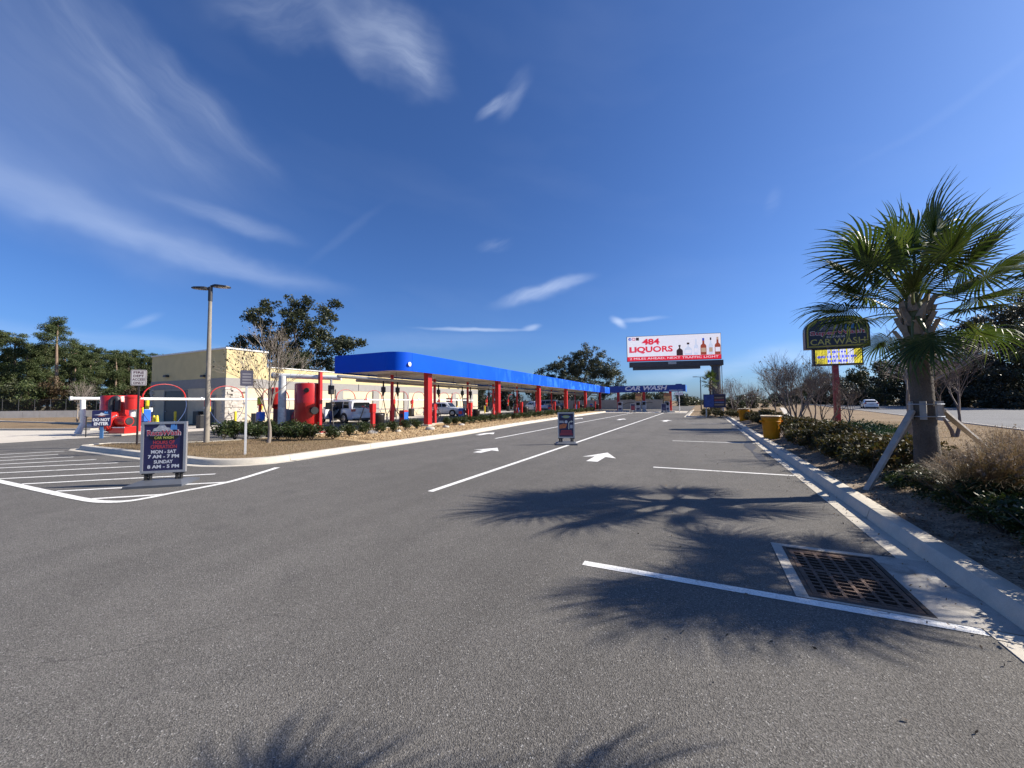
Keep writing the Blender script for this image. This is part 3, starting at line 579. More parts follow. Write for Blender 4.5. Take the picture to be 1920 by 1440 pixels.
def red_pedestal():
    r = thing('air_pedestal', 'pedestal', 'pedestal', group='red pedestals along the vacuum bays')
    mb = MB(); mb.bevbox((0, 0, 0.55), (0.2, 0.2, 1.1), 0.015); mb.build('post', M_red2, r)
    mb = MB(); mb.bevbox((0, 0, 1.28), (0.26, 0.28, 0.52), 0.02); mb.build('head', M_red, r)
    mb = MB(); mb.tube(smooth([(0.0, -.15, 1.2), (-.3, -.25, 1.32), (-.55, -.3, 1.4)], 4), 0.02, 6); mb.build('arm', M_red, r)
    return r
bin0, ped0 = litter_bin(), red_pedestal(); towA, towB = vend_tower(M_red, M_bluepl), vend_tower(M_bluepl, M_navy)
order = ['nearest bay', 'second bay', 'third bay', 'fourth bay', 'fifth bay', 'farthest bay']
for i, (pp, pt, pb) in enumerate(((699, 757, 711), (882, 866, 893), (978, 968, 985), (1040, 1031, 1046), (1085, 1078, 1090), (1116, 1109, 1120))):
    yp, yt, yb = (onX(p, 770, x).y for p, x in ((pp, -17.1), (pt, -17.9), (pb, -17.6)))
    o = ped0 if i == 0 else copy_tree(ped0); place(o, (-17.1, yp, 0.02), 0, 'square red pedestal by the hedge in the ' + order[i] + ' of the vacuum row')
    src = towA if i % 2 == 0 else towB; o = src if i < 2 else copy_tree(src); place(o, (-17.9, yt, 0.01), 0, ('red towel tower with blue side' if i % 2 == 0 else 'dark blue towel tower') + ' standing in the ' + order[i])
    o = bin0 if i == 0 else copy_tree(bin0); place(o, (-17.6, yb, 0.01), 0, 'black lined litter bin behind the hedge in the ' + order[i])
# ================================================================== WASH BUILDING
M_stucco = pm('yellow_stucco', (0.64, 0.52, 0.27), 0.85, var=0.06, scale=1.2, bump=0.35, bscale=45, dirt=0.12, dirtcol=(0.45, 0.36, 0.18))
M_band = pm('grey_stucco', (0.30, 0.285, 0.265), 0.85, var=0.06, bump=0.3, bscale=45)
M_block = pm('cream_block', (0.62, 0.52, 0.36), 0.85, var=0.08, scale=2.0, bump=0.3, bscale=30, dirt=0.15, dirtcol=(0.45, 0.38, 0.27))
M_stone = pm('ledge_stone', (0.47, 0.43, 0.38), 0.9, var=0.28, scale=5, bump=0.6, bscale=14)
M_door = pm('dark_door', (0.025, 0.028, 0.035), 0.45, var=0.2)
wb = thing('wash_building', 'yellow and grey stucco wash building with a taller end block', 'building')
BX0, BX1, BY0, BYT, BY1 = -44.7, -33.0, 17.3, 20.4, 54.9
def wall(name, x0, x1, y0, y1, z0, z1, m): mb = MB(); mb.bbox(x0, x1, y0, y1, z0, z1); return mb.build(name, m, wb)
wall('end_block_upper', BX0, BX1, BY0, BYT, 3.65, 5.9, M_stucco); wall('end_block_band', BX0 - .03, BX1 + .03, BY0 - .03, BYT + .03, 2.9, 3.65, M_band); wall('end_block_base', BX0, BX1, BY0, BYT, 0.0, 2.9, M_block)
wall('coping', BX0 - .08, BX1 + .08, BY0 - .08, BYT + .08, 5.9, 6.02, pm('white_coping', (0.75, 0.74, 0.70), 0.5, var=0.05))
wall('long_wall_upper', BX0, BX1 - .05, BYT, BY1, 3.58, 4.66, M_stucco); wall('long_wall_band', BX0, BX1 - .02, BYT + .03, BY1 + .02, 2.85, 3.58, M_band)
wall('long_wall_base', BX0, BX1 - .05, BYT, BY1, 0.0, 2.85, M_block); wall('long_coping', BX0 - .05, BX1 + .02, BYT + .08, BY1 + .05, 4.66, 4.74, MATS['white_coping'])
wall('plinth_band', BX1 - .06, BX1 - .015, BYT + .05, BY1, 0.82, 0.95, M_band)
for px in (636, 705, 762, 806, 851, 884):
    y = onX(px, 745, -33).y
    if y > BYT + .4 and y < BY1: mb = MB(); mb.bbox(BX1 - .06, BX1 + .07, y - .45, y + .45, 0, 3.0); mb.build('pilaster', M_band, wb)
for y0, y1, z0, z1, m in ((24.3, 24.35, 2.9, 3.6, M_door), (30.2, 30.25, 2.9, 3.6, M_door), (46.2, 49.0, 0.9, 2.2, M_glass), (50.5, 51.8, 0.05, 2.2, M_door)):
    mb = MB(); mb.bbox(BX1 - .06, BX1 + .01, y0, y1, z0, z1); mb.build('wall_joint' if y1 - y0 < .1 else ('window' if m is M_glass else 'door'), m, wb)
for px in (808, 862, 845): mb = MB(); p = onX(px, 727, -32.9); mb.bevbox((-32.75, p.y, 3.95), (0.3, 0.3, 0.2), 0.04); mb.build('wall_lamp', M_dgrey, wb)
def quoin(x, y, sx, sy):
    mb = MB(); z = 0.02; q = random.Random(int(x * 10 + y)); k = 0
    while z < 2.86:
        h = q.uniform(0.09, 0.17); l1, l2 = (q.uniform(0.45, 0.75), q.uniform(0.25, 0.4)) if k % 2 else (q.uniform(0.25, 0.4), q.uniform(0.5, 0.8)); p = q.uniform(0.03, 0.09)
        mb.box((x + sx * (p / 2 - l1 / 2), y + sy * (p / 2 - l2 / 2), z + h / 2), (l1 + p, l2 + p, h - .003)); z += h; k += 1
    o = mb.build('stone_quoin', M_stone, wb); o['kind'] = 'stuff'
quoin(BX1, BY0, 1, -1); quoin(BX0, BY0, -1, -1)
mb = MB()
for k in range(19): mb.box((BX1 + .04 + rnd.uniform(-.02, .03), BY0 + .55 + rnd.uniform(0, .5), 0.08 + k * .15), (0.16, rnd.uniform(.7, 1.2), 0.149))
o = mb.build('stone_pier', M_stone, wb); o['kind'] = 'stuff'
for pa, pb, z1 in ((310, 350, 2.75), (393, 404, 2.2)):
    a, b = onY(pa, 770, BY0), onY(pb, 770, BY0); mb = MB(); mb.bbox(a.x, b.x, BY0 - .05, BY0 + .03, 0.02, z1); d = mb.build('door', M_door, wb)
    mb = MB(); mb.bbox(a.x - .1, a.x - .002, BY0 - .09, BY0 + .02, 0.02, z1 + .1); mb.bbox(b.x + .002, b.x + .1, BY0 - .09, BY0 + .02, 0.02, z1 + .1); mb.bbox(a.x, b.x, BY0 - .09, BY0 + .02, z1 + .002, z1 + .1); mb.build('door_frame', M_band, d)
    mb = MB(); mb.bevbox((a.x + .25, BY0 - .09, 1.0), (0.14, .06, .05), .01); mb.build('door_handle', M_grey, d)
for p in (315, 385): q = onY(p, 706, BY0); mb = MB(); mb.prism_y([(q.x - .25, q.z - .05), (q.x + .25, q.z - .05), (q.x + .18, q.z + .12), (q.x - .18, q.z + .12)], BY0 - .28, BY0 - .01); mb.build('wall_lamp', M_dgrey, wb)
for y in (24.8, 33.0, 41.2, 49.0): mb = MB(); mb.bbox(BX1 - .06, BX1 - .046, y, y + .03, 3.6, 4.65); mb.build('stucco_joint', M_band, wb)
mb = MB(); mb.bevbox((-34.6, BY0 - .12, 1.5), (.4, .2, .6), .02); mb.build('meter_box', M_grey, wb)
a = onY(376, 785, BY0); mb = MB(); mb.bevbox((a.x, BY0 - .2, .55), (.8, .34, 1.0), .03); mb.build('utility_cabinet', M_black, wb)
# ================================================================== SECOND VACUUM ROW (beside the building)
X2 = -30.6
M_bluehose = pm('blue_hose', (0.05, 0.085, 0.20), 0.4, var=0.15)
pr = thing('vacuum_manifold', 'long white suction pipe running level past the building', 'pipe')
mb = MB(); mb.tube([(X2, 8.4, 1.98), (X2, 20, 1.93), (X2, 49.5, 1.86)], [0.088, 0.088, 0.075], 12); mb.build('main_pipe', M_wpvc, pr, smooth=R_(40))
for y in (8.4, 14.5, 21.5, 29, 37, 45): mb = MB(); mb.tube([(X2, y, 1.98), (X2, y + .1, 1.98)], 0.112, 12); mb.build('coupling', M_wpvc, pr)
mb = MB(); mb.tube(smooth([(X2, 8.9, 1.9), (X2, 8.92, 1.2), (X2, 8.95, 0.62), (X2, 9.1, 0.45), (X2 + .1, 9.9, 0.42)], 5), 0.11, 12); mb.build('drop_pipe', M_wpvc, pr, smooth=R_(40))
mb = MB(); mb.tube([(X2, 8.92, .58), (X2, 8.75, .05)], [.11, .15], 10); mb.build('elbow_foot', M_wpvc, pr)
def vac_arch(span=2.2, rise=0.95):
    r = thing('vacuum_arch', 'arch', 'vacuum', group='red arch vacuums beside the building')
    mb = MB(); mb.bevbox((0, 0, 0.95), (0.15, 0.15, 1.9), 0.015); mb.build('post', M_red2, r)
    mb = MB(); mb.bevbox((0, 0, 1.72), (0.26, 0.3, 0.5), 0.03); mb.build('pipe_saddle', M_red, r)
    mb = MB(); mb.bbox(-.1, .1, -.162, -.152, 1.3, 1.42); mb.build('sticker', M_white, r)
    pts = [(0, 0.12 + span / 2 - span / 2 * math.cos(math.pi * t / 14), 1.95 + rise * math.sin(math.pi * t / 14) ** 0.85) for t in range(15)]
    mb = MB(); mb.tube(pts, [0.022 + 0.028 * abs(1 - t / 7) ** 2 for t in range(15)], 8); mb.build('arch_boom', M_red, r, smooth=True)
    e = pts[-1]; mb = MB(); mb.tube(smooth([e, (0.02, e[1] + .05, 1.5), (0.05, e[1] - .15, 0.9), (0.1, e[1] - .7, 0.25), (0.1, e[1] - 1.4, 0.2), (0.08, 0.45, 0.6), (0.05, 0.15, 1.15)], 5), 0.021, 7); mb.build('hose', M_bluehose, r, smooth=True)
    mb = MB(); mb.tube([(0.05, 0.15, 1.1), (0.05, 0.13, 1.45)], [0.035, 0.06], 8); mb.build('nozzle', M_yellow, r)
    mb = MB(); mb.bevbox((0.3, -.45, 0.45), (0.5, 0.45, 0.9), .03); mb.build('mat_rack', M_black, r)
    return r
va0 = vac_arch(); nm = ['beside the red blower', 'in front of the building corner', 'behind the bare tree', 'behind the white estate car', 'left of the black litter bin', 'behind the red and blue towel tower', 'behind the first canopy column', 'behind the white crossover', 'right of the white crossover', 'past the end of the building', 'farthest from the camera']
AY = [11.3, 14.9] + [onX(p, 760, X2).y for p in (487, 628, 684, 738, 772, 822, 845, 912)] + [61]
for i, y in enumerate(AY):
    o = va0 if i == 0 else copy_tree(va0); place(o, (X2 + .02, y, 0.0), 0, 'red arched vacuum boom on a post ' + nm[i])
def bollard():
    r = thing('bollard', 'bollard', 'bollard', group='yellow bollards beside the wash building')
    mb = MB(); mb.lathe([(0.085, 0), (0.085, 0.98), (0.075, 1.04), (0.045, 1.08), (0.0, 1.09)], n=14); mb.build('sleeve', M_yellow, r, smooth=R_(50))
    mb = MB(); mb.lathe([(0.14, 0.0), (0.14, 0.02), (0.09, 0.03)], n=14); mb.build('footing', M_concrete, r); return r
b0 = bollard()
for i, (px, py, w) in enumerate(((328, 797, 'before the dark door'), (441, 799, 'at the stone corner'), (857, 776, 'near the far end of the long wall'), (909, 775, 'past the far end of the long wall'))):
    p = G(px, py); o = b0 if i == 0 else copy_tree(b0); place(o, p, 0, 'yellow rounded bollard ' + w)
def small_cone():
    r = thing('yellow_cap_post', 'cap', 'post', group='short yellow posts by the blower')
    mb = MB(); mb.lathe([(0.12, 0), (0.10, 0.5), (0.06, 0.85), (0.03, 0.88)], n=12); mb.build('sleeve', M_yellow, r, smooth=R_(50)); mb = MB(); mb.lathe([(.16, 0), (.16, .03), (.1, .04)], n=12); mb.build('foot', M_black, r); return r
s0 = small_cone(); place(s0, G(288, 803), 0, 'short yellow post, left one of the pair right of the red blower'); s1 = copy_tree(s0); place(s1, G(294, 803), 0, 'short yellow post, right one of the pair right of the red blower')
# ------------------------------------------------------------------ blower sets
def blower_set(name, label, loc, rz):
    r = thing(name, label, 'blower', loc, rz)
    mb = MB(); mb.lathe([(0.62, 0.25), (0.64, 0.3), (0.64, 2.05), (0.60, 2.1), (0.0, 2.12)], (-0.55, 0.35, 0), 28); mb.build('separator_tank', M_red, r, smooth=R_(40))
    mb = MB()
    for a in (45, 135, 225, 315): mb.tube([(-.55 + .5 * math.cos(R_(a)), .35 + .5 * math.sin(R_(a)), 0.05), (-.55 + .5 * math.cos(R_(a)), .35 + .5 * math.sin(R_(a)), .3)], .05, 6)
    mb.build('tank_legs', M_red, r)
    mb = MB(); mb.lathe([(0.28, 0), (0.31, 0.02), (0.31, 0.62), (0.33, 0.64), (0.33, 0.72), (0.24, 0.8), (0.22, 0.8)], (0.75, 0.1, 1.32), 22); mb.build('intake_filter', M_red, r, smooth=R_(40))
    mb = MB(); mb.tube([(0.75, .1, 1.34), (0.75, .1, 0.95)], .13, 12); mb.build('intake_neck', M_wpvc, r, smooth=R_(40))
    My = Matrix.Rotation(R_(90), 3, 'Y')
    mb = MB(); mb.lathe([(0.30, 0), (0.50, 0.05), (0.52, 0.12), (0.52, 0.42), (0.48, 0.5), (0.30, 0.52)], (-0.12, -0.25, 0.68), 24, M=My)
    for k in range(5): mb.lathe([(0.545, 0.1 + k * .075), (0.545, 0.13 + k * .075)], (-0.12, -0.25, 0.68), 24, M=My)
    mb.build('blower_volute', M_red, r, smooth=R_(40))
    mb = MB(); mb.lathe([(0.27, 0), (0.28, .02), (0.28, .5), (0.25, .56), (0.0, .57)], (0.45, -0.25, 0.72), 20, M=My)
    for k in range(14): a = 2 * math.pi * k / 14; mb.box((0.72, -.25 + .29 * math.cos(a), .72 + .29 * math.sin(a)), (.46, .012, .03), M=Matrix.Rotation(a, 3, 'X'))
    mo = mb.build('motor', M_red, r, smooth=R_(40))
    mb = MB(); mb.lathe([(0.20, 0), (0.19, .02), (0.05, .03)], (1.02, -.25, .72), 16, M=My); mb.build('fan_cowl', M_dgrey, mo)
    mb = MB(); mb.bevbox((0.65, -.25, .26), (0.95, .62, .36), .02); mb.build('motor_base', M_red, r)
    mb = MB(); mb.bbox(0.2, 1.12, -.57, -.562, .38, .43); mb.build('base_stripe', M_white, r)
    mb = MB(); mb.tube(smooth([(-.1, -.55, .3), (.05, -.62, .25), (.2, -.66, .5), (.32, -.62, .85), (.45, -.4, 1.05)], 5), .03, 7); mb.build('conduit', M_grey, r, smooth=True)
    mb = MB(); mb.tube(smooth([(-.1, -.25, 1.15), (-.1, -.25, 1.75), (0.0, -.2, 1.95), (.15, -.15, 1.9), (.15, -.15, 1.25)], 5), .12, 12); mb.build('discharge_duct', M_dgrey, r, smooth=True)
    mb = MB(); mb.bevbox((0.1, 0, .04), (2.7, 1.9, .08), .01); mb.build('pad', M_concrete, r)
    return r
pb = G(226, 808); blower_set('vacuum_blower', 'red blower set with tall separator tank by the service road', (pb.x * .875 - .1, pb.y * .875 - .1, 0.02), R_(20))
r = thing('control_box', 'blue control box on a stand right of the red blower', 'box', G(272, 804) * .93)
mb = MB(); mb.bevbox((0, 0, .95), (.5, .35, .75), .03); mb.build('housing', M_bluepl, r); mb = MB(); mb.tube([(-.15, 0, 0), (-.15, 0, .6)], .04, 6); mb.build('leg', M_dgrey, r); mb = MB(); mb.tube([(.15, 0, 0), (.15, 0, .6)], .04, 6); mb.build('leg', M_dgrey, r); mb = MB(); mb.bbox(-.12, .12, -.19, -.177, .95, 1.15); mb.build('gauge', M_white, r)
mb = MB(); mb.lathe([(.1, 0), (.1, .55), (.0, .6)], (-.1, .1, 1.33), 12); mb.build('yellow_filter', M_yellow, r)
r = thing('utility_post', 'red post topped with a white box near the short yellow posts', 'post', G(279, 806))
mb = MB(); mb.bevbox((0, 0, .55), (.14, .14, 1.1), .01); mb.build('post', M_red2, r); mb = MB(); mb.bevbox((0.02, 0, 1.28), (.34, .2, .26), .02); mb.build('junction_box', M_white, r)
# second set behind the bare tree
T = atd(578, 790, 21.5)
r = thing('separator_tank', 'tall glossy red vacuum separator tank behind the shrubs', 'tank', (T.x, T.y, 0.02))
mb = MB(); mb.lathe([(0.66, 0.1), (0.69, 0.14), (0.69, 1.6), (0.692, 1.62), (0.69, 1.64), (0.69, 2.62), (0.66, 2.68), (0.0, 2.72)], n=32); mb.build('shell', M_red, r, smooth=R_(40))
mb = MB(); mb.tube([(.5, -.48, 2.3), (.62, -.6, 2.28)], .13, 10); mb.build('port', M_black, r); mb = MB(); mb.tube([(.66, -.2, 1.2), (.85, -.25, 1.2)], .2, 12); mb.build('access_hatch', M_black, r)
mb = MB(); mb.bevbox((0, 0, .05), (1.7, 1.7, .1), .01); mb.build('pad', M_concrete, r)
p0, p1 = atd(515, 704, 21), atd(640, 709, 21.5)
r = thing('overhead_pipe', 'weathered white overhead pipe crossing between tree and canopy', 'pipe')
mb = MB(); mb.tube([p0, p1], .13, 12); mb.build('main_pipe', M_wpvc, r, smooth=R_(40)); q = atd(530, 705, 21.0)
mb = MB(); mb.tube([(q.x, q.y, q.z), (q.x, q.y, .5)], .2, 14); mb.build('riser', pm('weathered_pipe', (0.55, 0.55, 0.54), 0.6, var=0.25, scale=4, dirt=0.5, dirtcol=(0.25, 0.24, 0.23)), r, smooth=R_(40))
mb = MB(); mb.tube([p0 - (p1 - p0).normalized() * .12, p0], .17, 12); mb.build('end_cap', M_grey, r)
q = atd(600, 760, 21.2); r = thing('boom_post', 'tall slender red post at the edge of the red tank', 'post', (q.x, q.y, 0.02)); mb = MB(); mb.bevbox((0, 0, 1.65), (.16, .16, 3.3), .015); mb.build('post', M_red2, r); mb = MB(); mb.bevbox((0, 0, .03), (.4, .4, .06), .01); mb.build('base_plate', M_red2, r)
q = atd(621, 730, 20.8); r = thing('hose_reel', 'black hose head hanging from the overhead pipe right of the red tank', 'hose', (q.x, q.y, 0.02))
mb = MB(); mb.bevbox((0, 0, 2.3), (.24, .24, .5), .05); mb.build('reel', M_black, r); mb = MB(); mb.tube([(0, 0, 2.5), (0, 0, 2.86)], .06, 8); mb.build('swivel', M_grey, r)
mb = MB(); mb.tube(smooth([(0, 0, 2.1), (.1, -.02, 1.4), (.3, -.1, .6), (.6, -.2, .1), (1.0, -.1, .08), (1.5, .4, .5), (1.75, .7, 1.5)], 5), .028, 7); mb.build('hose', M_hose, r, smooth=True)
q = atd(543, 778, 22.5); r = thing('vacuum_turbine', 'red vacuum turbine with grey hopper behind the bare tree', 'blower', (q.x, q.y, 0.02), R_(20))
mb = MB(); mb.lathe([(0.42, 0), (.45, .02), (.45, .95), (.3, 1.2), (.12, 1.35)][::-1] if False else [(0.14, 1.25), (.45, 1.55), (.47, 2.45), (.42, 2.5), (0, 2.52)], (-.95, .2, 0), 22); mb.build('hopper', M_red, r, smooth=R_(40))
mb = MB(); mb.bevbox((-.7, .2, .65), (.6, .5, 1.25), .03); mb.build('filter_drum', pm('maroon', (0.12, 0.015, 0.015), .5), r); mb = MB(); mb.bevbox((-.15, .1, .7), (.6, .5, 1.1), .04); mb.build('muffler', pm('slate', (0.16, 0.18, 0.21), .5, var=.2), r)
mb = MB(); mb.lathe([(.2, 0), (.42, .05), (.42, .4), (.2, .45)], (.35, 0, .75), 20, M=Matrix.Rotation(R_(90), 3, 'Y')); mb.build('volute', M_red, r, smooth=R_(40)); mb = MB(); mb.prism_y([(.1, .05), (1.0, .05), (1.0, .6), (.75, .5), (.4, .3), (.1, .25)], -.3, .3); mb.build('skid', M_red, r)
q = atd(421 + 70, 775, 21.0)
r = thing('soap_pump', 'blue and yellow pump unit on a post left of the bare trunk', 'pump', (q.x - .1, q.y, 0.02)); mb = MB(); mb.bevbox((0, 0, .9), (.34, .3, .5), .04); mb.build('housing', M_bluepl, r); mb = MB(); mb.tube([(0, 0, 0), (0, 0, .7)], .07, 8); mb.build('stand', M_red2, r); mb = MB(); mb.lathe([(.15, 0), (.15, .35), (.05, .42)], (-.05, 0, 1.55), 12); mb.build('filter', M_yellow, r); mb = MB(); mb.tube([(-.05, 0, 1.1), (-.05, 0, 1.56)], .05, 8); mb.build('riser', M_red2, r)
# ================================================================== PAY CANOPY
PY = 58.0
pc = thing('pay_canopy', 'dark blue pay station canopy lettered CAR WASH across the lanes', 'canopy')
M_pblue = pm('pay_blue', (0.014, 0.050, 0.26), 0.4, var=0.06)
px0, px1 = -12.2, -2.0
for k in range(4):
    a = px0 + (px1 - px0) * k / 4 + .004; b = px0 + (px1 - px0) * (k + 1) / 4 - .004; mb = MB(); mb.bbox(a, b, PY, PY + .08, 2.80, 3.74); mb.build('fascia_panel', M_pblue, pc)
mb = MB(); mb.bbox(px1 - .08, px1, PY + .085, PY + 5, 2.8, 3.74); mb.build('fascia_panel', pm('pay_blue_sunlit', (0.03, 0.16, 0.55), .4, var=.06), pc); mb = MB(); mb.bbox(px0, px0 + .08, PY + .085, PY + 5, 2.8, 3.74); mb.build('fascia_panel', M_pblue, pc)  # sun-facing end: brighter copy of the canopy blue, sunlight put into the colour
mb = MB(); mb.bbox(px0 + .08, px1 - .08, PY + .09, PY + 5, 2.9, 3.6); mb.build('deck', M_soffit, pc)
mb = MB(); mb.prism_y([(-3.3, 3.742), (-2.4, 3.742), (-2.5, 3.86), (-3.2, 3.86)], PY + .02, PY + .5); mb.build('roof_unit', M_pblue, pc)
lettering(pc, 'CAR WASH', (onY(1172, 728, PY).x + onY(1251, 728, PY).x) / 2, 3.36, PY - .012, M_white, w=onY(1251, 728, PY).x - onY(1172, 728, PY).x, h=0.66, bold=0.035, shear=0.22)
lettering(pc, 'MEMBERS ONLY', onY(1268, 731, PY).x, 2.98, PY - .012, M_white, w=1.75, h=0.17, bold=0.01)
for px in (1159.5, 1207.5, 1257):
    x = onY(px, 750, PY + .6).x; mb = MB(); mb.bevbox((x, PY + .6, 1.42), (.36, .36, 2.96), .02); mb.build('column', M_red2, pc)
M_kiosk = pm('kiosk_grey', (0.34, 0.36, 0.40), 0.4, 0.3, var=.15)
M_menu = pm('menu_orange', (0.62, 0.33, 0.12), .5, var=.3, scale=4)
def kiosk(x, lab, menu=True, lean=0):
    r = thing('pay_kiosk', lab, 'kiosk', (x, PY - 1.6, 0.0), 0, 'pay kiosks under the pay canopy')
    mb = MB(); mb.bevbox((0, 0, .78), (.62, .5, 1.3), .04); mb.build('cabinet', M_kiosk, r); mb = MB(); mb.bbox(-.24, .24, -.262, -.252, .95, 1.35); mb.build('screen', M_glass, r)
    mb = MB(); mb.bevbox((0.1, .4, .07), (1.7, 2.6, .14), .03); mb.build('island', M_concrete, r); mb = MB(); mb.bbox(-.2, .2, -.264, -.253, .35, .6); mb.build('card_slot', M_navy, r)
    mb = MB(); mb.tube([(.4, -.2, 1.0), (1.0, -.2, 1.28), (1.9, -.2, 1.34)], .035, 6); mb.build('gate_arm', M_black, r)
    if menu: mb = MB(); mb.bbox(-.42, .42, .3, .36, 1.5, 2.6); m = mb.build('menu_panel', M_menu, r); mb = MB(); mb.bbox(-.42, .42, .285, .298, 2.2, 2.6); mb.build('menu_header', pm('menu_brown', (.30, .13, .06), .5, var=.2), m)
    return r
kiosk(onY(1163, 765, PY - 1.6).x, 'grey pay kiosk at the left column under the pay canopy', False); kiosk(onY(1197, 765, PY - 1.6).x, 'grey pay kiosk with orange menu, left of the middle red column'); kiosk(onY(1251, 765, PY - 1.6).x, 'grey pay kiosk with orange menu, nearest the exit lane')
r = thing('attendant_post', 'slim grey kiosk on the right of the middle red column', 'kiosk', (onY(1208, 765, PY - 1.2).x, PY - 1.2, 0)); mb = MB(); mb.bevbox((0, 0, .8), (.5, .45, 1.5), .03); mb.build('cabinet', M_kiosk, r); mb = MB(); mb.bbox(-.18, .18, -.24, -.229, 1.0, 1.4); mb.build('screen', M_glass, r)
r = thing('arrow_sign', 'white clearance arch post with small arrow sign right of the pay canopy', 'sign', (onY(1274, 765, PY - .5).x, PY - .5, 0)); mb = MB(); mb.tube([(0, 0, 0), (0, 0, 2.75)], .05, 8); mb.build('post', M_white, r); mb = MB(); mb.bbox(-.75, .55, -.03, .03, 2.15, 2.25); mb.build('cross_bar', M_dgrey, r); mb = MB(); mb.bbox(-.55, .5, -.025, .025, 2.3, 2.7); mb.build('panel', M_white, r)
# ================================================================== BILLBOARD
bL0, bL1, bR0, bR1 = atd(1176, 679, 67.3), atd(1172, 633, 67.3), atd(1353, 671, 64), atd(1349, 622.5, 64)
bc = (bL0 + bR0) / 2; bdir = Vector((bR0.x - bL0.x, bR0.y - bL0.y, 0)); BW = bdir.length; brz = math.atan2(bdir.y, bdir.x); bz0 = (bL0.z + bR0.z) / 2 - .05; BH = 4.35
bb = thing('billboard', 'lit liquor shop billboard reading 484 LIQUORS on a dark steel pole', 'billboard', (bc.x, bc.y, 0), brz)
mb = MB(); mb.bbox(-BW / 2, BW / 2, 0, .5, bz0, bz0 + BH); mb.build('cabinet', M_dgrey, bb)
M_led = pm('led_white', (0.5, 0.5, 0.52), 0.5, var=0.02, emit=(0.93, 0.90, 1.0), estr=0.40)
M_ledred = pm('led_red', (0.4, 0.01, 0.02), 0.5, var=0.02, emit=(0.72, 0.02, 0.05), estr=0.5)
M_leddark = pm('led_dark', (0.03, 0.02, 0.02), .5, emit=(.05, .02, .02), estr=.3)
M_ledblue = pm('led_blue', (0.02, 0.05, 0.35), .5, emit=(.02, .08, .5), estr=.4)
M_ledpink = pm('led_pink', (0.5, .15, .2), .5, emit=(.7, .2, .3), estr=.4)
M_ledbrown = pm('led_brown', (0.25, .05, .02), .5, emit=(.35, .06, .03), estr=.4)
M_ledtan = pm('led_tan', (0.45, .3, .2), .5, emit=(.55, .38, .28), estr=.4)
M_ledpale = pm('led_pale', (0.42, .46, .55), .5, emit=(.55, .6, .72), estr=.5)
scr = MB(); scr.bbox(-BW / 2 + .06, BW / 2 - .06, -.05, -.003, bz0 + .78, bz0 + BH - .07); scr.build('screen', M_led, bb)
mb = MB(); mb.bbox(-BW / 2 + .06, BW / 2 - .06, -.055, -.003, bz0 + .05, bz0 + .78); mb.build('screen_band', M_ledred, bb)
lettering(bb, '2 MILES AHEAD, NEXT TRAFFIC LIGHT', 0, bz0 + .42, -.068, M_led, w=BW * .94, h=.40, bold=.0)
fx = lambda u: -BW / 2 + u * BW
for dx, m, y in ((-.05, M_ledpink, -.062), (.0, M_ledred, -.07)):
    lettering(bb, '484', fx(.265) + dx, bz0 + 3.35 + dx, y, m, w=BW * (.175 if m is M_ledred else .195), h=.95 if m is M_ledred else 1.1, bold=.03)
    lettering(bb, 'LIQUORS', fx(.265) + dx, bz0 + 1.95 + dx, y, m, w=BW * (.46 if m is M_ledred else .475), h=1.1 if m is M_ledred else 1.25, bold=.025)
def disc_y(mb, cx, cz_, r, y, n=20, mi=0): mb.prism_y([(cx + r * math.cos(2 * math.pi * i / n), cz_ + r * math.sin(2 * math.pi * i / n)) for i in range(n)], y, y + .01, mi)
mb = MB(); disc_y(mb, fx(.035), bz0 + 3.85, .26, -.065); o = mb.build('social_icon', M_ledblue, bb); lettering(bb, 'f', fx(.038), bz0 + 3.8, -.078, M_led, h=.4, bold=.03)
mb = MB(); mb.prism_y([(fx(.062), bz0 + 3.6), (fx(.095), bz0 + 3.6), (fx(.095), bz0 + 4.1), (fx(.062), bz0 + 4.1)], -.065, -.055); mb.build('social_icon', M_ledpink, bb); mb = MB(); disc_y(mb, fx(.0785), bz0 + 3.85, .15, -.08); mb.build('icon_ring', M_led, bb)
mb = MB(); mb.prism_y([(fx(.102), bz0 + 3.6), (fx(.135), bz0 + 3.6), (fx(.135), bz0 + 4.1), (fx(.102), bz0 + 4.1)], -.065, -.055); mb.build('social_icon', M_leddark, bb)
def bottle(u, h, w, shape, body, neck, label):
    x = fx(u); z = bz0 + .80; prof = {'round': [(.5, 0), (.5, .45), (.42, .55), (.16, .66), (.1, .7), (.1, .9), (.13, .9), (.13, 1)], 'tall': [(.5, 0), (.5, .52), (.42, .6), (.2, .66), (.17, .72), (.17, 1)]}[shape]
    P = [(x + a * w, z + b * h) for a, b in prof] + [(x - a * w, z + b * h) for a, b in prof[::-1]]; mb = MB(); mb.prism_y(P, -.062, -.052); b_ = mb.build('bottle_picture', body, bb)
    mb = MB(); mb.prism_y([(x - .17 * w, z + .86 * h), (x + .17 * w, z + .86 * h), (x + .17 * w, z + 1.01 * h), (x - .17 * w, z + 1.01 * h)], -.075, -.063); mb.build('cap', neck, b_)
    if label: mb = MB(); mb.prism_y([(x - .4 * w, z + .16 * h), (x + .4 * w, z + .16 * h), (x + .4 * w, z + .42 * h), (x - .4 * w, z + .42 * h)], -.075, -.063); mb.build('label_panel', label, b_)
for a in ((.57, 1.75, 1.0, 'round', M_leddark, M_leddark, None), (.66, 2.1, 1.15, 'round', M_ledpale, M_leddark, M_led), (.742, 2.65, .66, 'tall', M_ledpale, M_ledpale, M_led), (.818, 2.75, .9, 'tall', M_ledbrown, M_ledblue, M_ledtan), (.893, 2.8, .66, 'tall', M_ledpale, M_leddark, M_ledtan), (.963, 2.85, .88, 'tall', M_ledbrown, M_ledtan, M_led)): bottle(*a)
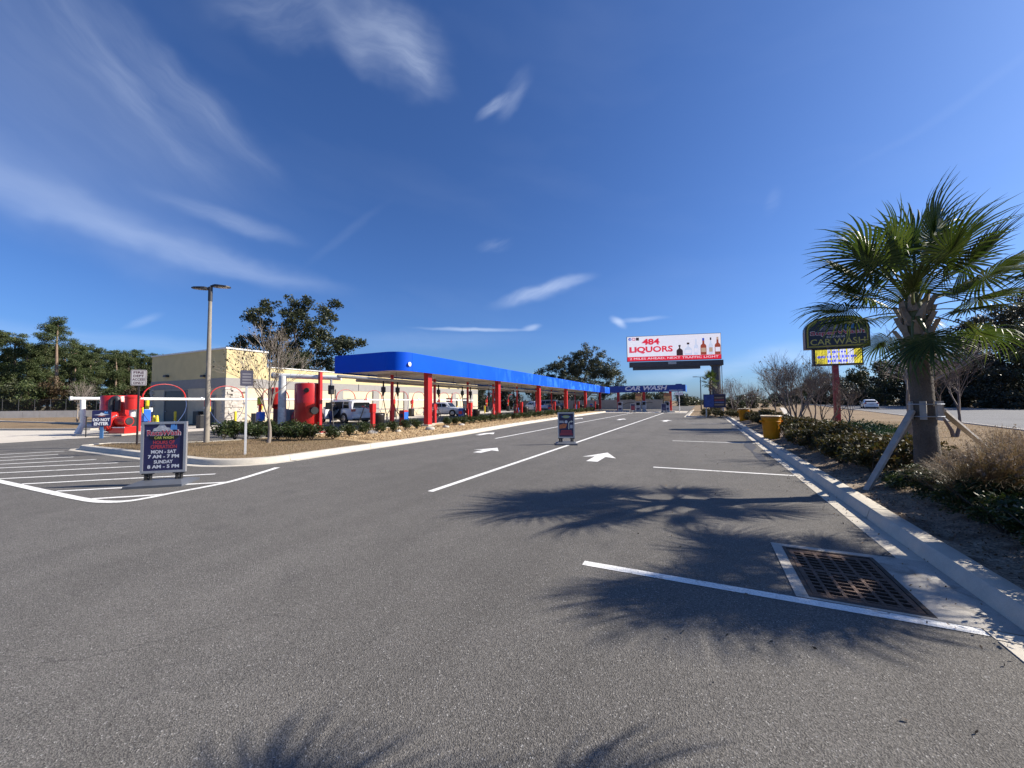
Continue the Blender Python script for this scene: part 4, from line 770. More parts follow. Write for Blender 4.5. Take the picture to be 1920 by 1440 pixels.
mb = MB(); mb.bbox(-BW / 2 + .4, BW / 2 + .3, .1, .9, bz0 - 1.0, bz0 - .12); mb.build('torsion_beam', pm('slate_steel', (0.045, 0.05, 0.06), .5, var=.15), bb)
mb = MB(); mb.bbox(-BW / 2 + 1.0, BW / 2 - 3.2, .3, 1.2, bz0 - 1.45, bz0 - 1.004); mb.build('catwalk', MATS['slate_steel'], bb)
mb = MB(); mb.bbox(-.8, .5, .05, .098, bz0 - .62, bz0 - .22); pl = mb.build('owner_plate', M_grey, bb)
mb = MB(); mb.lathe([(0.68, 0), (0.68, bz0 - 1.2), (0.95, bz0 - .95)], (BW / 2 - .75, .7, 0), 24); mb.build('pole', MATS['slate_steel'], bb, smooth=R_(40))
mb = MB(); mb.tube([(BW / 2 + .25, 1.0, bz0 - .2), (BW / 2 + .25, 1.0, 3.0)], .05, 6); mb.build('ladder_rail', M_dgrey, bb)
# ================================================================== SIGNS AND STREET FURNITURE
M_alu = pm('sign_aluminium', (0.50, 0.50, 0.52), 0.35, 0.7, var=0.08)
M_base = pm('grey_ballast', (0.085, 0.095, 0.115), 0.55, var=0.15, dirt=0.3)
M_poster = pm('poster_navy', (0.018, 0.018, 0.075), 0.3, var=0.08, coat=0.3)
M_let = pm('poster_white', (0.62, 0.63, 0.68), 0.5, var=0.03)
M_letred = pm('poster_red', (0.42, 0.045, 0.06), 0.5, var=0.04)
M_letyel = pm('poster_yellow', (0.50, 0.52, 0.10), 0.5)
M_letblue = pm('poster_blue', (0.08, 0.25, 0.60), 0.5)
M_letor = pm('poster_orange', (0.55, 0.16, 0.06), 0.5, var=.3, scale=12)
def ellipse_y(mb, cx, cz_, rx, rz_, y, n=24): mb.prism_y([(cx + rx * math.cos(2 * math.pi * i / n), cz_ + rz_ * math.sin(2 * math.pi * i / n)) for i in range(n)], y, y + .002)
def wash_logo(r, cx, cz_, s, y, word='RaceWash', sub='CAR WASH'):
    """car in suds above the shop name"""
    mb = MB(); ellipse_y(mb, cx, cz_ - .10 * s, .34 * s, .10 * s, y); mb.build('logo_oval', M_black, r)
    mb = MB(); mb.prism_y([(cx - .27 * s, cz_ + .07 * s), (cx + .20 * s, cz_ + .07 * s), (cx + .17 * s, cz_ + .15 * s), (cx + .05 * s, cz_ + .17 * s), (cx + .0 * s, cz_ + .25 * s), (cx - .10 * s, cz_ + .26 * s), (cx - .17 * s, cz_ + .17 * s), (cx - .25 * s, cz_ + .14 * s)], y, y + .002); mb.build('logo_car', pm('logo_silver', (0.42, 0.44, 0.48), .4, var=.3, scale=20), r)
    mb = MB()
    for dx, h in ((.17, .30), (.22, .36), (.27, .27)): mb.prism_y([(cx + (dx - .03) * s, cz_ + .10 * s), (cx + (dx + .035) * s, cz_ + .10 * s), (cx + (dx + .02) * s, cz_ + h * s), (cx + (dx - .01) * s, cz_ + (h - .05) * s)], y - .0025, y - .001)
    mb.build('logo_splash', M_letblue, r)
    lettering(r, word, cx, cz_ + .02 * s, y - .0035, M_let, w=.80 * s, h=.165 * s, bold=.05); lettering(r, word, cx, cz_ + .02 * s, y - .006, M_letred, w=.775 * s, h=.14 * s, bold=.02)
    lettering(r, sub, cx, cz_ - .115 * s, y - .004, M_letyel, w=.44 * s, h=.075 * s, bold=.02)
def aframe(label, loc, rz, W=0.72, H=1.0, base='wedge'):
    r = thing('pavement_sign', label, 'sign', loc, rz, 'swinging poster signs on ballast bases')
    z0 = 0.235
    mb = MB(); f = .045
    for a in ((-W / 2, -W / 2 + f, z0, z0 + H), (W / 2 - f, W / 2, z0, z0 + H), (-W / 2 + f, W / 2 - f, z0, z0 + f), (-W / 2 + f, W / 2 - f, z0 + H - f, z0 + H)): mb.bbox(a[0], a[1], -.03, .03, a[2], a[3])
    mb.build('frame', M_alu, r)
    mb = MB(); mb.bbox(-W / 2 + f, W / 2 - f, -.016, .016, z0 + f, z0 + H - f); mb.build('poster', M_poster, r)
    for s in (-1, 1):
        mb = MB()
        for k in range(7): mb.lathe([(.030, 0), (.034, .006), (.030, .012)], (s * W * .34 - .03, 0, .105 + k * .016), 10); mb.lathe([(.030, 0), (.034, .006), (.030, .012)], (s * W * .34 + .04, 0, .105 + k * .016), 10)
        mb.bbox(s * W * .34 - .09, s * W * .34 + .10, -.035, .035, z0 - .022, z0 - .002); mb.build('spring', M_black, r)
    mb = MB()
    if base == 'wedge':
        A = [(-W * .62, -.36), (W * .62, -.36), (W * .62, .36), (-W * .62, .36)]; Bt = [(-W * .46, -.12), (W * .46, -.12), (W * .46, .12), (-W * .46, .12)]
        vs = [(x, y, 0.0) for x, y in A] + [(x * 1.0, y * 1.0, .045) for x, y in A] + [(x, y, .10) for x, y in Bt]
        mb.add(vs, [(3, 2, 1, 0), (8, 9, 10, 11)] + [(i, (i + 1) % 4, 4 + (i + 1) % 4, 4 + i) for i in range(4)] + [(4 + i, 4 + (i + 1) % 4, 8 + (i + 1) % 4, 8 + i) for i in range(4)])
    mb.build('ballast_base', M_base, r); return r
FACE = math.atan2(_fw.y, _fw.x) - math.pi / 2
p = G(306, 908)
s1 = aframe('hours of operation sign on the hatched paving, tallest poster sign', p, R_(42), W=.76, H=1.02); y = -.019
wash_logo(s1, 0, 1.02, .72, y - .002)
lettering(s1, 'HOURS OF', 0, .845, y, M_letred, w=.36, h=.075, bold=.03); lettering(s1, 'OPERATION', 0, .755, y, M_letred, w=.44, h=.075, bold=.03)
lettering(s1, 'MON - SAT', 0, .655, y, M_let, w=.42, h=.07, bold=.035); lettering(s1, '7 AM - 7 PM', 0, .56, y, M_let, w=.52, h=.07, bold=.035)
lettering(s1, 'SUNDAY', 0, .455, y, M_let, w=.32, h=.07, bold=.035); lettering(s1, '8 AM - 5 PM', 0, .36, y, M_let, w=.53, h=.07, bold=.035)
s2 = aframe('blue poster sign with curved arrow standing on the middle lane line', G(1062, 833), R_(22), W=.62, H=.95); mb = MB()
mb = MB(); ellipse_y(mb, 0, 1.02, .14, .05, y); mb.build('logo_oval', M_letyel, s2); lettering(s2, 'RaceWash', 0, 1.02, y - .004, M_letblue, w=.34, h=.05, bold=.02)
mb = MB(); mb.prism_y([(-.25, .80), (-.07, .80), (-.07, .825), (-.25, .825)], y, y + .002); mb.prism_y([(-.25, .845), (-.09, .845), (-.09, .87), (-.25, .87)], y, y + .002); mb.build('poster_text_rows', M_let, s2)
mb = MB(); disc_y(mb, 0, .835, .055, y - .012, 16); mb.build('poster_badge', M_let, s2); mb = MB(); mb.prism_y([(-.25, .58), (-.02, .60), (.03, .74), (-.1, .77), (-.24, .72)], y, y + .002); mb.build('poster_picture', M_letor, s2)
A = arc(.18, .76, .10, 180, 90, 6); B = arc(.18, .76, .065, 180, 90, 6); mb = MB(); mb.prism_y([(.08, .56)] + A + B[::-1] + [(.115, .56)], y, y + .002); mb.prism_y([(.18, .80), (.26, .843), (.18, .89)], y, y + .002); mb.build('poster_arrow', pm('poster_cream', (.55, .56, .48), .5), s2)
mb = MB()
for k in range(3): mb.prism_y([(.14, .60 + k * .045), (.24, .60 + k * .045), (.24, .628 + k * .045), (.14, .628 + k * .045)], y, y + .002)
mb.build('poster_text_rows', M_let, s2); mb = MB()
for k in range(4): mb.prism_y([(-.24 + .02 * k, .34 + k * .05), (.24 - .015 * k, .34 + k * .05), (.24 - .015 * k, .37 + k * .05), (-.24 + .02 * k, .37 + k * .05)], y, y + .002)
mb.build('poster_text_rows', M_letred, s2)
s3 = aframe('small poster sign with red picture at the end of the left lane line', G(1187, 773.5), R_(6), W=.62, H=.95); mb = MB(); mb.prism_y([(-.25, .35), (.25, .35), (.25, .9), (-.25, .9)], y, y + .002); mb.build('poster_picture', pm('poster_dark_red', (.20, .03, .05), .5, var=.4, scale=9), s3)
s4 = aframe('small dark poster sign at the end of the middle lane line', G(1245, 774), R_(6), W=.62, H=.95); mb = MB(); mb.prism_y([(-.2, .4), (.2, .4), (.2, .7), (-.2, .7)], y, y + .002); mb.build('poster_picture', pm('poster_slate', (.06, .06, .12), .5, var=.4, scale=9), s4)
# ---- lamp standard with two flat heads
L0 = G(387, 831, .1)
lp = thing('lamp_post', 'tall tapered concrete lamp post with two flat luminaires on the island', 'lamp post', L0)
M_pole = pm('concrete_pole', (0.27, 0.24, 0.195), .8, var=.12, scale=2, bump=.25, dirt=.2)
mb = MB(); mb.lathe([(.10, -.1), (.098, 0), (.058, 5.7)], n=18); mb.build('pole', M_pole, lp, smooth=R_(40)); mb = MB(); mb.lathe([(.075, 5.55), (.075, 6.1), (.05, 6.12)], n=14); mb.build('tenon', M_dgrey, lp, smooth=R_(40))
M_lum = pm('luminaire_bronze', (.035, .033, .032), .4, .4, var=.15); M_lens = pm('led_lens', (.33, .30, .27), .25, var=.3, scale=14)
for s, ang in ((1, R_(52)), (-1, R_(214))):
    h = bpy.data.objects.new('luminaire', None); 
    d = Vector((math.cos(ang), math.sin(ang), 0)); n = Vector((-d.y, d.x, 0)); z = 6.12 if s > 0 else 6.0
    prof = [(.06, .05, .08), (.16, .13, .09), (.27, .17, .075), (.52, .16, .055), (.63, .10, .04), (.66, .05, .025)]; mb = MB(); vs = []; fs = []
    for t, w, hh in prof:
        for a, zz in ((-1, 0), (-.9, hh), (.9, hh), (1, 0)): q = d * t + n * (a * w); vs.append((q.x, q.y, z + zz + t * .05))
    for i in range(len(prof) - 1):
        for j in range(4): fs.append((i * 4 + j, i * 4 + (j + 1) % 4, (i + 1) * 4 + (j + 1) % 4, (i + 1) * 4 + j))
    fs += [(0, 1, 2, 3), (23, 22, 21, 20)]; mb.add(vs, fs); ob = mb.build('luminaire', M_lum, lp)
    mb = MB(); Q = [d * t + n * w for t, w in ((.24, -.11), (.54, -.11), (.54, .11), (.24, .11))]; mb.poly([(q.x, q.y, z - .008 + t * .05) for q, t in zip(Q, (.24, .54, .54, .24))]); mb.build('lens', M_lens, ob); bpy.data.objects.remove(h)
    mb = MB(); mb.tube([(0, 0, z + .02), tuple(d * .12 + Vector((0, 0, z + .05)))], .045, 8); mb.build('arm', M_lum, lp)
# ---- small traffic signs
def round_rect(w, h, r=.03, n=4):
    P = []
    for cx, cz_, a0 in ((w / 2 - r, h / 2 - r, 0), (-w / 2 + r, h / 2 - r, 90), (-w / 2 + r, -h / 2 + r, 180), (w / 2 - r, -h / 2 + r, 270)):
        P += [(cx + r * math.cos(R_(a0 + 90 * i / n)), cz_ + r * math.sin(R_(a0 + 90 * i / n))) for i in range(n + 1)]
    return P
M_sgn = pm('sign_shade_white', (.60, .57, .55), .45, var=.08, dirt=.15); M_sred = pm('sign_maroon', (.10, .03, .04), .5)
fs_ = thing('access_sign', 'square FIRE DEPT ACCESS ONLY sign on a thin post at the island edge', 'sign', G(256.5, 836.5, .1), R_(48))
mb = MB(); mb.bevbox((0, 0, 1.4), (.055, .04, 2.85), .006); mb.build('post', pm('sign_post_dark', (.055, .045, .045), .5, .4, var=.2), fs_)
mb = MB(); mb.prism_y([(x, z + 2.5) for x, z in round_rect(.46, .58, .04)], -.032, -.024); mb.build('plate', M_sgn, fs_); mb = MB(); mb.prism_y([(x, z + 2.5) for x, z in round_rect(.43, .55, .035)], -.0335, -.0325); mb.build('plate_border', M_sred, fs_); mb = MB(); mb.prism_y([(x, z + 2.5) for x, z in round_rect(.405, .525, .03)], -.0352, -.0342); mb.build('plate_field', M_sgn, fs_)
for k, t in enumerate(('FIRE', 'DEPT', 'ACCESS', 'ONLY')): lettering(fs_, t, 0, 2.69 - k * .128, -.037, M_sred, w=.36 if t == 'ACCESS' else .30, h=.085, bold=.02)
p2 = thing('lane_sign', 'narrow grey sign on a white edged post in front of the bare tree', 'sign', G(459.5, 854, .1), R_(62))
mb = MB(); mb.bevbox((0, 0, 1.15), (.06, .045, 2.5), .006); mb.build('post', pm('post_steel', (.62, .62, .62), .4, .3, var=.1), p2)
mb = MB(); mb.prism_y([(x, z + 2.26) for x, z in round_rect(.32, .46, .03)], -.034, -.026); mb.build('plate', pm('sign_back_grey', (.13, .12, .15), .4, .4, var=.15), p2); mb = MB()
for k in range(4): mb.prism_y([(-.11, 2.10 + k * .085), (.11, 2.10 + k * .085), (.11, 2.145 + k * .085), (-.11, 2.145 + k * .085)], -.036, -.035)
mb.build('faded_rows', pm('sign_row_grey', (.22, .21, .23), .5), p2)
D0 = G(190.5, 809) * .79; D0.z = 0
dn = thing('do_not_enter_sign', 'navy DO NOT ENTER sign on a blue post beside the blower', 'sign', D0, R_(50)); M_bpost = pm('blue_post', (.06, .16, .34), .4, var=.1)
mb = MB(); mb.bevbox((0, 0, .45), (.16, .08, .9), .01); mb.build('post', M_bpost, dn); mb = MB(); mb.prism_y([(x, z + 1.22) for x, z in round_rect(.86, .95, .03)], -.07, -.045); mb.build('plate', M_navy, dn); mb = MB()
mb.prism_y([(-.36, 1.42), (-.1, 1.46), (-.02, 1.56), (.1, 1.52), (.14, 1.46), (.37, 1.44), (.1, 1.40), (.0, 1.36), (-.1, 1.40)], -.074, -.072); mb.build('logo_car', M_let, dn); mb = MB(); mb.prism_y([(.08, 1.5), (.3, 1.5), (.26, 1.63), (.2, 1.58), (.16, 1.66), (.12, 1.56)], -.077, -.075); mb.build('logo_splash', M_letblue, dn); mb = MB(); mb.prism_y([(-.16, 1.335), (.18, 1.335), (.14, 1.37), (-.13, 1.37)], -.077, -.075); mb.build('logo_underline', M_letor, dn)
dn.scale = (.8, .8, .8); lettering(dn, 'DO NOT', 0, 1.13, -.074, M_white, w=.76, h=.19, bold=.05); lettering(dn, 'ENTER', 0, .89, -.074, M_white, w=.66, h=.19, bold=.05)
r = thing('marker_post', 'thin black post left of the DO NOT ENTER sign', 'post', G(161, 809) * .82); mb = MB(); mb.tube([(0, 0, 0), (0, 0, 1.0)], .025, 6); mb.build('post', M_black, r); mb = MB(); mb.bevbox((0, 0, 1.02), (.3, .06, .05), .01); mb.build('cap', M_black, r)
# ---- pole sign
S0 = Vector((6.72, 27.4, .08)); sx0, sx1 = 5.36, 8.2
ps = thing('pole_sign', 'arched SuperWash Express car wash sign with yellow message screen on a red post', 'sign', S0)
cx = (sx0 + sx1) / 2 - S0.x; W = sx1 - sx0; zb = 4.42; hs = .95; ht = 1.78
def arch_outline(w, h_side, h_top, z, n=18, inset=0):
    w2 = w / 2 - inset; P = [(-w2, z + inset), (w2, z + inset)]
    for i in range(n + 1): a = math.pi * i / n; c = math.cos(a); P.append((math.copysign(abs(c) ** .78, c) * w2, z + h_side + (h_top - h_side - inset) * math.sin(a) ** .8))
    return P
mb = MB(); mb.prism_y([(x + cx, z - S0.z) for x, z in arch_outline(W, hs, ht, zb)], -.30, .30); mb.build('cabinet', pm('sign_black', (.02, .022, .025), .4), ps)
mb = MB(); mb.prism_y([(x + cx, z - S0.z) for x, z in arch_outline(W, hs, ht, zb, inset=.07)], -.32, -.305); mb.build('yellow_edge', pm('sign_gold', (.36, .31, .05), .5), ps)
mb = MB(); mb.prism_y([(x + cx, z - S0.z) for x, z in arch_outline(W, hs, ht, zb, inset=.15)], -.335, -.322); mb.build('sign_face', pm('sign_night', (.012, .014, .03), .35), ps)
yf = -.345; zz = zb - S0.z
lettering(ps, 'CAR WASH', cx, zz + .36, yf, pm('sign_yellow', (.46, .41, .10), .5), w=2.4, h=.33, bold=.01); lettering(ps, 'EXPRESS', cx - .05, zz + .62, yf, M_sgn, w=.8, h=.11, bold=.01)
lettering(ps, 'SuperWash', cx, zz + .83, yf, M_sgn, w=2.42, h=.33, bold=.05); lettering(ps, 'SuperWash', cx, zz + .83, yf - .006, pm('sign_crimson', (.36, .03, .06), .5), w=2.36, h=.27, bold=.02)
mb = MB(); mb.prism_y([(cx - .75, zz + 1.0), (cx + .3, zz + 1.0), (cx + .2, zz + 1.25), (cx + .1, zz + 1.42), (cx - .1, zz + 1.18), (cx - .3, zz + 1.5), (cx - .42, zz + 1.3)], yf + .004, yf + .007); mb.build('logo_car', pm('logo_outline', (.10, .10, .12), .4, var=.6, scale=9), ps)
mb = MB()
for a, b, c_, d_ in ((-.75, 1.02, -.4, 1.38), (-.4, 1.38, -.3, 1.52), (-.3, 1.52, -.1, 1.2), (-.1, 1.2, .12, 1.42), (.12, 1.42, .28, 1.05), (-.35, 1.25, -.25, 1.12), (-.1, 1.05, .02, 1.15)):
    t = .013; mb.prism_y([(cx + a, zz + b - t), (cx + c_, zz + d_ - t), (cx + c_, zz + d_ + t), (cx + a, zz + b + t)], yf - .002, yf + .002)
mb.build('logo_lines', M_let, ps); mb = MB(); mb.prism_y([(cx + .35, zz + 1.02), (cx + .85, zz + 1.02), (cx + .82, zz + 1.3), (cx + .68, zz + 1.42), (cx + .6, zz + 1.3), (cx + .5, zz + 1.45), (cx + .38, zz + 1.25)], yf, yf + .004); mb.build('logo_splash', pm('sign_blue', (.03, .13, .28), .5, var=.4, scale=8), ps)
ex0, ex1, ez0, ez1 = 5.72 - S0.x, 7.9 - S0.x, 3.46 - S0.z, 4.40 - S0.z
mb = MB(); mb.bbox(ex0, ex1, -.2, .2, ez0, ez1); mb.build('screen_case', MATS['sign_black'], ps)
M_scry = pm('screen_yellow', (.4, .36, .05), .5, emit=(.95, .80, .06), estr=.55); M_scrw = pm('screen_white', (.4, .4, .5), .5, emit=(.80, .82, 1.0), estr=.6); M_scrb = pm('screen_blue', (.02, .03, .3), .5, emit=(.05, .08, .85), estr=.6)
sc_ = bpy.data.objects.new('message_screen', None); bpy.data.objects.remove(sc_); nb = 30; bw = (ex1 - ex0 - .14) / nb
mbY, mbW = MB(), MB()
for k in range(nb):
    x = ex0 + .09 + k * bw; u = k / nb; (mbY if (u < .24 or u > .80 or k % 5 == 0) else mbW).bbox(x + .004, x + bw - .014, -.214, -.202, ez0 + .09, ez1 - .06)
mbY.build('screen_bars', M_scry, ps); mbW.build('screen_bars', M_scrw, ps)
q_ = random.Random(3); mbB = MB()
for z, x0, x1 in ((ez1 - .20, -.42, .36), (ez1 - .46, -.92, .74), (ez1 - .70, -.46, .42)):
    x = (ex0 + ex1) / 2 + x0
    while x < (ex0 + ex1) / 2 + x1:
        w = q_.choice((.035, .05, .07)); h_ = q_.choice((.12, .15, .09)); mbB.bbox(x, x + w, -.224, -.216, z - h_ / 2, z + h_ / 2); x += w + q_.choice((.012, .02, .02, .07))
mbB.build('screen_message', M_scrb, ps)
mb = MB(); mb.bevbox((0, 0, (ez0) / 2), (.26, .26, ez0 + .02), .01); mb.build('post', pm('sign_post_red', (.30, .02, .035), .4, var=.12, dirt=.15), ps); mb = MB(); mb.bevbox((0, 0, .0), (.7, .7, .1), .02); mb.build('footing', M_concrete, ps)
# ---- menu board
mbz = onY(1318.5, 740, 37.6); mbe = onY(1361, 764, 37.6); c0 = (mbz.x + mbe.x) / 2; w = mbe.x - mbz.x
mn = thing('menu_board', 'blue and brown wash menu board on two posts at the far kerb', 'sign', (c0, 37.6, .1))
mb = MB(); mb.bbox(-w / 2, w / 2, -.06, .06, .85, 1.98); mb.build('board', M_navy, mn); mb = MB(); mb.bbox(-w / 2 + .04, -.05, -.072, -.062, .9, 1.93); mb.build('left_panel', pm('menu_blue', (.03, .06, .22), .5, var=.4, scale=3), mn); mb = MB(); mb.bbox(-.02, w / 2 - .06, -.072, -.062, .95, 1.9); rp = mb.build('right_panel', pm('menu_black', (.03, .02, .03), .5), mn)
for k, m in enumerate(('menu_row_tan', 'menu_row_blue', 'menu_row_red', 'menu_row_tan')): mb = MB(); mb.bbox(0, w / 2 - .12, -.082, -.074, 1.02 + k * .2, 1.15 + k * .2); mb.build('price_row', pm(m, {'menu_row_tan': (.24, .17, .12), 'menu_row_blue': (.10, .13, .26), 'menu_row_red': (.26, .06, .06)}[m], .5, var=.3, scale=6), rp)
for s in (-1, 1): mb = MB(); mb.bevbox((s * w * .38, .02, .43), (.1, .1, .86), .01); mb.build('post', M_grey, mn)
# ---- yellow round litter cans
M_can = pm('yellow_can', (.85, .44, .02), .42, var=.08, dirt=.2, dirtcol=(.42, .22, .04))
M_can = leaf_mat('yellow_can_plastic', [(.78, .34, .012), (.86, .42, .02)], .45, .45, 3)
def can(label, loc, rz):
    r = thing('litter_can', label, 'litter can', loc, rz, 'yellow litter cans along the kerb')
    mb = MB(); mb.lathe([(.255, 0), (.26, .02), (.30, .60), (.305, .62), (.32, .63), (.32, .655), (.31, .665), (.325, .80), (.345, .81), (.345, .85), (.325, .86), (.315, .82), (.28, .3), (.24, .03)], n=28); b_ = mb.build('can_body', M_can, r, smooth=R_(35))
    for s in (0, math.pi): mb = MB(); mb.bevbox((.335 * math.cos(s), .335 * math.sin(s), .66), (.10, .16, .10), .02, s); mb.build('handle', M_can, r)
    mb = MB(); mb.lathe([(.30, .70), (.335, .875), (.35, .84), (.352, .86), (.30, .72)], n=24); mb.build('bag_rim', pm('bag_white', (.55, .50, .42), .4, bump=.5, bscale=10), r, smooth=True); return r
can('yellow round litter can, the nearer of two among the kerb shrubs', G(1447, 822, .12), R_(200)); can('yellow round litter can, the farther of two among the kerb shrubs', G(1395, 789.5, .12), R_(150))
# ---- far street lamp and end wall
q = atd(1315, 770, 62); r = thing('street_lamp', 'thin street lamp with one flat head against the sky by the menu board', 'street lamp', (q.x, q.y, 0)); hz = atd(1314, 706.5, 62).z
mb = MB(); mb.tube([(0, 0, 0), (0, 0, hz)], [.09, .055], 8); mb.build('pole', M_dgrey, r); mb = MB(); mb.tube([(0, 0, hz - .04), (-.45, -.2, hz)], .04, 6); mb.bevbox((-.75, -.35, hz), (.65, .3, .09), .02, R_(25)); mb.build('head', M_dgrey, r)
M_pwall = pm('perimeter_wall', (.42, .36, .29), .85, var=.1, scale=.6, dirt=.2)
pw = thing('perimeter_wall', 'long low beige block wall behind the vacuum bays and pay lanes', 'wall')
wa, wb_ = Vector((-40.5, 70, 0)), Vector((-6.6, 78, 0)); n_ = 12
for k in range(n_):
    a = wa.lerp(wb_, k / n_); b = wa.lerp(wb_, (k + 1) / n_); d = b - a; ang = math.atan2(d.y, d.x); c_ = (a + b) / 2
    mb = MB(); mb.box((c_.x, c_.y, .88), (d.length - .02, .2, 1.76), ang); mb.build('wall_panel', M_pwall, pw); mb = MB(); mb.box((a.x, a.y, .94), (.34, .34, 1.88), ang); mb.build('pier', M_pwall, pw)
# ---- back wall and chain link fence at the left
bw_ = thing('retaining_wall', 'low pale concrete wall under the chain link fence at the left', 'wall'); A_, B_ = atd(-90, 760, 50), atd(290, 760, 55); A_.z = B_.z = 0; n_ = 12
for k in range(n_):
    a = A_.lerp(B_, k / n_); b = A_.lerp(B_, (k + 1) / n_); d = b - a; c_ = (a + b) / 2; mb = MB(); mb.box((c_.x, c_.y, .45), (d.length - .03, .3, .95), math.atan2(d.y, d.x)); mb.build('wall_panel', pm('pale_wall', (.55, .52, .46), .85, var=.1, scale=.7, dirt=.3, dirtcol=(.35, .32, .27)), bw_)
cf = thing('chain_link_fence', 'black chain link fence above the pale wall in front of the pines', 'fence')
def fence_mat():
    m = pm('chain_link', (.03, .03, .03), .5, .5); nt = m.node_tree; N = nt.nodes; L = nt.links; b = N['Principled BSDF']; tc = N.new('ShaderNodeTexCoord'); mp = N.new('ShaderNodeMapping'); mp.inputs['Rotation'].default_value = (0, R_(45), 0); L.new(tc.outputs['Object'], mp.inputs[0]); br = N.new('ShaderNodeSeparateXYZ'); L.new(mp.outputs[0], br.inputs[0]); outs = []
    for k in (0, 2):
        f = N.new('ShaderNodeMath'); f.operation = 'MULTIPLY'; L.new(br.outputs[k], f.inputs[0]); f.inputs[1].default_value = 14; g = N.new('ShaderNodeMath'); g.operation = 'FRACT'; L.new(f.outputs[0], g.inputs[0]); h = N.new('ShaderNodeMath'); h.operation = 'LESS_THAN'; L.new(g.outputs[0], h.inputs[0]); h.inputs[1].default_value = .13; outs.append(h.outputs[0])
    mx = N.new('ShaderNodeMath'); mx.operation = 'MAXIMUM'; L.new(outs[0], mx.inputs[0]); L.new(outs[1], mx.inputs[1]); L.new(mx.outputs[0], b.inputs['Alpha']); return m
d = B_ - A_; ang = math.atan2(d.y, d.x); mb = MB(); mb.add([(0, 0, .95), (d.length, 0, .95), (d.length, 0, 2.4), (0, 0, 2.4)], [(0, 1, 2, 3)]); mb.build('mesh_fabric', fence_mat(), cf, loc=A_, rz=ang)
for k in range(14): p = A_.lerp(B_, k / 13); mb = MB(); mb.tube([(p.x, p.y, .9), (p.x, p.y, 2.5)], .035, 6); mb.build('fence_post', M_dgrey, cf)
for z in (.98, 2.4): mb = MB(); mb.tube([(A_.x, A_.y, z), (B_.x, B_.y, z)], .022, 5); mb.build('rail', M_dgrey, cf)
# ================================================================== VEHICLES AND PERSON
M_carw = pm('white_car_paint', (.74, .74, .74), .25, var=.03, coat=.6); M_cars = pm('silver_car_paint', (.60, .62, .65), .25, .2, var=.03, coat=.6)
M_tyre = pm('tyre', (.015, .015, .015), .8, var=.2); M_rim = pm('alloy_rim', (.40, .41, .42), .3, .8, var=.1); M_tail = pm('tail_lamp', (.45, .02, .03), .15, coat=.5); M_head = pm('head_lamp', (.6, .62, .65), .1, coat=.5); M_trim = pm('car_trim', (.03, .03, .032), .5)
def loft(mb, st):
    """stations (x, [(y,z)...] half section from sill up to the centre line) mirrored into a closed skin"""
    rings = []
    for x, sec in st: rings.append([(x, y, z) for y, z in sec] + [(x, -y, z) for y, z in sec[::-1]])
    n = len(rings[0]); vs = [p for r in rings for p in r]; fs = []
    for i in range(len(rings) - 1):
        for j in range(n): a = i * n + j; b = i * n + (j + 1) % n; fs.append((a, a + n, b + n, b))
    fs += [tuple(range(n)), tuple((len(rings) - 1) * n + j for j in range(n - 1, -1, -1))]; mb.add(vs, fs)
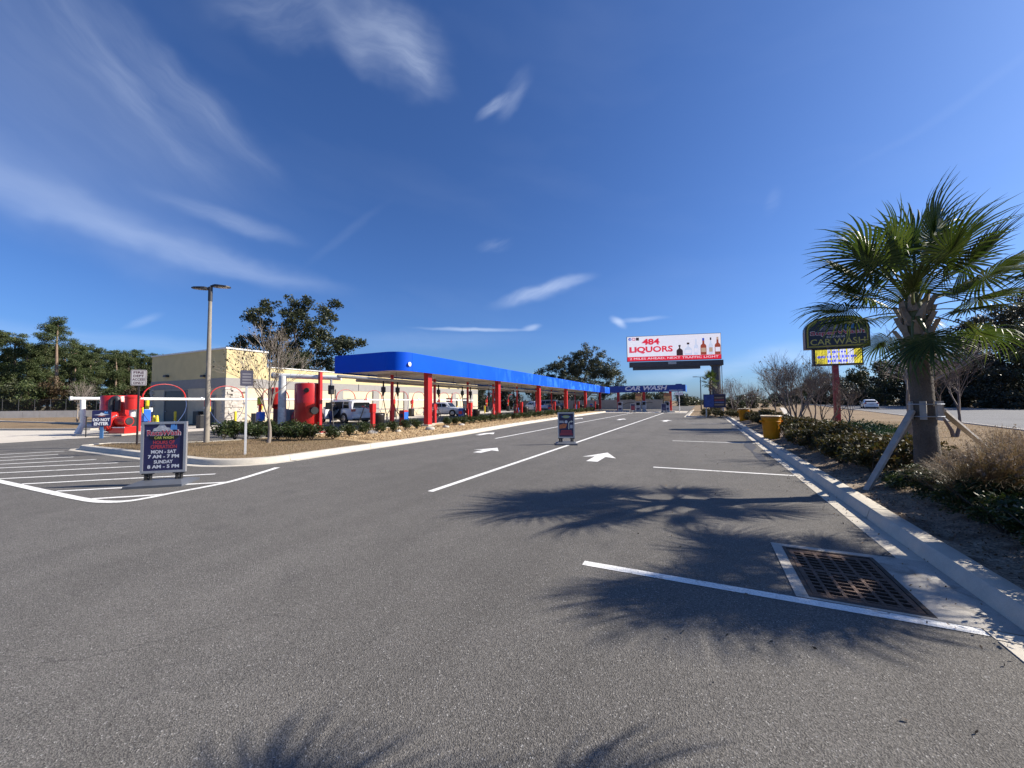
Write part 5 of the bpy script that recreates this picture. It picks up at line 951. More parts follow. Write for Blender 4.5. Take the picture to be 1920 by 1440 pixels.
def car(kind, label, loc, rz, paint, group=None, open_door=False):
    r = thing('parked_car' if kind != 'sedan' else 'passing_car', label, 'car', loc, rz, group)
    if kind == 'suv': L, W, H, belt, gc, wr = 5.15, 1.98, 1.86, 1.12, .32, .40
    elif kind == 'cuv': L, W, H, belt, gc, wr = 4.6, 1.86, 1.62, 1.02, .24, .36
    else: L, W, H, belt, gc, wr = 4.75, 1.82, 1.45, .95, .2, .33
    w = W / 2; f = L / 2
    hood = belt + (.06 if kind == 'suv' else .0)
    def sec(ws, wb, zb, top): return [(ws * .94, gc), (ws, gc + .15), (wb, zb * .75), (wb * .985, zb), (wb * .93, top), (wb * .5, top + .02), (0.0, top + .025)]
    body = MB(); tb = hood
    st = [(-f, [(w * .8, gc + .12), (w * .86, gc + .25), (w * .88, belt * .8), (w * .86, belt - .05), (w * .8, belt - .02), (w * .4, belt), (0, belt)]), (-f + .12, sec(w * .95, w * .96, belt, belt + .01)), (-f + .9, sec(w, w, belt, belt + .015)), (0, sec(w, w, belt, belt + .015)), (f - 1.75, sec(w, w, belt, belt + .015)), (f - 1.3, sec(w, w, hood - .02, hood + .0)), (f - .5, sec(w * .97, w * .97, hood - .1, hood - .06)), (f - .12, sec(w * .88, w * .9, hood - .2, hood - .16)), (f, [(w * .72, gc + .1), (w * .78, gc + .2), (w * .8, hood * .62), (w * .78, hood * .68), (w * .7, hood * .7), (w * .4, hood * .71), (0, hood * .72)])]
    loft(body, st); b_ = body.build('body', paint, r, smooth=R_(38))
    # greenhouse
    if kind == 'suv': g = [(-f + .10, .86, belt + .02), (-f + .17, .82, H - .10), (-f + .60, .80, H - .02), (.25, .80, H), (.75, .78, H - .06), (f - 1.45, .90, belt + .02)]
    elif kind == 'cuv': g = [(-f + .18, .84, belt + .02), (-f + .75, .74, H - .12), (-f + 1.3, .74, H - .02), (.15, .74, H), (.6, .72, H - .09), (f - 1.25, .88, belt + .0)]
    else: g = [(-f + .55, .84, belt + .02), (-f + 1.35, .72, H - .07), (-f + 1.8, .72, H), (.2, .72, H - .01), (.5, .72, H - .08), (f - 1.25, .88, belt + .0)]
    gm = MB(); loft(gm, [(x, [(w * .93 if z < belt + .1 else w * .93, belt - .02), (w * (.93 - .02), belt + .0), (w * (.93 * .6 + hw * .4), belt + (z - belt) * .55 + .0), (w * hw, max(z - .06, belt + .005)), (w * hw * .9, z - .005), (w * .4, z + .012), (0, z + .015)]) for x, hw, z in g]); gm.build('cabin', paint, r, smooth=R_(38))
    # side glass
    def side(s, pts, m=M_glass, name='side_window', out=.012):
        mb = MB(); V = []
        for x, z in pts:
            t = (z - belt) / (H - belt); yy = w * (.925 - .12 * t ** 1.2) + out; V.append((x, s * yy, z))
        mb.poly(V if s < 0 else V[::-1]); return mb.build(name, m, r)
    zt, zbm = H - .17, belt + .07
    if kind == 'suv': wins = [[(-f + .45, zbm), (-f + 1.25, zbm), (-f + 1.25, zt), (-f + .62, zt)], [(-f + 1.35, zbm), (-f + 2.4, zbm), (-f + 2.3, zt), (-f + 1.35, zt)], [(-f + 2.5, zbm), (f - 1.72, zbm), (f - 2.05, zt), (-f + 2.42, zt)]]
    elif kind == 'cuv': wins = [[(-f + .75, zbm + .03), (-f + 1.3, zbm), (-f + 1.35, zt), (-f + 1.15, zt - .02)], [(-f + 1.38, zbm), (-f + 2.25, zbm), (-f + 2.2, zt), (-f + 1.42, zt)], [(-f + 2.33, zbm), (f - 1.55, zbm), (f - 1.95, zt), (-f + 2.28, zt)]]
    else: wins = [[(-f + 1.1, zbm), (-f + 2.1, zbm), (-f + 2.05, zt), (-f + 1.5, zt)], [(-f + 2.18, zbm), (f - 1.62, zbm), (f - 1.98, zt), (-f + 2.13, zt)]]
    for s in (-1, 1):
        for P in wins: side(s, P)
    # rear and front glass
    def cross(x0, z0, x1, z1, y0, y1, name, m=M_glass):
        mb = MB(); mb.poly([(x0, -y0, z0), (x0, y0, z0), (x1, y1, z1), (x1, -y1, z1)]); return mb.build(name, m, r)
    a, c = g[0], g[1]; t0, t1 = .12, .80; cross(a[0] + (c[0] - a[0]) * t0 - .05, a[2] + (c[2] - a[2]) * t0 + .01, a[0] + (c[0] - a[0]) * t1 - .05, a[2] + (c[2] - a[2]) * t1 + .012, w * .78, w * .68, 'rear_window')
    a, c = g[-1], g[-2]; cross(a[0] + (c[0] - a[0]) * .06 + .02, a[2] + (c[2] - a[2]) * .06 + .015, a[0] + (c[0] - a[0]) * .93 + .02, a[2] + (c[2] - a[2]) * .93 + .02, w * .82, w * .66, 'windscreen')
    Mx = Matrix.Rotation(R_(90), 3, 'X')
    for x in (-f + (1.0 if kind != 'cuv' else .92), f - .98):
        for s in (-1, 1):
            mb = MB(); mb.lathe([(wr + .05, -.005), (wr + .05, .012)], (x, s * (w + .004) if s > 0 else -(w - .012 + .016), wr + .02), 24, M=Mx); mb.build('wheel_arch', M_trim, r)
            mb = MB(); mb.lathe([(wr * .62, -.11), (wr * .95, -.11), (wr, -.07), (wr, .07), (wr * .95, .11), (wr * .62, .11)], (x, s * (w - .09), wr), 24, M=Mx); wh = mb.build('wheel', M_tyre, r, smooth=R_(40))
            mb = MB(); mb.lathe([(wr * .62, .0), (wr * .60, .02), (.05, .03)], (x, s * (w + .012) if s > 0 else -(w + .012), wr), 20, M=Mx if s < 0 else Matrix.Rotation(R_(-90), 3, 'X')); mb.build('rim', M_rim, wh)
            mb = MB()
            for k in range(5): an = 2 * math.pi * k / 5 + .3; mb.box((x + wr * .34 * math.cos(an), s * (w + .044), wr + wr * .34 * math.sin(an)), (wr * .12, .012, wr * .36), M=Matrix.Rotation(-an + math.pi / 2, 3, 'Y'))
            mb.build('spokes', M_trim, wh)
    for s in (-1, 1):
        mb = MB(); mb.bevbox((-f + .06, s * w * .80, belt - .08), (.2, .26 if kind != 'suv' else .3, .2), .03); mb.build('tail_light', M_tail, r)
        mb = MB(); mb.bevbox((f - .14, s * w * .70, hood * .70), (.22, .34, .13), .03); mb.build('headlight', M_head, r)
        mb = MB(); mb.bevbox((f - 1.62, s * (w + .09), belt + .12), (.12, .2, .14), .03); mb.build('wing_mirror', paint, r)
    mb = MB(); mb.bevbox((-f + .0, 0, gc + .2), (.2, W * .90, .24), .05); mb.build('rear_bumper', paint, r); mb = MB(); mb.bbox(-f - .075, -f - .06, -.26, .26, belt - .34, belt - .2); mb.build('number_plate', M_sgn, r); mb = MB(); mb.bevbox((-f + .3, 0, gc - .02), (.8, W * .8, .18), .04); mb.build('underside', M_trim, r)
    mb = MB(); mb.bevbox((f - .05, 0, gc + .2), (.18, W * .85, .26), .05); mb.build('front_bumper', paint if kind == 'suv' else M_trim, r); mb = MB(); mb.bbox(f - .035, f - .004, -.42, .42, hood * .55, hood * .68); mb.build('grille', M_trim, r)
    for s in (-1, 1): mb = MB(); mb.bbox(-f + 1.45, f - 1.5, s * (w - .03) - .02, s * (w - .03) + .02, gc - .03, gc + .1); mb.build('sill', M_trim, r)
    for s in (-1, 1):
        for x in ((-f + 2.45, -f + 1.32) if kind != 'sedan' else (-f + 2.14, -f + 1.2)):
            mb = MB(); mb.bbox(x - .008, x + .008, s * w - .004, s * w + .004, gc + .15, belt - .02); mb.build('door_gap', M_trim, r)
        mb = MB(); mb.bevbox((-f + 2.2, s * (w + .01), belt - .1), (.2, .04, .035), .01); mb.build('door_handle', paint, r)
    if kind == 'suv':
        for s in (-1, 1): mb = MB(); mb.tube([(-f + .6, s * w * .66, H + .05), (.5, s * w * .66, H + .05)], .025, 6); mb.build('roof_rail', M_trim, r)
    if open_door:
        mb = MB(); mb.poly([(-f + 1.4, (w + .006), gc + .1), (-f + 1.4, (w + .006), belt), (-f + 1.4, w * .85, H - .15), (-f + 2.42, w * .85, H - .15), (-f + 2.46, (w + .006), belt), (-f + 2.46, (w + .006), gc + .1)]); mb.build('door_opening', pm('cabin_dark', (.02, .018, .017), .8), r)
        dd = Matrix.Translation((-f + 2.46, w, 0)) @ Matrix.Rotation(R_(115), 4, 'Z'); mb = MB(); T = lambda x, y, z: tuple(dd @ Vector((x, y, z)))
        mb.add([T(x, y, z) for y in (-.05, .05) for x, z in ((-.0, gc + .1), (1.05, gc + .1), (1.05, belt), (0, belt))], [(0, 1, 2, 3), (7, 6, 5, 4), (0, 4, 5, 1), (1, 5, 6, 2), (2, 6, 7, 3), (3, 7, 4, 0)]); d_ = mb.build('open_door', paint, r)
        mb = MB(); mb.add([T(x, y, z) for y in (-.02, .02) for x, z in ((.05, belt + .01), (1.0, belt + .01), (.95, H - .2), (.2, H - .2))], [(0, 1, 2, 3), (7, 6, 5, 4), (0, 4, 5, 1), (1, 5, 6, 2), (2, 6, 7, 3), (3, 7, 4, 0)]); mb.build('door_glass', M_glass, d_)
    return r
SUV = Vector((-26.7, 22.9, .0)); car('suv', 'large white estate car with open side door being vacuumed', SUV, R_(172), M_carw, 'cars in the vacuum bays', True)
car('cuv', 'silver white crossover parked nose right behind the first canopy column', Vector((-26.9, 37.3, 0)), R_(12), M_cars, 'cars in the vacuum bays')
car('cuv', 'white car facing the lanes behind the third canopy column', Vector((-23.5, 57.0, 0)), R_(-40), M_carw, 'cars in the vacuum bays')
car('suv', 'grey car parked far along the vacuum bays behind the fourth column', Vector((-24.5, 67.5, 0)), R_(5), pm('grey_car_paint', (.20, .22, .24), .3, .2, coat=.5), 'cars in the vacuum bays')
hc = G(1630, 760.5); car('sedan', 'small white car driving on the far highway right of the red sign post', Vector((hc.x * .72, hc.y * .72, 0)), R_(80), M_carw)
hv = Vector((road_x(62, 7.5), 62 * 1.0, 0))
# ---- person leaning into the open door
def person():
    r = thing('person', 'person in dark top and blue jeans bending into the white car', 'person', (-26.35, 21.35, 0), R_(96))
    J = {'pel': (0, 0, .92), 'wst': (.10, 0, 1.06), 'che': (.32, 0, 1.22), 'nck': (.48, 0, 1.30), 'hd': (.60, 0, 1.34), 'hd2': (.70, 0, 1.32)}
    V = []; E = []; Rr = []
    def v(p, rad): V.append(p); Rr.append(rad); return len(V) - 1
    pel = v(J['pel'], .15); w_ = v(J['wst'], .14); c_ = v(J['che'], .16); n_ = v(J['nck'], .06); h1 = v(J['hd'], .095); h2 = v(J['hd2'], .10); E += [(pel, w_), (w_, c_), (c_, n_), (n_, h1), (h1, h2)]
    for s in (-1, 1):
        hp = v((0, s * .10, .86), .11); k = v((.05 + s * .05, s * .11, .48), .075); a = v((-.02 + s * .10, s * .11, .09), .05); t = v((.14 + s * .10, s * .13, .04), .04); E += [(pel, hp), (hp, k), (k, a), (a, t)]
        sh = v((.36, s * .19, 1.22), .07); el = v((.52, s * .24, 1.0), .05); wr = v((.72, s * .18, .98), .037); hn = v((.80, s * .16, .98), .04); E += [(c_, sh), (sh, el), (el, wr), (wr, hn)]
    me = bpy.data.meshes.new('body'); me.from_pydata(V, E, []); o = bpy.data.objects.new('body', me); COL.objects.link(o)
    sk = o.modifiers.new('skin', 'SKIN')
    for i, rad in enumerate(Rr): me.skin_vertices[0].data[i].radius = (rad, rad); me.skin_vertices[0].data[i].use_root = (i == 0)
    o.modifiers.new('sub', 'SUBSURF').levels = 2
    dg = bpy.context.evaluated_depsgraph_get(); m2 = bpy.data.meshes.new_from_object(o.evaluated_get(dg)); bpy.data.objects.remove(o)
    m2.materials.clear()
    for m in (pm('dark_top', (.05, .045, .04), .8, var=.2), pm('jeans', (.035, .06, .16), .8, var=.25), pm('skin_tone', (.38, .22, .15), .6), pm('hair_dark', (.02, .015, .012), .6), pm('shoe', (.03, .03, .03), .6)): m2.materials.append(m)
    for p in m2.polygons:
        c = p.center; p.material_index = 4 if c.z < .09 else 1 if (c.z < .98 and c.x < .26) else (3 if c.x > .53 and c.z > 1.33 and abs(c.y) < .13 else 2 if (c.x > .50 and c.z > 1.2 and abs(c.y) < .13) or (c.x > .70 and c.z < 1.1) else 0)
    m2.shade_smooth(); link('body', m2, r)
person()
# ================================================================== VEGETATION
NR = np.random.default_rng(11)
L_pine = leaf_mat('pine_needles', [(.024, .042, .014), (.050, .076, .024), (.095, .118, .042), (.090, .082, .038)], .15, .6, .5)
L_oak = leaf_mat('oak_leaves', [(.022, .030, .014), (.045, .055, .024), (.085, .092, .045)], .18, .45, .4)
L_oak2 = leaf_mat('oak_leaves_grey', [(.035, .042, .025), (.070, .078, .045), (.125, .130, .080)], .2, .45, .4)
L_dark = leaf_mat('thicket_leaves', [(.018, .020, .012), (.034, .036, .020), (.060, .058, .034)], .15, .5, .3)
L_brown = leaf_mat('brush_leaves', [(.05, .032, .018), (.085, .055, .028), (.07, .07, .028)], .2, .6, .4)
L_hedge = leaf_mat('hedge_leaves', [(.012, .022, .008), (.030, .050, .012), (.050, .068, .018), (.060, .050, .018)], .2, .5, 2.5)
L_hedge2 = leaf_mat('bronze_shrub_leaves', [(.022, .022, .008), (.042, .044, .013), (.075, .060, .020), (.095, .048, .020)], .25, .6, 2.2)
L_juniper = leaf_mat('juniper', [(.015, .035, .012), (.030, .062, .020), (.050, .090, .030)], .15, .55, 2.0)
L_palm = leaf_mat('palm_frond_green', [(.028, .048, .012), (.055, .082, .020), (.095, .115, .030)], .30, .48, 1.5)
L_grass = leaf_mat('fountain_grass', [(.11, .07, .038), (.21, .145, .08), (.09, .085, .03)], .3, .6, 3)
L_moss = leaf_mat('dry_leaves', [(.09, .085, .06), (.16, .15, .11)], .2, .7, 1.0)
L_few = leaf_mat('sparse_leaves', [(.05, .045, .02), (.10, .08, .035)], .3, .5, 2)
M_bark = pm('bark_grey', (.20, .175, .145), .9, var=.3, scale=5, bump=.7, bscale=25)
M_barkd = pm('bark_dark', (.07, .058, .047), .9, var=.3, scale=5, bump=.7, bscale=25)
M_twig = pm('bare_twigs', (.26, .22, .185), .85, var=.3, scale=2)
M_twigd = pm('bare_twigs_dark', (.17, .135, .115), .85, var=.3, scale=2)
def leaf_quads(C, size, aspect=.5, up=0.35, out_dir=None):
    """one bent leaf-sized quad for every centre"""
    n = len(C); d = NR.normal(size=(n, 3)); d[:, 2] += up * NR.normal(size=n)
    if out_dir is not None: d += out_dir * 1.2
    d /= np.linalg.norm(d, axis=1, keepdims=True) + 1e-9; t = NR.normal(size=(n, 3)); u = np.cross(d, t); u /= np.linalg.norm(u, axis=1, keepdims=True) + 1e-9
    s = (size * NR.uniform(.6, 1.35, n))[:, None]; a = d * s; b = u * s * aspect
    V = np.stack([C - a, C + b * .9, C + a, C - b * .9], 1).reshape(-1, 3); F = np.arange(4 * n).reshape(n, 4); return V, F
def clump_points(centers, radii, per, squash=.8, shell=.55):
    out = []
    for c, r, k in zip(centers, radii, per):
        v = NR.normal(size=(k, 3)); v /= np.linalg.norm(v, axis=1, keepdims=True); rr = (shell + (1 - shell) * NR.random(k)) ** .8 * r * NR.uniform(.75, 1.12, k)
        out.append(np.asarray(c) + v * rr[:, None] * (1, 1, squash))
    return np.concatenate(out)
def sub_clumps(centers, radii, per, rsub):
    """break lobes into ragged secondary tufts"""
    C = []; Rr = []
    for c, r in zip(centers, radii):
        k = max(5, int(2.1 * per * r * r)); v = NR.normal(size=(k, 3)); v /= np.linalg.norm(v, axis=1, keepdims=True)
        C.append(np.asarray(c) + v * (r * NR.uniform(.45, 1.08, k))[:, None] * (1, 1, .85)); Rr.append(rsub * NR.uniform(.6, 1.5, k))
    return np.concatenate(C), np.concatenate(Rr)
def crown_mesh(name, centers, radii, mat, tuft=.7, tuft_d=3.0, leaves=22, leaf=.16):
    c, r = sub_clumps(centers, radii, tuft_d, tuft); P = clump_points(c, r, [max(6, int(3.3 * leaves * (q / tuft) ** 2)) for q in r], .75, .25); V, F = leaf_quads(P, leaf * .88, .62); return np_mesh(name, V, F, mat)
def limbs(base, targets, r0, mat, name, parent, wig=.4, n=7, sides=7):
    mb = MB(); b = Vector(base); mid = None
    for k, t in enumerate(targets):
        t = Vector(t); h = t - b; fork = b + Vector((h.x * .12, h.y * .12, h.z * (.30 + .12 * (k % 3)))); pts = smooth([tuple(b), tuple(b.lerp(fork, .5) + Vector((NR.normal() * wig * .15, NR.normal() * wig * .15, 0))), tuple(fork), tuple(fork.lerp(t, .5) + Vector((NR.normal() * wig, NR.normal() * wig, NR.normal() * wig * .5))), tuple(t)], 3); m = len(pts)
        mb.tube(pts, [r0 * (1 - .9 * i / (m - 1)) * (1.0 if k == 0 else .72) + .01 for i in range(m)], sides)
    return mb.build(name, mat, parent, smooth=True)
# ------------------------------------------------------------------ broadleaf trees set by their lobes
def lobed_tree(name, label, trunk_px, dep, lobes, leafm, bark=M_barkd, group=None, leaf=.17, tuft=.8, tuft_d=2.2, leaves=20, cat='tree', spread=.5):
    b = atd(trunk_px, 750, dep); base = Vector((b.x, b.y, 0)); r = thing(name, label, cat, base, 0, group); C = []; Rr = []
    for px, py, pr in lobes:
        rad = pr * dep / FPX; p = atd(px, py, dep + NR.uniform(-1, 1) * rad * spread * 2) - base; C.append(tuple(p)); Rr.append(rad)
    link('crown', crown_mesh('crown', C, Rr, leafm, tuft, tuft_d, leaves, leaf), r)
    top = sorted(range(len(C)), key=lambda i: -Rr[i])[:7]; limbs((0, 0, 0), [C[i] for i in top], max(.18, .03 * max(c[2] for c in C)), bark, 'trunk', r, wig=.5); return r
lobed_tree('live_oak', 'big dark spreading oak rising behind the low yellow wing', 560, 62, [(482, 598, 24), (470, 640, 22), (505, 575, 16), (545, 582, 26), (575, 566, 11), (560, 610, 32), (612, 592, 20), (628, 575, 8), (600, 630, 36), (648, 640, 20), (670, 645, 12), (640, 655, 22), (525, 640, 36), (500, 675, 30), (560, 680, 38), (600, 672, 24), (450, 645, 12), (620, 690, 12)], L_oak, leaf=.2, tuft=.9, tuft_d=2.0, leaves=24)
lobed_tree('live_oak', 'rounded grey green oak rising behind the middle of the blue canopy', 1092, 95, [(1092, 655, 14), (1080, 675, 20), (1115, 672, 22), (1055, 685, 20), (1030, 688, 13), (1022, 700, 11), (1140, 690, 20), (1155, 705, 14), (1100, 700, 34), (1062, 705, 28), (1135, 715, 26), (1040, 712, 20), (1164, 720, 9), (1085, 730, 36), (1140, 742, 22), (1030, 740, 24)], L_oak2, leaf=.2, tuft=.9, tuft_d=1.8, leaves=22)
q = random.Random(5)
def bank(items, name, labels, leafm, group, leaf=.2, dep=None, tuft=1.0, leaves=15, tuft_d=1.2):
    for i, (px, top, bot, half, dp) in enumerate(items):
        lob = []; n = max(4, int((bot - top) / half * 3.5))
        for k in range(n):
            t = k / max(1, n - 1); ww = half * (1 - .75 * abs(t - .55) ** 1.3); lob.append((px + q.uniform(-.5, .5) * ww, top + half * .45 + (bot - top - half * .5) * t, half * q.uniform(.42, .68)))
        lobed_tree(name, labels[i], px, dp, lob, leafm if not isinstance(leafm, list) else leafm[i % len(leafm)], group=group, leaf=leaf, tuft=tuft, leaves=leaves, tuft_d=tuft_d)
# right-hand wood beyond the highway
rw = [(1905, 552, 765, 62, 62), (1830, 590, 765, 52, 70), (1962, 600, 770, 60, 56), (1770, 655, 765, 42, 78), (1710, 668, 765, 40, 84), (1660, 672, 765, 36, 92), (1615, 685, 762, 32, 100), (1872, 690, 768, 50, 58), (1790, 705, 766, 40, 66), (1560, 700, 760, 30, 112), (1520, 712, 758, 28, 124), (1480, 726, 756, 26, 140), (1940, 715, 772, 50, 52), (1725, 715, 764, 36, 78), (1660, 715, 762, 34, 86), (1600, 718, 762, 30, 96)]
rl = ['tallest dark evergreen at the right edge beyond the highway', 'tall dark tree left of the tallest evergreen', 'dark tree at the far right edge of the picture', 'dark rounded tree right of the palm trunk top', 'dark tree behind the palm trunk', 'dark tree just left of the palm trunk', 'dark tree right of the red sign post', 'low dense dark thicket under the tallest evergreen', 'low dark thicket right of the palm trunk', 'dim tree behind the red sign post', 'dim tree left of the red sign post', 'farthest dim tree beyond the bare kerb trees', 'lowest thicket at the right picture edge', 'dark low thicket behind the palm brace', 'low thicket above the white highway car', 'low thicket left of the white highway car']
bank(rw, 'roadside_tree', rl, [L_dark, L_dark, L_oak, L_dark], 'dark wood beyond the highway', leaf=.22, tuft=1.0, leaves=18, tuft_d=1.5)
# distant rise of trees behind the pay lanes and highway end
far = [(1420, 735, 760, 22, 170), (1390, 738, 760, 20, 165), (1362, 742, 762, 18, 150), (1300, 745, 766, 13, 120), (1280, 738, 766, 14, 110), (1240, 733, 764, 17, 105), (1205, 730, 764, 19, 100), (1170, 734, 764, 20, 98), (1450, 736, 758, 20, 190), (1320, 750, 766, 10, 130)]
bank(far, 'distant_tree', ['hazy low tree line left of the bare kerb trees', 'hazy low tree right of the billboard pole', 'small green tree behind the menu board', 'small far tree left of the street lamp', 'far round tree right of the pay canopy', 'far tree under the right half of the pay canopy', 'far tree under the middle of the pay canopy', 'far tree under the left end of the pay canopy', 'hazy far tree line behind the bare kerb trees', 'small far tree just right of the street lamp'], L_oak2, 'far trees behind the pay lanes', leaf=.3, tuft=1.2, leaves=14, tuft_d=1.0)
bank([(1372, 752, 768, 12, 62), (1392, 750, 768, 12, 66), (1412, 748, 767, 13, 72), (1434, 748, 766, 12, 78), (1456, 746, 765, 13, 88), (1476, 744, 764, 13, 96), (1345, 754, 768, 10, 60)], 'brush_bush', ['dark brush right of the menu board', 'dark brush above the farther yellow can', 'dark brush between the yellow cans', 'dark brush left of the slim bare tree', 'far brush right of the slim bare tree', 'far brush beside the white pavement strip', 'dark brush behind the menu board'], [L_dark, L_oak], 'brush behind the kerb bed', leaf=.12, tuft=.5, leaves=16, tuft_d=3.0)
# trees behind the vacuum bays, seen under the canopy
und = [(905, 705, 770, 26, 74), (950, 700, 768, 28, 78), (1000, 700, 768, 26, 82), (1045, 715, 766, 24, 86), (1190, 735, 764, 14, 92)]
bank(und, 'yard_tree', ['dark tree past the end of the yellow wing', 'dark tree seen under the canopy left of its second column', 'dark tree seen under the canopy left of its third column', 'dark tree seen under the canopy between third and fourth columns', 'brownish tree seen left of the pay kiosks'], [L_oak, L_dark], 'trees seen under the blue canopy', leaf=.2, leaves=20, tuft_d=1.8)
# ------------------------------------------------------------------ pine wood on the left
def pine_mesh(h, tall):
    C = []; Rr = []; z0 = h * (.62 if tall else .22); k = 10 if tall else 26
    for i in range(k):
        z = z0 + (h - z0) * (i + NR.random()) / k; w = h * (.20 if tall else .17) * (1.05 - .62 * (z - z0) / (h - z0)) if not tall else h * .17 * math.sin(math.pi * min(1, .25 + .8 * (z - z0) / (h - z0)))
        a = NR.random() * 6.28; d = w * NR.uniform(.15, .95); C.append((d * math.cos(a), d * math.sin(a), z)); Rr.append(h * (.055 if not tall else .065) * NR.uniform(.8, 1.3))
    return crown_mesh('crown', C, Rr, L_pine, .50, 8.0, 30, .085), C
def pine_proto(h, tall):
    r = thing('pine_tree', 'pine', 'pine'); m, C = pine_mesh(h, tall); link('crown', m, r); mb = MB(); mb.tube([(0, 0, 0), (.1, .05, h * .4), (.05, -.1, h * .75), (0, 0, h * .96)], [h * .017, h * .014, h * .009, .03], 7)
    for c in C[::2]: mb.tube([(0, 0, c[2] - .35), (c[0] * .6, c[1] * .6, c[2] - .15), c], [.06, .04, .015], 4)
    mb.build('trunk', pm('pine_bark', (.22, .155, .11), .9, var=.3, bump=.6, bscale=15), r, smooth=True); return r
protos = [pine_proto(12, False), pine_proto(13, False), pine_proto(11, False)]; tallp = pine_proto(15.5, True); used = [False] * 3
tp = atd(103, 750, 62); place(tallp, (tp.x, tp.y, 0), 0, 'tallest flat topped pine standing clear of the pine wood', 'pines on the left')
items = [(-60, 640, 60), (-20, 620, 55), (22, 625, 57), (48, 648, 62), (72, 660, 66), (130, 655, 66), (155, 648, 70), (180, 655, 66), (205, 658, 72), (230, 660, 68), (252, 658, 74), (275, 664, 72), (295, 668, 76), (10, 655, 68), (90, 650, 72), (118, 652, 76), (168, 664, 60), (60, 655, 76), (215, 668, 62), (140, 668, 58), (240, 672, 64), (285, 672, 66)]
for i, (px, top, dp) in enumerate(items):
    k = i % 3; o = protos[k] if not used[k] else copy_tree(protos[k]); used[k] = True; dp += 5; b = atd(px, 750, dp); hh = atd(px, top, dp).z; s = hh / (12, 13, 11)[k]
    place(o, (b.x, b.y, 0), NR.random() * 6.28, 'dark green pine in the pine wood, ' + ordinal(1 + sorted(t[0] for t in items).index(px)) + ' from the left', 'pines on the left', (s * NR.uniform(1.0, 1.35), s * NR.uniform(1.0, 1.35), s))
bank([(15, 700, 776, 34, 60), (60, 708, 776, 30, 60), (100, 712, 775, 26, 60), (135, 716, 775, 26, 61), (175, 722, 775, 24, 61), (215, 724, 774, 24, 62), (255, 724, 774, 24, 62), (-30, 700, 778, 40, 58), (285, 722, 774, 22, 63)], 'understory_bush', ['brown green thicket at the foot of the pines, picture edge', 'thicket at the foot of the pines left of the tallest pine', 'thicket right below the tallest pine', 'thicket above the left end of the white pipe', 'thicket left of the DO NOT ENTER sign', 'thicket above the red separator tank', 'thicket behind the fire access sign', 'thicket at the far left of the pine wood', 'thicket touching the building edge'], [L_oak, L_pine, L_brown, L_pine], 'thicket under the pines', leaf=.17, tuft=.7, leaves=16, tuft_d=2.4)
# ------------------------------------------------------------------ bare crape myrtles
def bare_tree_mesh(h, seed, stems=1, spread=.9, levels=4, trunk_h=.28, r0=.06, dens=1.0, leafy=0):
    rg = random.Random(seed); mb = MB(); tips = []
    def grow(p, d, L, r, lv):
        n = 4; pts = [p]; dd = d.copy()
        for i in range(n): dd = (dd + Vector((rg.gauss(0, .10), rg.gauss(0, .10), rg.gauss(.03, .06)))).normalized(); pts.append(pts[-1] + dd * L / n)
        mb.tube(pts, [max(.0032, r * (1 - .55 * i / n)) for i in range(n + 1)], 7 if lv == 0 else 5 if lv < 3 else 3, caps=False)
        if lv >= levels: tips.append(pts[-1]); return
        k = rg.choice((3, 4)) if lv > 0 else 4; k = max(2, round(k * dens))
        for j in range(k):
            i = n if j == 0 else rg.randint(2, n); q = pts[i]; ax = dd.orthogonal().normalized(); ax.rotate(Matrix.Rotation(rg.random() * 6.28, 3, dd)); an = rg.uniform(.25, .75) * spread; nd = (dd * math.cos(an) + ax * math.sin(an)); nd.z += .12; grow(q, nd.normalized(), L * rg.uniform(.62, .88), r * rg.uniform(.42, .6), lv + 1)
    for s in range(stems):
        a = 6.28 * s / stems + rg.random(); t = .06 if stems == 1 else .30; grow(Vector((0.05 * math.cos(a) * (stems > 1), .05 * math.sin(a) * (stems > 1), -.05)), Vector((t * math.cos(a), t * math.sin(a), 1)).normalized(), h * trunk_h, r0, 0)
    return mb, tips
def bare_tree(label, loc, h, seed, mat, stems=1, spread=.9, levels=4, trunk_h=.28, r0=.06, leaves=0, group=None, dens=1.0, leaf=.05):
    r = thing('bare_tree', label, 'tree', loc, 0, group); mb, tips = bare_tree_mesh(h, seed, stems, spread, levels, trunk_h, r0, dens); mb.build('branches', mat, r, smooth=True)
    if leaves and tips:
        T = np.array([tuple(t) for t in tips]); C = T[NR.integers(0, len(T), leaves)] + NR.normal(size=(leaves, 3)) * .06; V, F = leaf_quads(C, leaf, .5); link('leaves', np_mesh('leaves', V, F, L_few), r)
    return r
bare_tree('pale bare tree with fine twigs on the island in front of the building', G(503, 832, .1), 4.9, 4, M_twig, 1, .80, 5, .27, .075, 420, None, .95)
bare_tree('small bare tree behind the white pipe end at far left', atd(146, 790, 30) * 1.0, 4.6, 9, M_twig, 2, .8, 4, .26, .05, 0); bpy.context.scene.objects[-1] if False else None
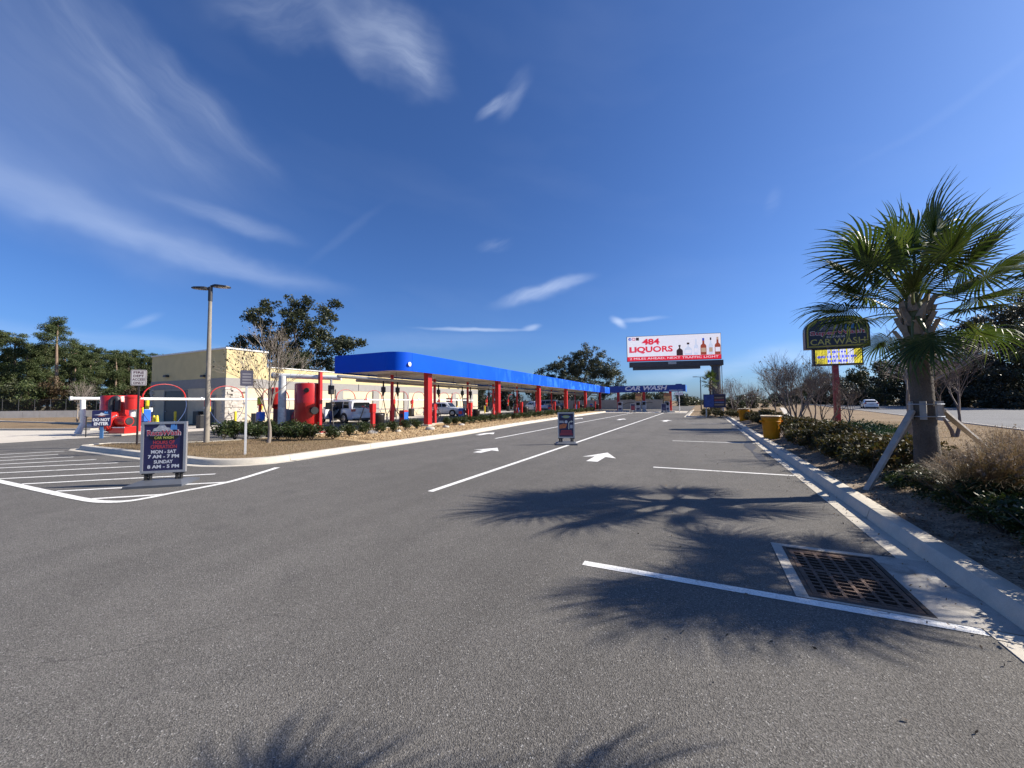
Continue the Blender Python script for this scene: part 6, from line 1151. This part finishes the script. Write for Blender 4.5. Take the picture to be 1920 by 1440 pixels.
R1 = [((1708, 850), 4.6, 21, 'bare grey tree right behind the palm trunk', 1, .085, 5), ((1500, 803), 4.7, 22, 'tall bare tree left of the red sign post with seed heads', 3, .06, 5), ((1486, 806), 4.0, 23, 'bare multi stemmed tree beside the nearer yellow can', 2, .055, 5), ((1453, 790), 4.4, 24, 'slim bare tree between the two yellow cans', 1, .06, 5), ((1548, 801), 3.4, 25, 'small bare tree close left of the red sign post', 2, .05, 4), ((1592, 806), 3.0, 26, 'small bare tree close right of the red sign post', 1, .05, 4), ((1405, 778), 4.0, 27, 'bare tree behind the farther yellow can', 2, .06, 4), ((1375, 772), 5.4, 28, 'brown twiggy tree beside the menu board', 3, .06, 4), ((1352, 771), 5.0, 29, 'brown twiggy tree under the billboard pole', 3, .06, 4), ((1525, 790), 4.8, 30, 'bare tree behind the tall bare one left of the sign', 2, .06, 4), ((1790, 818), 4.4, 32, 'bare reddish tree right of the palm trunk', 2, .07, 5)]
for (px, py), h, sd_, lab, st, r0, lv in R1:
    bare_tree(lab, G(px, py, .1), h, sd_, M_twigd if sd_ not in (21,) else M_twig, st, .95 if st == 1 else .7, lv, .27, r0, 60 if sd_ in (22, 23, 24, 28, 29) else 0, 'bare trees along the kerb', leaf=.07)
# ------------------------------------------------------------------ shrubs
def shrub_mesh(name, rx, ry, h, n, leaf, mat, twig=True):
    C = []; Rr = []
    for k in range(16): a = NR.random() * 6.28; d = NR.uniform(0, .62); C.append((rx * d * math.cos(a), ry * d * math.sin(a), h * NR.uniform(.28, .74))); Rr.append(h * NR.uniform(.20, .36))
    P = clump_points(C, Rr, [n // 16] * 16, .85, .35); P[:, 2] = np.maximum(P[:, 2], .03); V, F = leaf_quads(P, leaf, .5); return np_mesh(name, V, F, mat)
def shrub_proto(rx, ry, h, n, leaf, mat, nm='shrub'):
    r = thing(nm, 'shrub', 'shrub'); link('foliage', shrub_mesh('foliage', rx, ry, h, n, leaf, mat), r); mb = MB()
    for k in range(6): a = NR.random() * 6.28; mb.tube([(0, 0, -.03), (rx * .3 * math.cos(a), ry * .3 * math.sin(a), h * .4), (rx * .55 * math.cos(a), ry * .55 * math.sin(a), h * .7)], [.014, .01, .004], 4)
    mb.build('stems', M_barkd, r); return r
HP = [shrub_proto(.48, .48, .62, 1100, .040, L_hedge) for _ in range(3)]; hused = [False] * 3
def put_shrub(k, loc, label, group, s=1.0):
    o = HP[k] if not hused[k] else copy_tree(HP[k]); hused[k] = True; return place(o, loc, NR.random() * 6.28, label, group, (s * NR.uniform(.9, 1.15), s * NR.uniform(.9, 1.15), s * NR.uniform(.85, 1.15)))
# clump behind the lamp post
for i, (px, py) in enumerate(((420, 822), (440, 824), (462, 822), (482, 823), (520, 825), (541, 826), (562, 826), (583, 826), (430, 815), (470, 815), (505, 817), (540, 818), (570, 819))):
    put_shrub(i % 3, G(px, py, .12), ('front' if i < 8 else 'back') + ' shrub of the dense clump round the bare island tree, ' + ordinal(i + 1 if i < 8 else i - 7) + ' from the lamp post', 'dark shrub clump on the island', 1.25)
for i, (px, py, w) in enumerate(((624, 824, 'first'), (655, 818, 'second'), (684, 815, 'third'), (712, 812, 'fourth'), (737, 810, 'fifth'), (760, 807, 'sixth'), (782, 804, 'seventh'))):
    put_shrub(i % 3, G(px, py, .12), w + ' low shrub in the mulch counting right from the red tank', 'single shrubs in the island mulch', 1.0)
y = 20.3; i = 0
while y < 57:
    put_shrub(i % 3, (-14.4 + NR.uniform(-.12, .12), y, .12), 'low shrub in the hedge along the red canopy columns, ' + ordinal(i + 1) + ' from the near end', 'hedge along the canopy columns', 1.05); y += .78; i += 1
# right-hand bed: clipped bronze shrubs along the kerb
BP = [shrub_proto(.55, .55, .60, 1500, .036, L_hedge2) for _ in range(3)]; bused = [False] * 3
def put_b(k, loc, label, group, s=1.0):
    o = BP[k] if not bused[k] else copy_tree(BP[k]); bused[k] = True; return place(o, loc, NR.random() * 6.28, label, group, (s * NR.uniform(.9, 1.2), s * NR.uniform(.9, 1.2), s * NR.uniform(.85, 1.15)))
y = 9.5; i = 0
while y < 18.3:
    for x in (2.82, 3.6): put_b(i % 3, (x + NR.uniform(-.15, .15), y + NR.uniform(-.2, .2), bed_h(x, y) - .02), 'bronze shrub between palm and nearer yellow can, ' + ordinal(i // 2 + 1) + ' from the palm in the ' + ('kerb' if x < 3.4 else 'back') + ' row', 'bronze kerb shrubs', 1.15); i += 1
    y += .75
y = 20.6
while y < 33.5:
    for x in (3.0, 3.9): put_b(i % 3, (x + NR.uniform(-.15, .15), y + NR.uniform(-.2, .2), bed_h(x, y) - .02), 'green shrub between the two yellow cans, ' + ordinal(int((y - 20.6) / .9 + 1.01)) + ' from the nearer can in the ' + ('kerb' if x < 3.4 else 'back') + ' row', 'kerb shrubs between the yellow cans', 1.15); i += 1
    y += .9
y = 36.5
while y < 42:
    for x in (2.4, 1.2, 0.2): put_b(i % 3, (x + NR.uniform(-.2, .2), y + NR.uniform(-.3, .3) + (2.4 - x) * .55 + .6, .13), 'shrub of the far bed, ' + ordinal(int((y - 36.5) / 1.2 + 1.01)) + ' row back, ' + ('right' if x > 2 else 'middle' if x > 1 else 'left') + ' of the menu board posts', 'shrubs around the menu board', 1.2); i += 1
    y += 1.2
# near hedge beside the drain
NP = [shrub_proto(.55, .55, .62, 3600, .026, L_hedge, 'shrub') for _ in range(2)]; nused = [False] * 2
hedge_spots = [(2.86 + .06 * (k % 2) - .02 * k, 7.75 - .46 * k, .80 + .03 * k) for k in range(9)] + [(3.5, 7.2 - .55 * k, 1.0 + .03 * k) for k in range(7)] + [(2.72, 8.35, .62)]
for i, (x, y, s) in enumerate(hedge_spots):
    k = i % 2; o = NP[k] if not nused[k] else copy_tree(NP[k]); nused[k] = True
    lab = ('kerb row' if i < 9 else 'back row') + ' shrub of the dark hedge beside the storm drain, ' + ordinal(i + 1 if i < 9 else i - 8) + ' from the palm' if i < 16 else 'small dark shrub hiding the foot of the left palm brace'
    place(o, (x, y, bed_h(x, y) - .02), NR.random() * 6.28, lab, 'dark hedge by the storm drain' if i < 16 else None, (s * 1.12, s * 1.12, s * .86))
    if i == 16 and 'group' in o: del o['group']
# junipers
def juniper_mesh(rx, ry, h):
    V = []; F = []; n = 420
    for k in range(n):
        a = NR.random() * 6.28; d = math.sqrt(NR.random()); x, y = rx * d * math.cos(a), ry * d * math.sin(a); base = np.array((x * .9, y * .9, h * .35 * NR.random())); dirv = np.array((math.cos(a) * .9 + NR.normal() * .35, math.sin(a) * .9 + NR.normal() * .35, .42 + NR.random() * .35)); dirv /= np.linalg.norm(dirv); L = NR.uniform(.25, .5) * h / .45
        m = 14; t = np.linspace(.1, 1, m)[:, None]; pts = base + dirv * L * t + np.array((0, 0, -.08)) * t * t + NR.normal(size=(m, 3)) * .03; vv, ff = leaf_quads(pts, .05, .28, out_dir=np.tile(dirv, (m, 1))); F.append(ff + sum(len(q) for q in V)); V.append(vv)
    return np_mesh('foliage', np.concatenate(V), np.concatenate(F), L_juniper)
for i, (x, y, s, w) in enumerate(((5.2, 17.8, 1.0, 'left of the palm brace'), (4.9, 20.2, 1.05, 'in front of the red sign post'), (6.0, 21.8, 1.0, 'at the foot of the red sign post'), (5.7, 19.2, 1.0, 'in the middle of the juniper patch'), (4.9, 15.9, .8, 'nearest the bronze kerb shrubs'), (6.0, 23.5, .9, 'behind the red sign post'))):
    r = thing('juniper', 'low spreading green juniper ' + w, 'shrub', (x, y, bed_h(x, y) - .02), NR.random() * 6, 'spreading junipers in the bed'); r.scale = (s, s, s); link('foliage', juniper_mesh(1.25, 1.25, .55), r); mb = MB()
    for k in range(5): a = k * 1.26; mb.tube([(0, 0, 0), (.5 * math.cos(a), .5 * math.sin(a), .15), (.9 * math.cos(a), .9 * math.sin(a), .25)], [.03, .02, .008], 5)
    mb.build('stems', M_barkd, r)
for i, (px, py, w) in enumerate(((1692, 872, 'left of the palm foot'), (1668, 880, 'by the left palm brace'))):
    r = thing('small_shrub', 'small blue green shrub ' + w, 'shrub', G(px, py, .13), 0); link('foliage', shrub_mesh('foliage', .38, .38, .38, 1600, .022, leaf_mat('bluegreen_leaves', [(.03, .05, .03), (.06, .085, .055), (.10, .12, .08)], .2, .5, 3)), r); mb = MB(); mb.tube([(0, 0, 0), (0.02, 0, .2)], .012, 5); mb.build('stems', M_barkd, r)
# fountain grass
def grass_clump(label, loc, h, n, seed):
    r = thing('fountain_grass', label, 'grass', loc, 0, 'dry fountain grass clumps'); rg = np.random.default_rng(seed); V = []; F = []; o = 0
    for k in range(n):
        a = rg.random() * 6.28; lean = rg.uniform(.05, .95); L = h * rg.uniform(.7, 1.25); w = rg.uniform(.0022, .0045); d = np.array((math.cos(a), math.sin(a), 0)); s = np.array((-math.sin(a), math.cos(a), 0)); b = d * rg.uniform(0, .16) + s * rg.normal() * .06; tw = rg.normal() * .3
        for t in np.linspace(0, 1, 7):
            p = b + (d + s * tw * t) * (L * lean * (t ** 1.6)) * .85 + np.array((0, 0, L * (t - lean * .58 * t ** 2.6))); ww = w * (1 - .75 * t); V.append(p - s * ww); V.append(p + s * ww)
        for t in range(6): F.append((o + 2 * t, o + 2 * t + 1, o + 2 * t + 3, o + 2 * t + 2))
        o += 14
    link('blades', np_mesh('blades', np.array(V), np.array(F), L_grass), r); V = []; F = []; o = 0
    for k in range(n // 14):
        a = rg.random() * 6.28; L = h * rg.uniform(1.0, 1.35); d = np.array((math.cos(a), math.sin(a), 0)); lean = rg.uniform(.2, .6); t = rg.uniform(.82, 1.0, 26)[:, None]; P = d * (L * lean * t ** 1.6) * .85 + np.array((0, 0, 1)) * (L * (t - lean * .58 * t ** 2.6)) + rg.normal(size=(26, 3)) * .008; vv, ff = leaf_quads(P, .016, .25); V.append(vv); F.append(ff + o); o += len(vv)
    link('seed_heads', np_mesh('seed_heads', np.concatenate(V), np.concatenate(F), leaf_mat('seed_head', [(.16, .12, .09), (.30, .24, .18)], .3, .7, 3)), r); return r
for i, (px, py, h, n, w) in enumerate(((1845, 962, .72, 1700, 'right of the palm trunk in front of the right brace'), (1910, 965, .8, 1700, 'at the right picture edge'), (1800, 930, .55, 1100, 'close to the foot of the palm'), (1885, 905, .8, 1300, 'behind the right palm brace foot'), (1965, 950, .85, 1300, 'just past the right picture edge'))):
    grass_clump('dry straw coloured fountain grass ' + w, G(px, py, .24), h, n, 40 + i)
# ------------------------------------------------------------------ palms
def fan_frond(seed, pet=.75, blade=.85, droop=.5):
    """petiole along +x then a costapalmate fan of folded segments; returns one mesh"""
    rg = np.random.default_rng(seed); V = []; F = []; M = []
    def addq(a, mi): F.append(a); M.append(mi)
    def spine(t): return np.array((pet * t, 0, .10 * math.sin(t * 1.5) - .10 * t * t))
    for i in range(6):
        t = i / 5; p = spine(t); w = .030 * (1 - .55 * t) + .006
        V += [p + (0, -w, 0), p + (0, 0, -.016), p + (0, w, 0), p + (0, 0, .012)]
        if i: o = len(V) - 8; [addq((o + j, o + (j + 1) % 4, o + 4 + (j + 1) % 4, o + 4 + j), 1) for j in range(4)]
    tip = spine(1.0); n = 38
    for k in range(n):
        u = (k + .5) / n * 2 - 1; ang = u * 2.25; cost = .30 * (1 - abs(u)) ** .8; st = tip + np.array((cost * .9, 0, -.10 * cost / .3 * droop)); d = np.array((math.cos(ang), math.sin(ang), -.10 * droop + .18 * math.cos(ang))); d /= np.linalg.norm(d); s = np.array((-math.sin(ang), math.cos(ang), 0.0))
        L = blade * (.78 + .30 * math.cos(ang * .62)) * rg.uniform(.88, 1.08); w0 = .026; g = droop * rg.uniform(.6, 1.4); o = len(V); sg = 7; tw = rg.normal() * .10
        for i in range(sg):
            t = i / (sg - 1); sag = np.array((0, 0, -1.0)) * g * (max(0, t - .35) ** 2) * L * .95; p = st + d * L * t * (1 - .14 * g * t) + s * tw * max(0, t - .3) * L * .4 + sag; w = (w0 * (.30 + 1.2 * t) if t < .45 else w0 * (.84) * (1 - (t - .45) / .55) ** .8 + .0015); f = .35 * w * (1 if t < .5 else .8)
            V += [p - s * w - (0, 0, f), p + (0, 0, f), p + s * w - (0, 0, f)]
            if i: q0 = o + 3 * (i - 1); addq((q0, q0 + 1, q0 + 4, q0 + 3), 0); addq((q0 + 1, q0 + 2, q0 + 5, q0 + 4), 0)
    me = np_mesh('frond', np.array(V), np.array(F), [L_palm, pm('petiole_green', (.11, .13, .045), .5, var=.2)], M); me.shade_smooth(); return me
FR = [fan_frond(i, pet=.70 + .12 * (i % 3), blade=.82 + .07 * (i % 3), droop=(.25, .5, .75, .4, .6, .95)[i]) for i in range(6)]
M_trunk = pm('palm_trunk', (.105, .086, .070), .95, var=.25, scale=4, bump=.9, bscale=35, fine=.25, fscale=60); M_boot = pm('palm_boots', (.30, .24, .18), .9, var=.3, scale=5, bump=.7, bscale=40); M_dead = leaf_mat('dead_frond', [(.10, .08, .04), (.2, .16, .08)], .3, .6, 2)
def palm(label, base, lean, th, seed, nf=30, rad=.155, group='cabbage palms in the kerb bed', spec=None, s=1.0):
    r = thing('palm_tree', label, 'palm', base, 0, group); rg = random.Random(seed); top = Vector((lean[0], lean[1], th)); ax = lambda t: Vector((lean[0] * t, lean[1] * t, th * t))
    mb = MB(); n = 64; pts = [ax(i / n * .78) for i in range(n + 1)]; pts[0] = Vector((0, 0, -.15)); mb.tube(pts, [rad * (1.16 - .22 * min(1, i / n * 3)) * (1 + (.030 if i % 2 else -.012) + rg.uniform(-.012, .012)) for i in range(n + 1)], 22); mb.build('trunk', M_trunk, r, smooth=True)
    for k in range(30):      # criss-cross old leaf boots under the crown
        t = .66 + .30 * k / 30; a = k * 2.4 + rg.uniform(-.2, .2); c = ax(t); d = Vector((math.cos(a), math.sin(a), 0)); sd_ = Vector((-d.y, d.x, 0)); L = rg.uniform(.22, .34); R0 = rad * 1.0; lw = .062; mb = MB(); tl = rg.uniform(-.10, .10)
        V = []
        for u, ww, oo in ((0, 1.3, .0), (.5, .8, .05), (1, .42, rg.uniform(.06, .13))):
            q_ = c + d * (R0 - .01 + oo) + Vector((0, 0, L * u - .05)) + sd_ * tl * u; V += [q_ - sd_ * lw * ww - d * .03, q_ + d * .035, q_ + sd_ * lw * ww - d * .03]
        mb.add(V, [(0, 1, 4, 3), (1, 2, 5, 4), (3, 4, 7, 6), (4, 5, 8, 7), (2, 0, 3, 5), (5, 3, 6, 8), (6, 7, 8), (0, 2, 1)]); mb.build('leaf_boot', M_boot, r)
    mb = MB(); mb.tube([ax(.75), ax(.9), ax(1.0), ax(1.06)], [rad * .95, rad * .9, rad * .6, .03], 12); mb.build('crown_heart', pm('palm_heart', (.14, .15, .06), .7, var=.3, scale=8), r, smooth=True)
    fr = spec or [(k * 137.5 + rg.uniform(-14, 14), 86 - 128 * ((k + .5) / nf) ** 1.15 + rg.uniform(-7, 7)) for k in range(nf)]
    if not spec and seed == 8: fr = [((a + 150, e) if 105 < a % 360 < 215 and e > 22 else (a, e)) for a, e in fr] + [(160, 8), (150, -6), (172, 16), (140, 20)]
    if not spec and seed == 12: fr = [((a + 70, e) if 98 < a % 360 < 134 and e > 30 else (a + 50, e) if 150 <= a % 360 <= 182 and 28 < e < 50 else (a, e)) for a, e in fr]
    for k, (az_, el_) in enumerate(fr):
        o = link('frond', FR[(k * 5 + seed) % 6] if el_ > -15 else FR[(2, 5)[k % 2]], r); o.location = ax(1.0 - .10 * k / len(fr)) + Vector((math.cos(R_(az_)), math.sin(R_(az_)), 0)) * .06; o.rotation_euler = Euler((R_(rg.uniform(-22, 22)), -R_(el_), R_(az_)), 'XYZ'); q_ = s * (.70 + .32 * max(0, math.sin(R_(el_ + 12)))) * rg.uniform(.92, 1.08); o.scale = (q_, q_, q_)
    return r
PB = Vector((3.32, 8.80, .24))
palm('cabbage palm in view, braced with two timber props beside the kerb', PB, (-.06, .06), 3.05, 3, s=.93,
     spec=[(170, 84), (60, 78), (300, 76), (20, 70), (130, 68), (165, 60), (345, 58), (85, 56), (150, 46), (-12, 44), (215, 48), (280, 44), (172, 30), (120, 28), (-25, 26), (30, 24), (160, 12), (-8, 8), (250, 22), (75, 6), (158, 0), (-32, -6), (246, -48), (264, -40), (-15, -28), (110, -28)])
palm('cabbage palm just outside the right picture edge, its crown shading the drain', Vector((4.8, 6.95, .24)), (.05, 0), 3.05, 8, nf=24, s=.80)
palm('cabbage palm right of the camera, shading the near asphalt', Vector((2.85, 2.75, .20)), (0, .05), 3.05, 12, nf=24, s=.82)
# props and straps on the palm in view
M_wood = pm('weathered_timber', (.36, .33, .30), .85, var=.2, scale=6, bump=.4, bscale=50)
br = thing('palm_brace', 'weathered timber props and strapped battens around the palm in view', 'brace')
def prop(a, b, w=.09, t=.04):
    a, b = Vector(a), Vector(b); d = (b - a); M = d.to_track_quat('Z', 'Y').to_matrix(); mb = MB(); mb.box((a + b) / 2, (w, t, d.length), M=M); mb.build('prop', M_wood, br)
prop(G(1624, 920, .12), PB + Vector((-.20, -.08, 1.15))); prop(G(1866, 853, .24), PB + Vector((.22, .06, 1.15))); prop(PB + Vector((-.2, 1.5, -.05)), PB + Vector((-.02, .22, 1.15)))
for k in range(6): a = k * 1.047; mb = MB(); mb.box(PB + Vector((.185 * math.cos(a), .185 * math.sin(a), 1.16)), (.035, .08, .30), a); mb.build('batten', M_wood, br)
for z in (1.06, 1.26): mb = MB(); mb.tube([PB + Vector((.207 * math.cos(k * .2618), .207 * math.sin(k * .2618), z)) for k in range(25)], .009, 5); mb.build('strap', M_grey, br)
b = atd(1333, 760, 52); r = palm('small distant palm in front of the billboard pole', Vector((b.x, b.y, 0)), (0, 0), 4.2, 5, nf=22, group=None, s=.8)
# ------------------------------------------------------------------ ground litter (not countable)
def scatter_blades(name, label, poly_fn, n, h, mat, z, lean=.6):
    P = poly_fn(n); n = len(P); a = NR.random(n) * 6.28; L = h * NR.uniform(.5, 1.3, n); d = np.stack([np.cos(a), np.sin(a), np.zeros(n)], 1); s = np.stack([-np.sin(a), np.cos(a), np.zeros(n)], 1); B = np.stack([P[:, 0], P[:, 1], np.full(n, z)], 1); w = .004; T = B + d * (L * lean * NR.random(n))[:, None] + np.array((0, 0, 1)) * L[:, None]
    V = np.stack([B - s * w, B + s * w, T + s * w * .3, T - s * w * .3], 1).reshape(-1, 3); o = link(name, np_mesh(name, V, np.arange(4 * n).reshape(n, 4), mat)); return tag(o, label, None, None, 'stuff')
def in_isl(n):
    x = NR.uniform(-20, -10.85, n); y = NR.uniform(6.1, 12, n); ok = (y < 10.6 + (-10.75 - x) * .26) & (x > -17.2 - (9.2 - y).clip(0) * 1.6) & ((x < -11.3) | (y > 6.6)); return np.stack([x[ok], y[ok]], 1)
L_dry = leaf_mat('dry_turf_blades', [(.17, .115, .06), (.30, .22, .13), (.14, .12, .05)], .3, .8, 2)
scatter_blades('dry_grass', 'dormant brown grass on the island tip', in_isl, 26000, .05, L_dry, .12)
scatter_blades('dry_grass', 'dormant brown grass on the lawn beyond the kerb bed', lambda n: np.stack([NR.uniform(6.0, 13.5, n), NR.uniform(9, 34, n)], 1), 26000, .06, L_dry, .06)
def scatter_chips(name, label, P, size, mat):
    n = len(P); V, F = leaf_quads(P, size, .55, up=-.6); o = link(name, np_mesh(name, V, F, mat)); return tag(o, label, None, None, 'stuff')
x = NR.uniform(-15.5, -10.9, 9000); y_ = 11.5 + NR.random(9000) ** 1.6 * 26; keep = x < -10.85 - (y_ - 15).clip(0) * .055; P = np.stack([x, y_, np.full(9000, .132)], 1)[keep]
scatter_chips('mulch_chips', 'tan bark chips covering the island bed', P, .035, leaf_mat('tan_chips', [(.26, .16, .08), (.46, .33, .18), (.58, .46, .30)], .0, .9, 2))
x = NR.uniform(2.25, 5.2, 9000); y_ = 3 + NR.random(9000) * 14; P = np.array([(a, b_, bed_h(a, b_) + .008) for a, b_ in zip(x, y_)])
scatter_chips('leaf_litter', 'dry leaf litter on the sandy kerb bed', P, .016, leaf_mat('litter', [(.08, .05, .03), (.22, .15, .09), (.34, .26, .18)], .0, .9, 4))
x = np.concatenate([NR.uniform(1.5, 1.93, 260), NR.uniform(-1.0, 1.7, 160)]); y_ = NR.uniform(2.5, 22, 420)
scatter_chips('gutter_litter', 'dead leaves and grit blown along the gutter', np.stack([x, y_, np.full(420, .012)], 1), .014, MATS['litter'])
M_rock = pm('pale_rock', (.50, .46, .40), .9, var=.2, scale=4, bump=.6, bscale=12)
for i, (px, py, s, w) in enumerate(((806, 805, .30, 'at the foot of the first canopy column'), (698, 812, .26, 'at the foot of the red pedestal'), (746, 809, .2, 'between the sixth and seventh mulch shrubs'), (836, 801, .22, 'right of the first canopy column'), (866, 797, .2, 'farther right along the hedge'))):
    bm = bmesh.new(); bmesh.ops.create_icosphere(bm, subdivisions=2, radius=1); rg = random.Random(i)
    for v in bm.verts: v.co *= rg.uniform(.82, 1.12); v.co.z *= .55
    me = bpy.data.meshes.new('rock'); bm.to_mesh(me); bm.free(); me.materials.append(M_rock); me.shade_smooth(); o = link('landscape_rock', me); o.location = G(px, py, .14); o.scale = (s, s * .8, s); o.rotation_euler = (0, 0, i); tag(o, 'pale rounded landscape rock ' + w, 'rock', 'rocks in the island mulch')
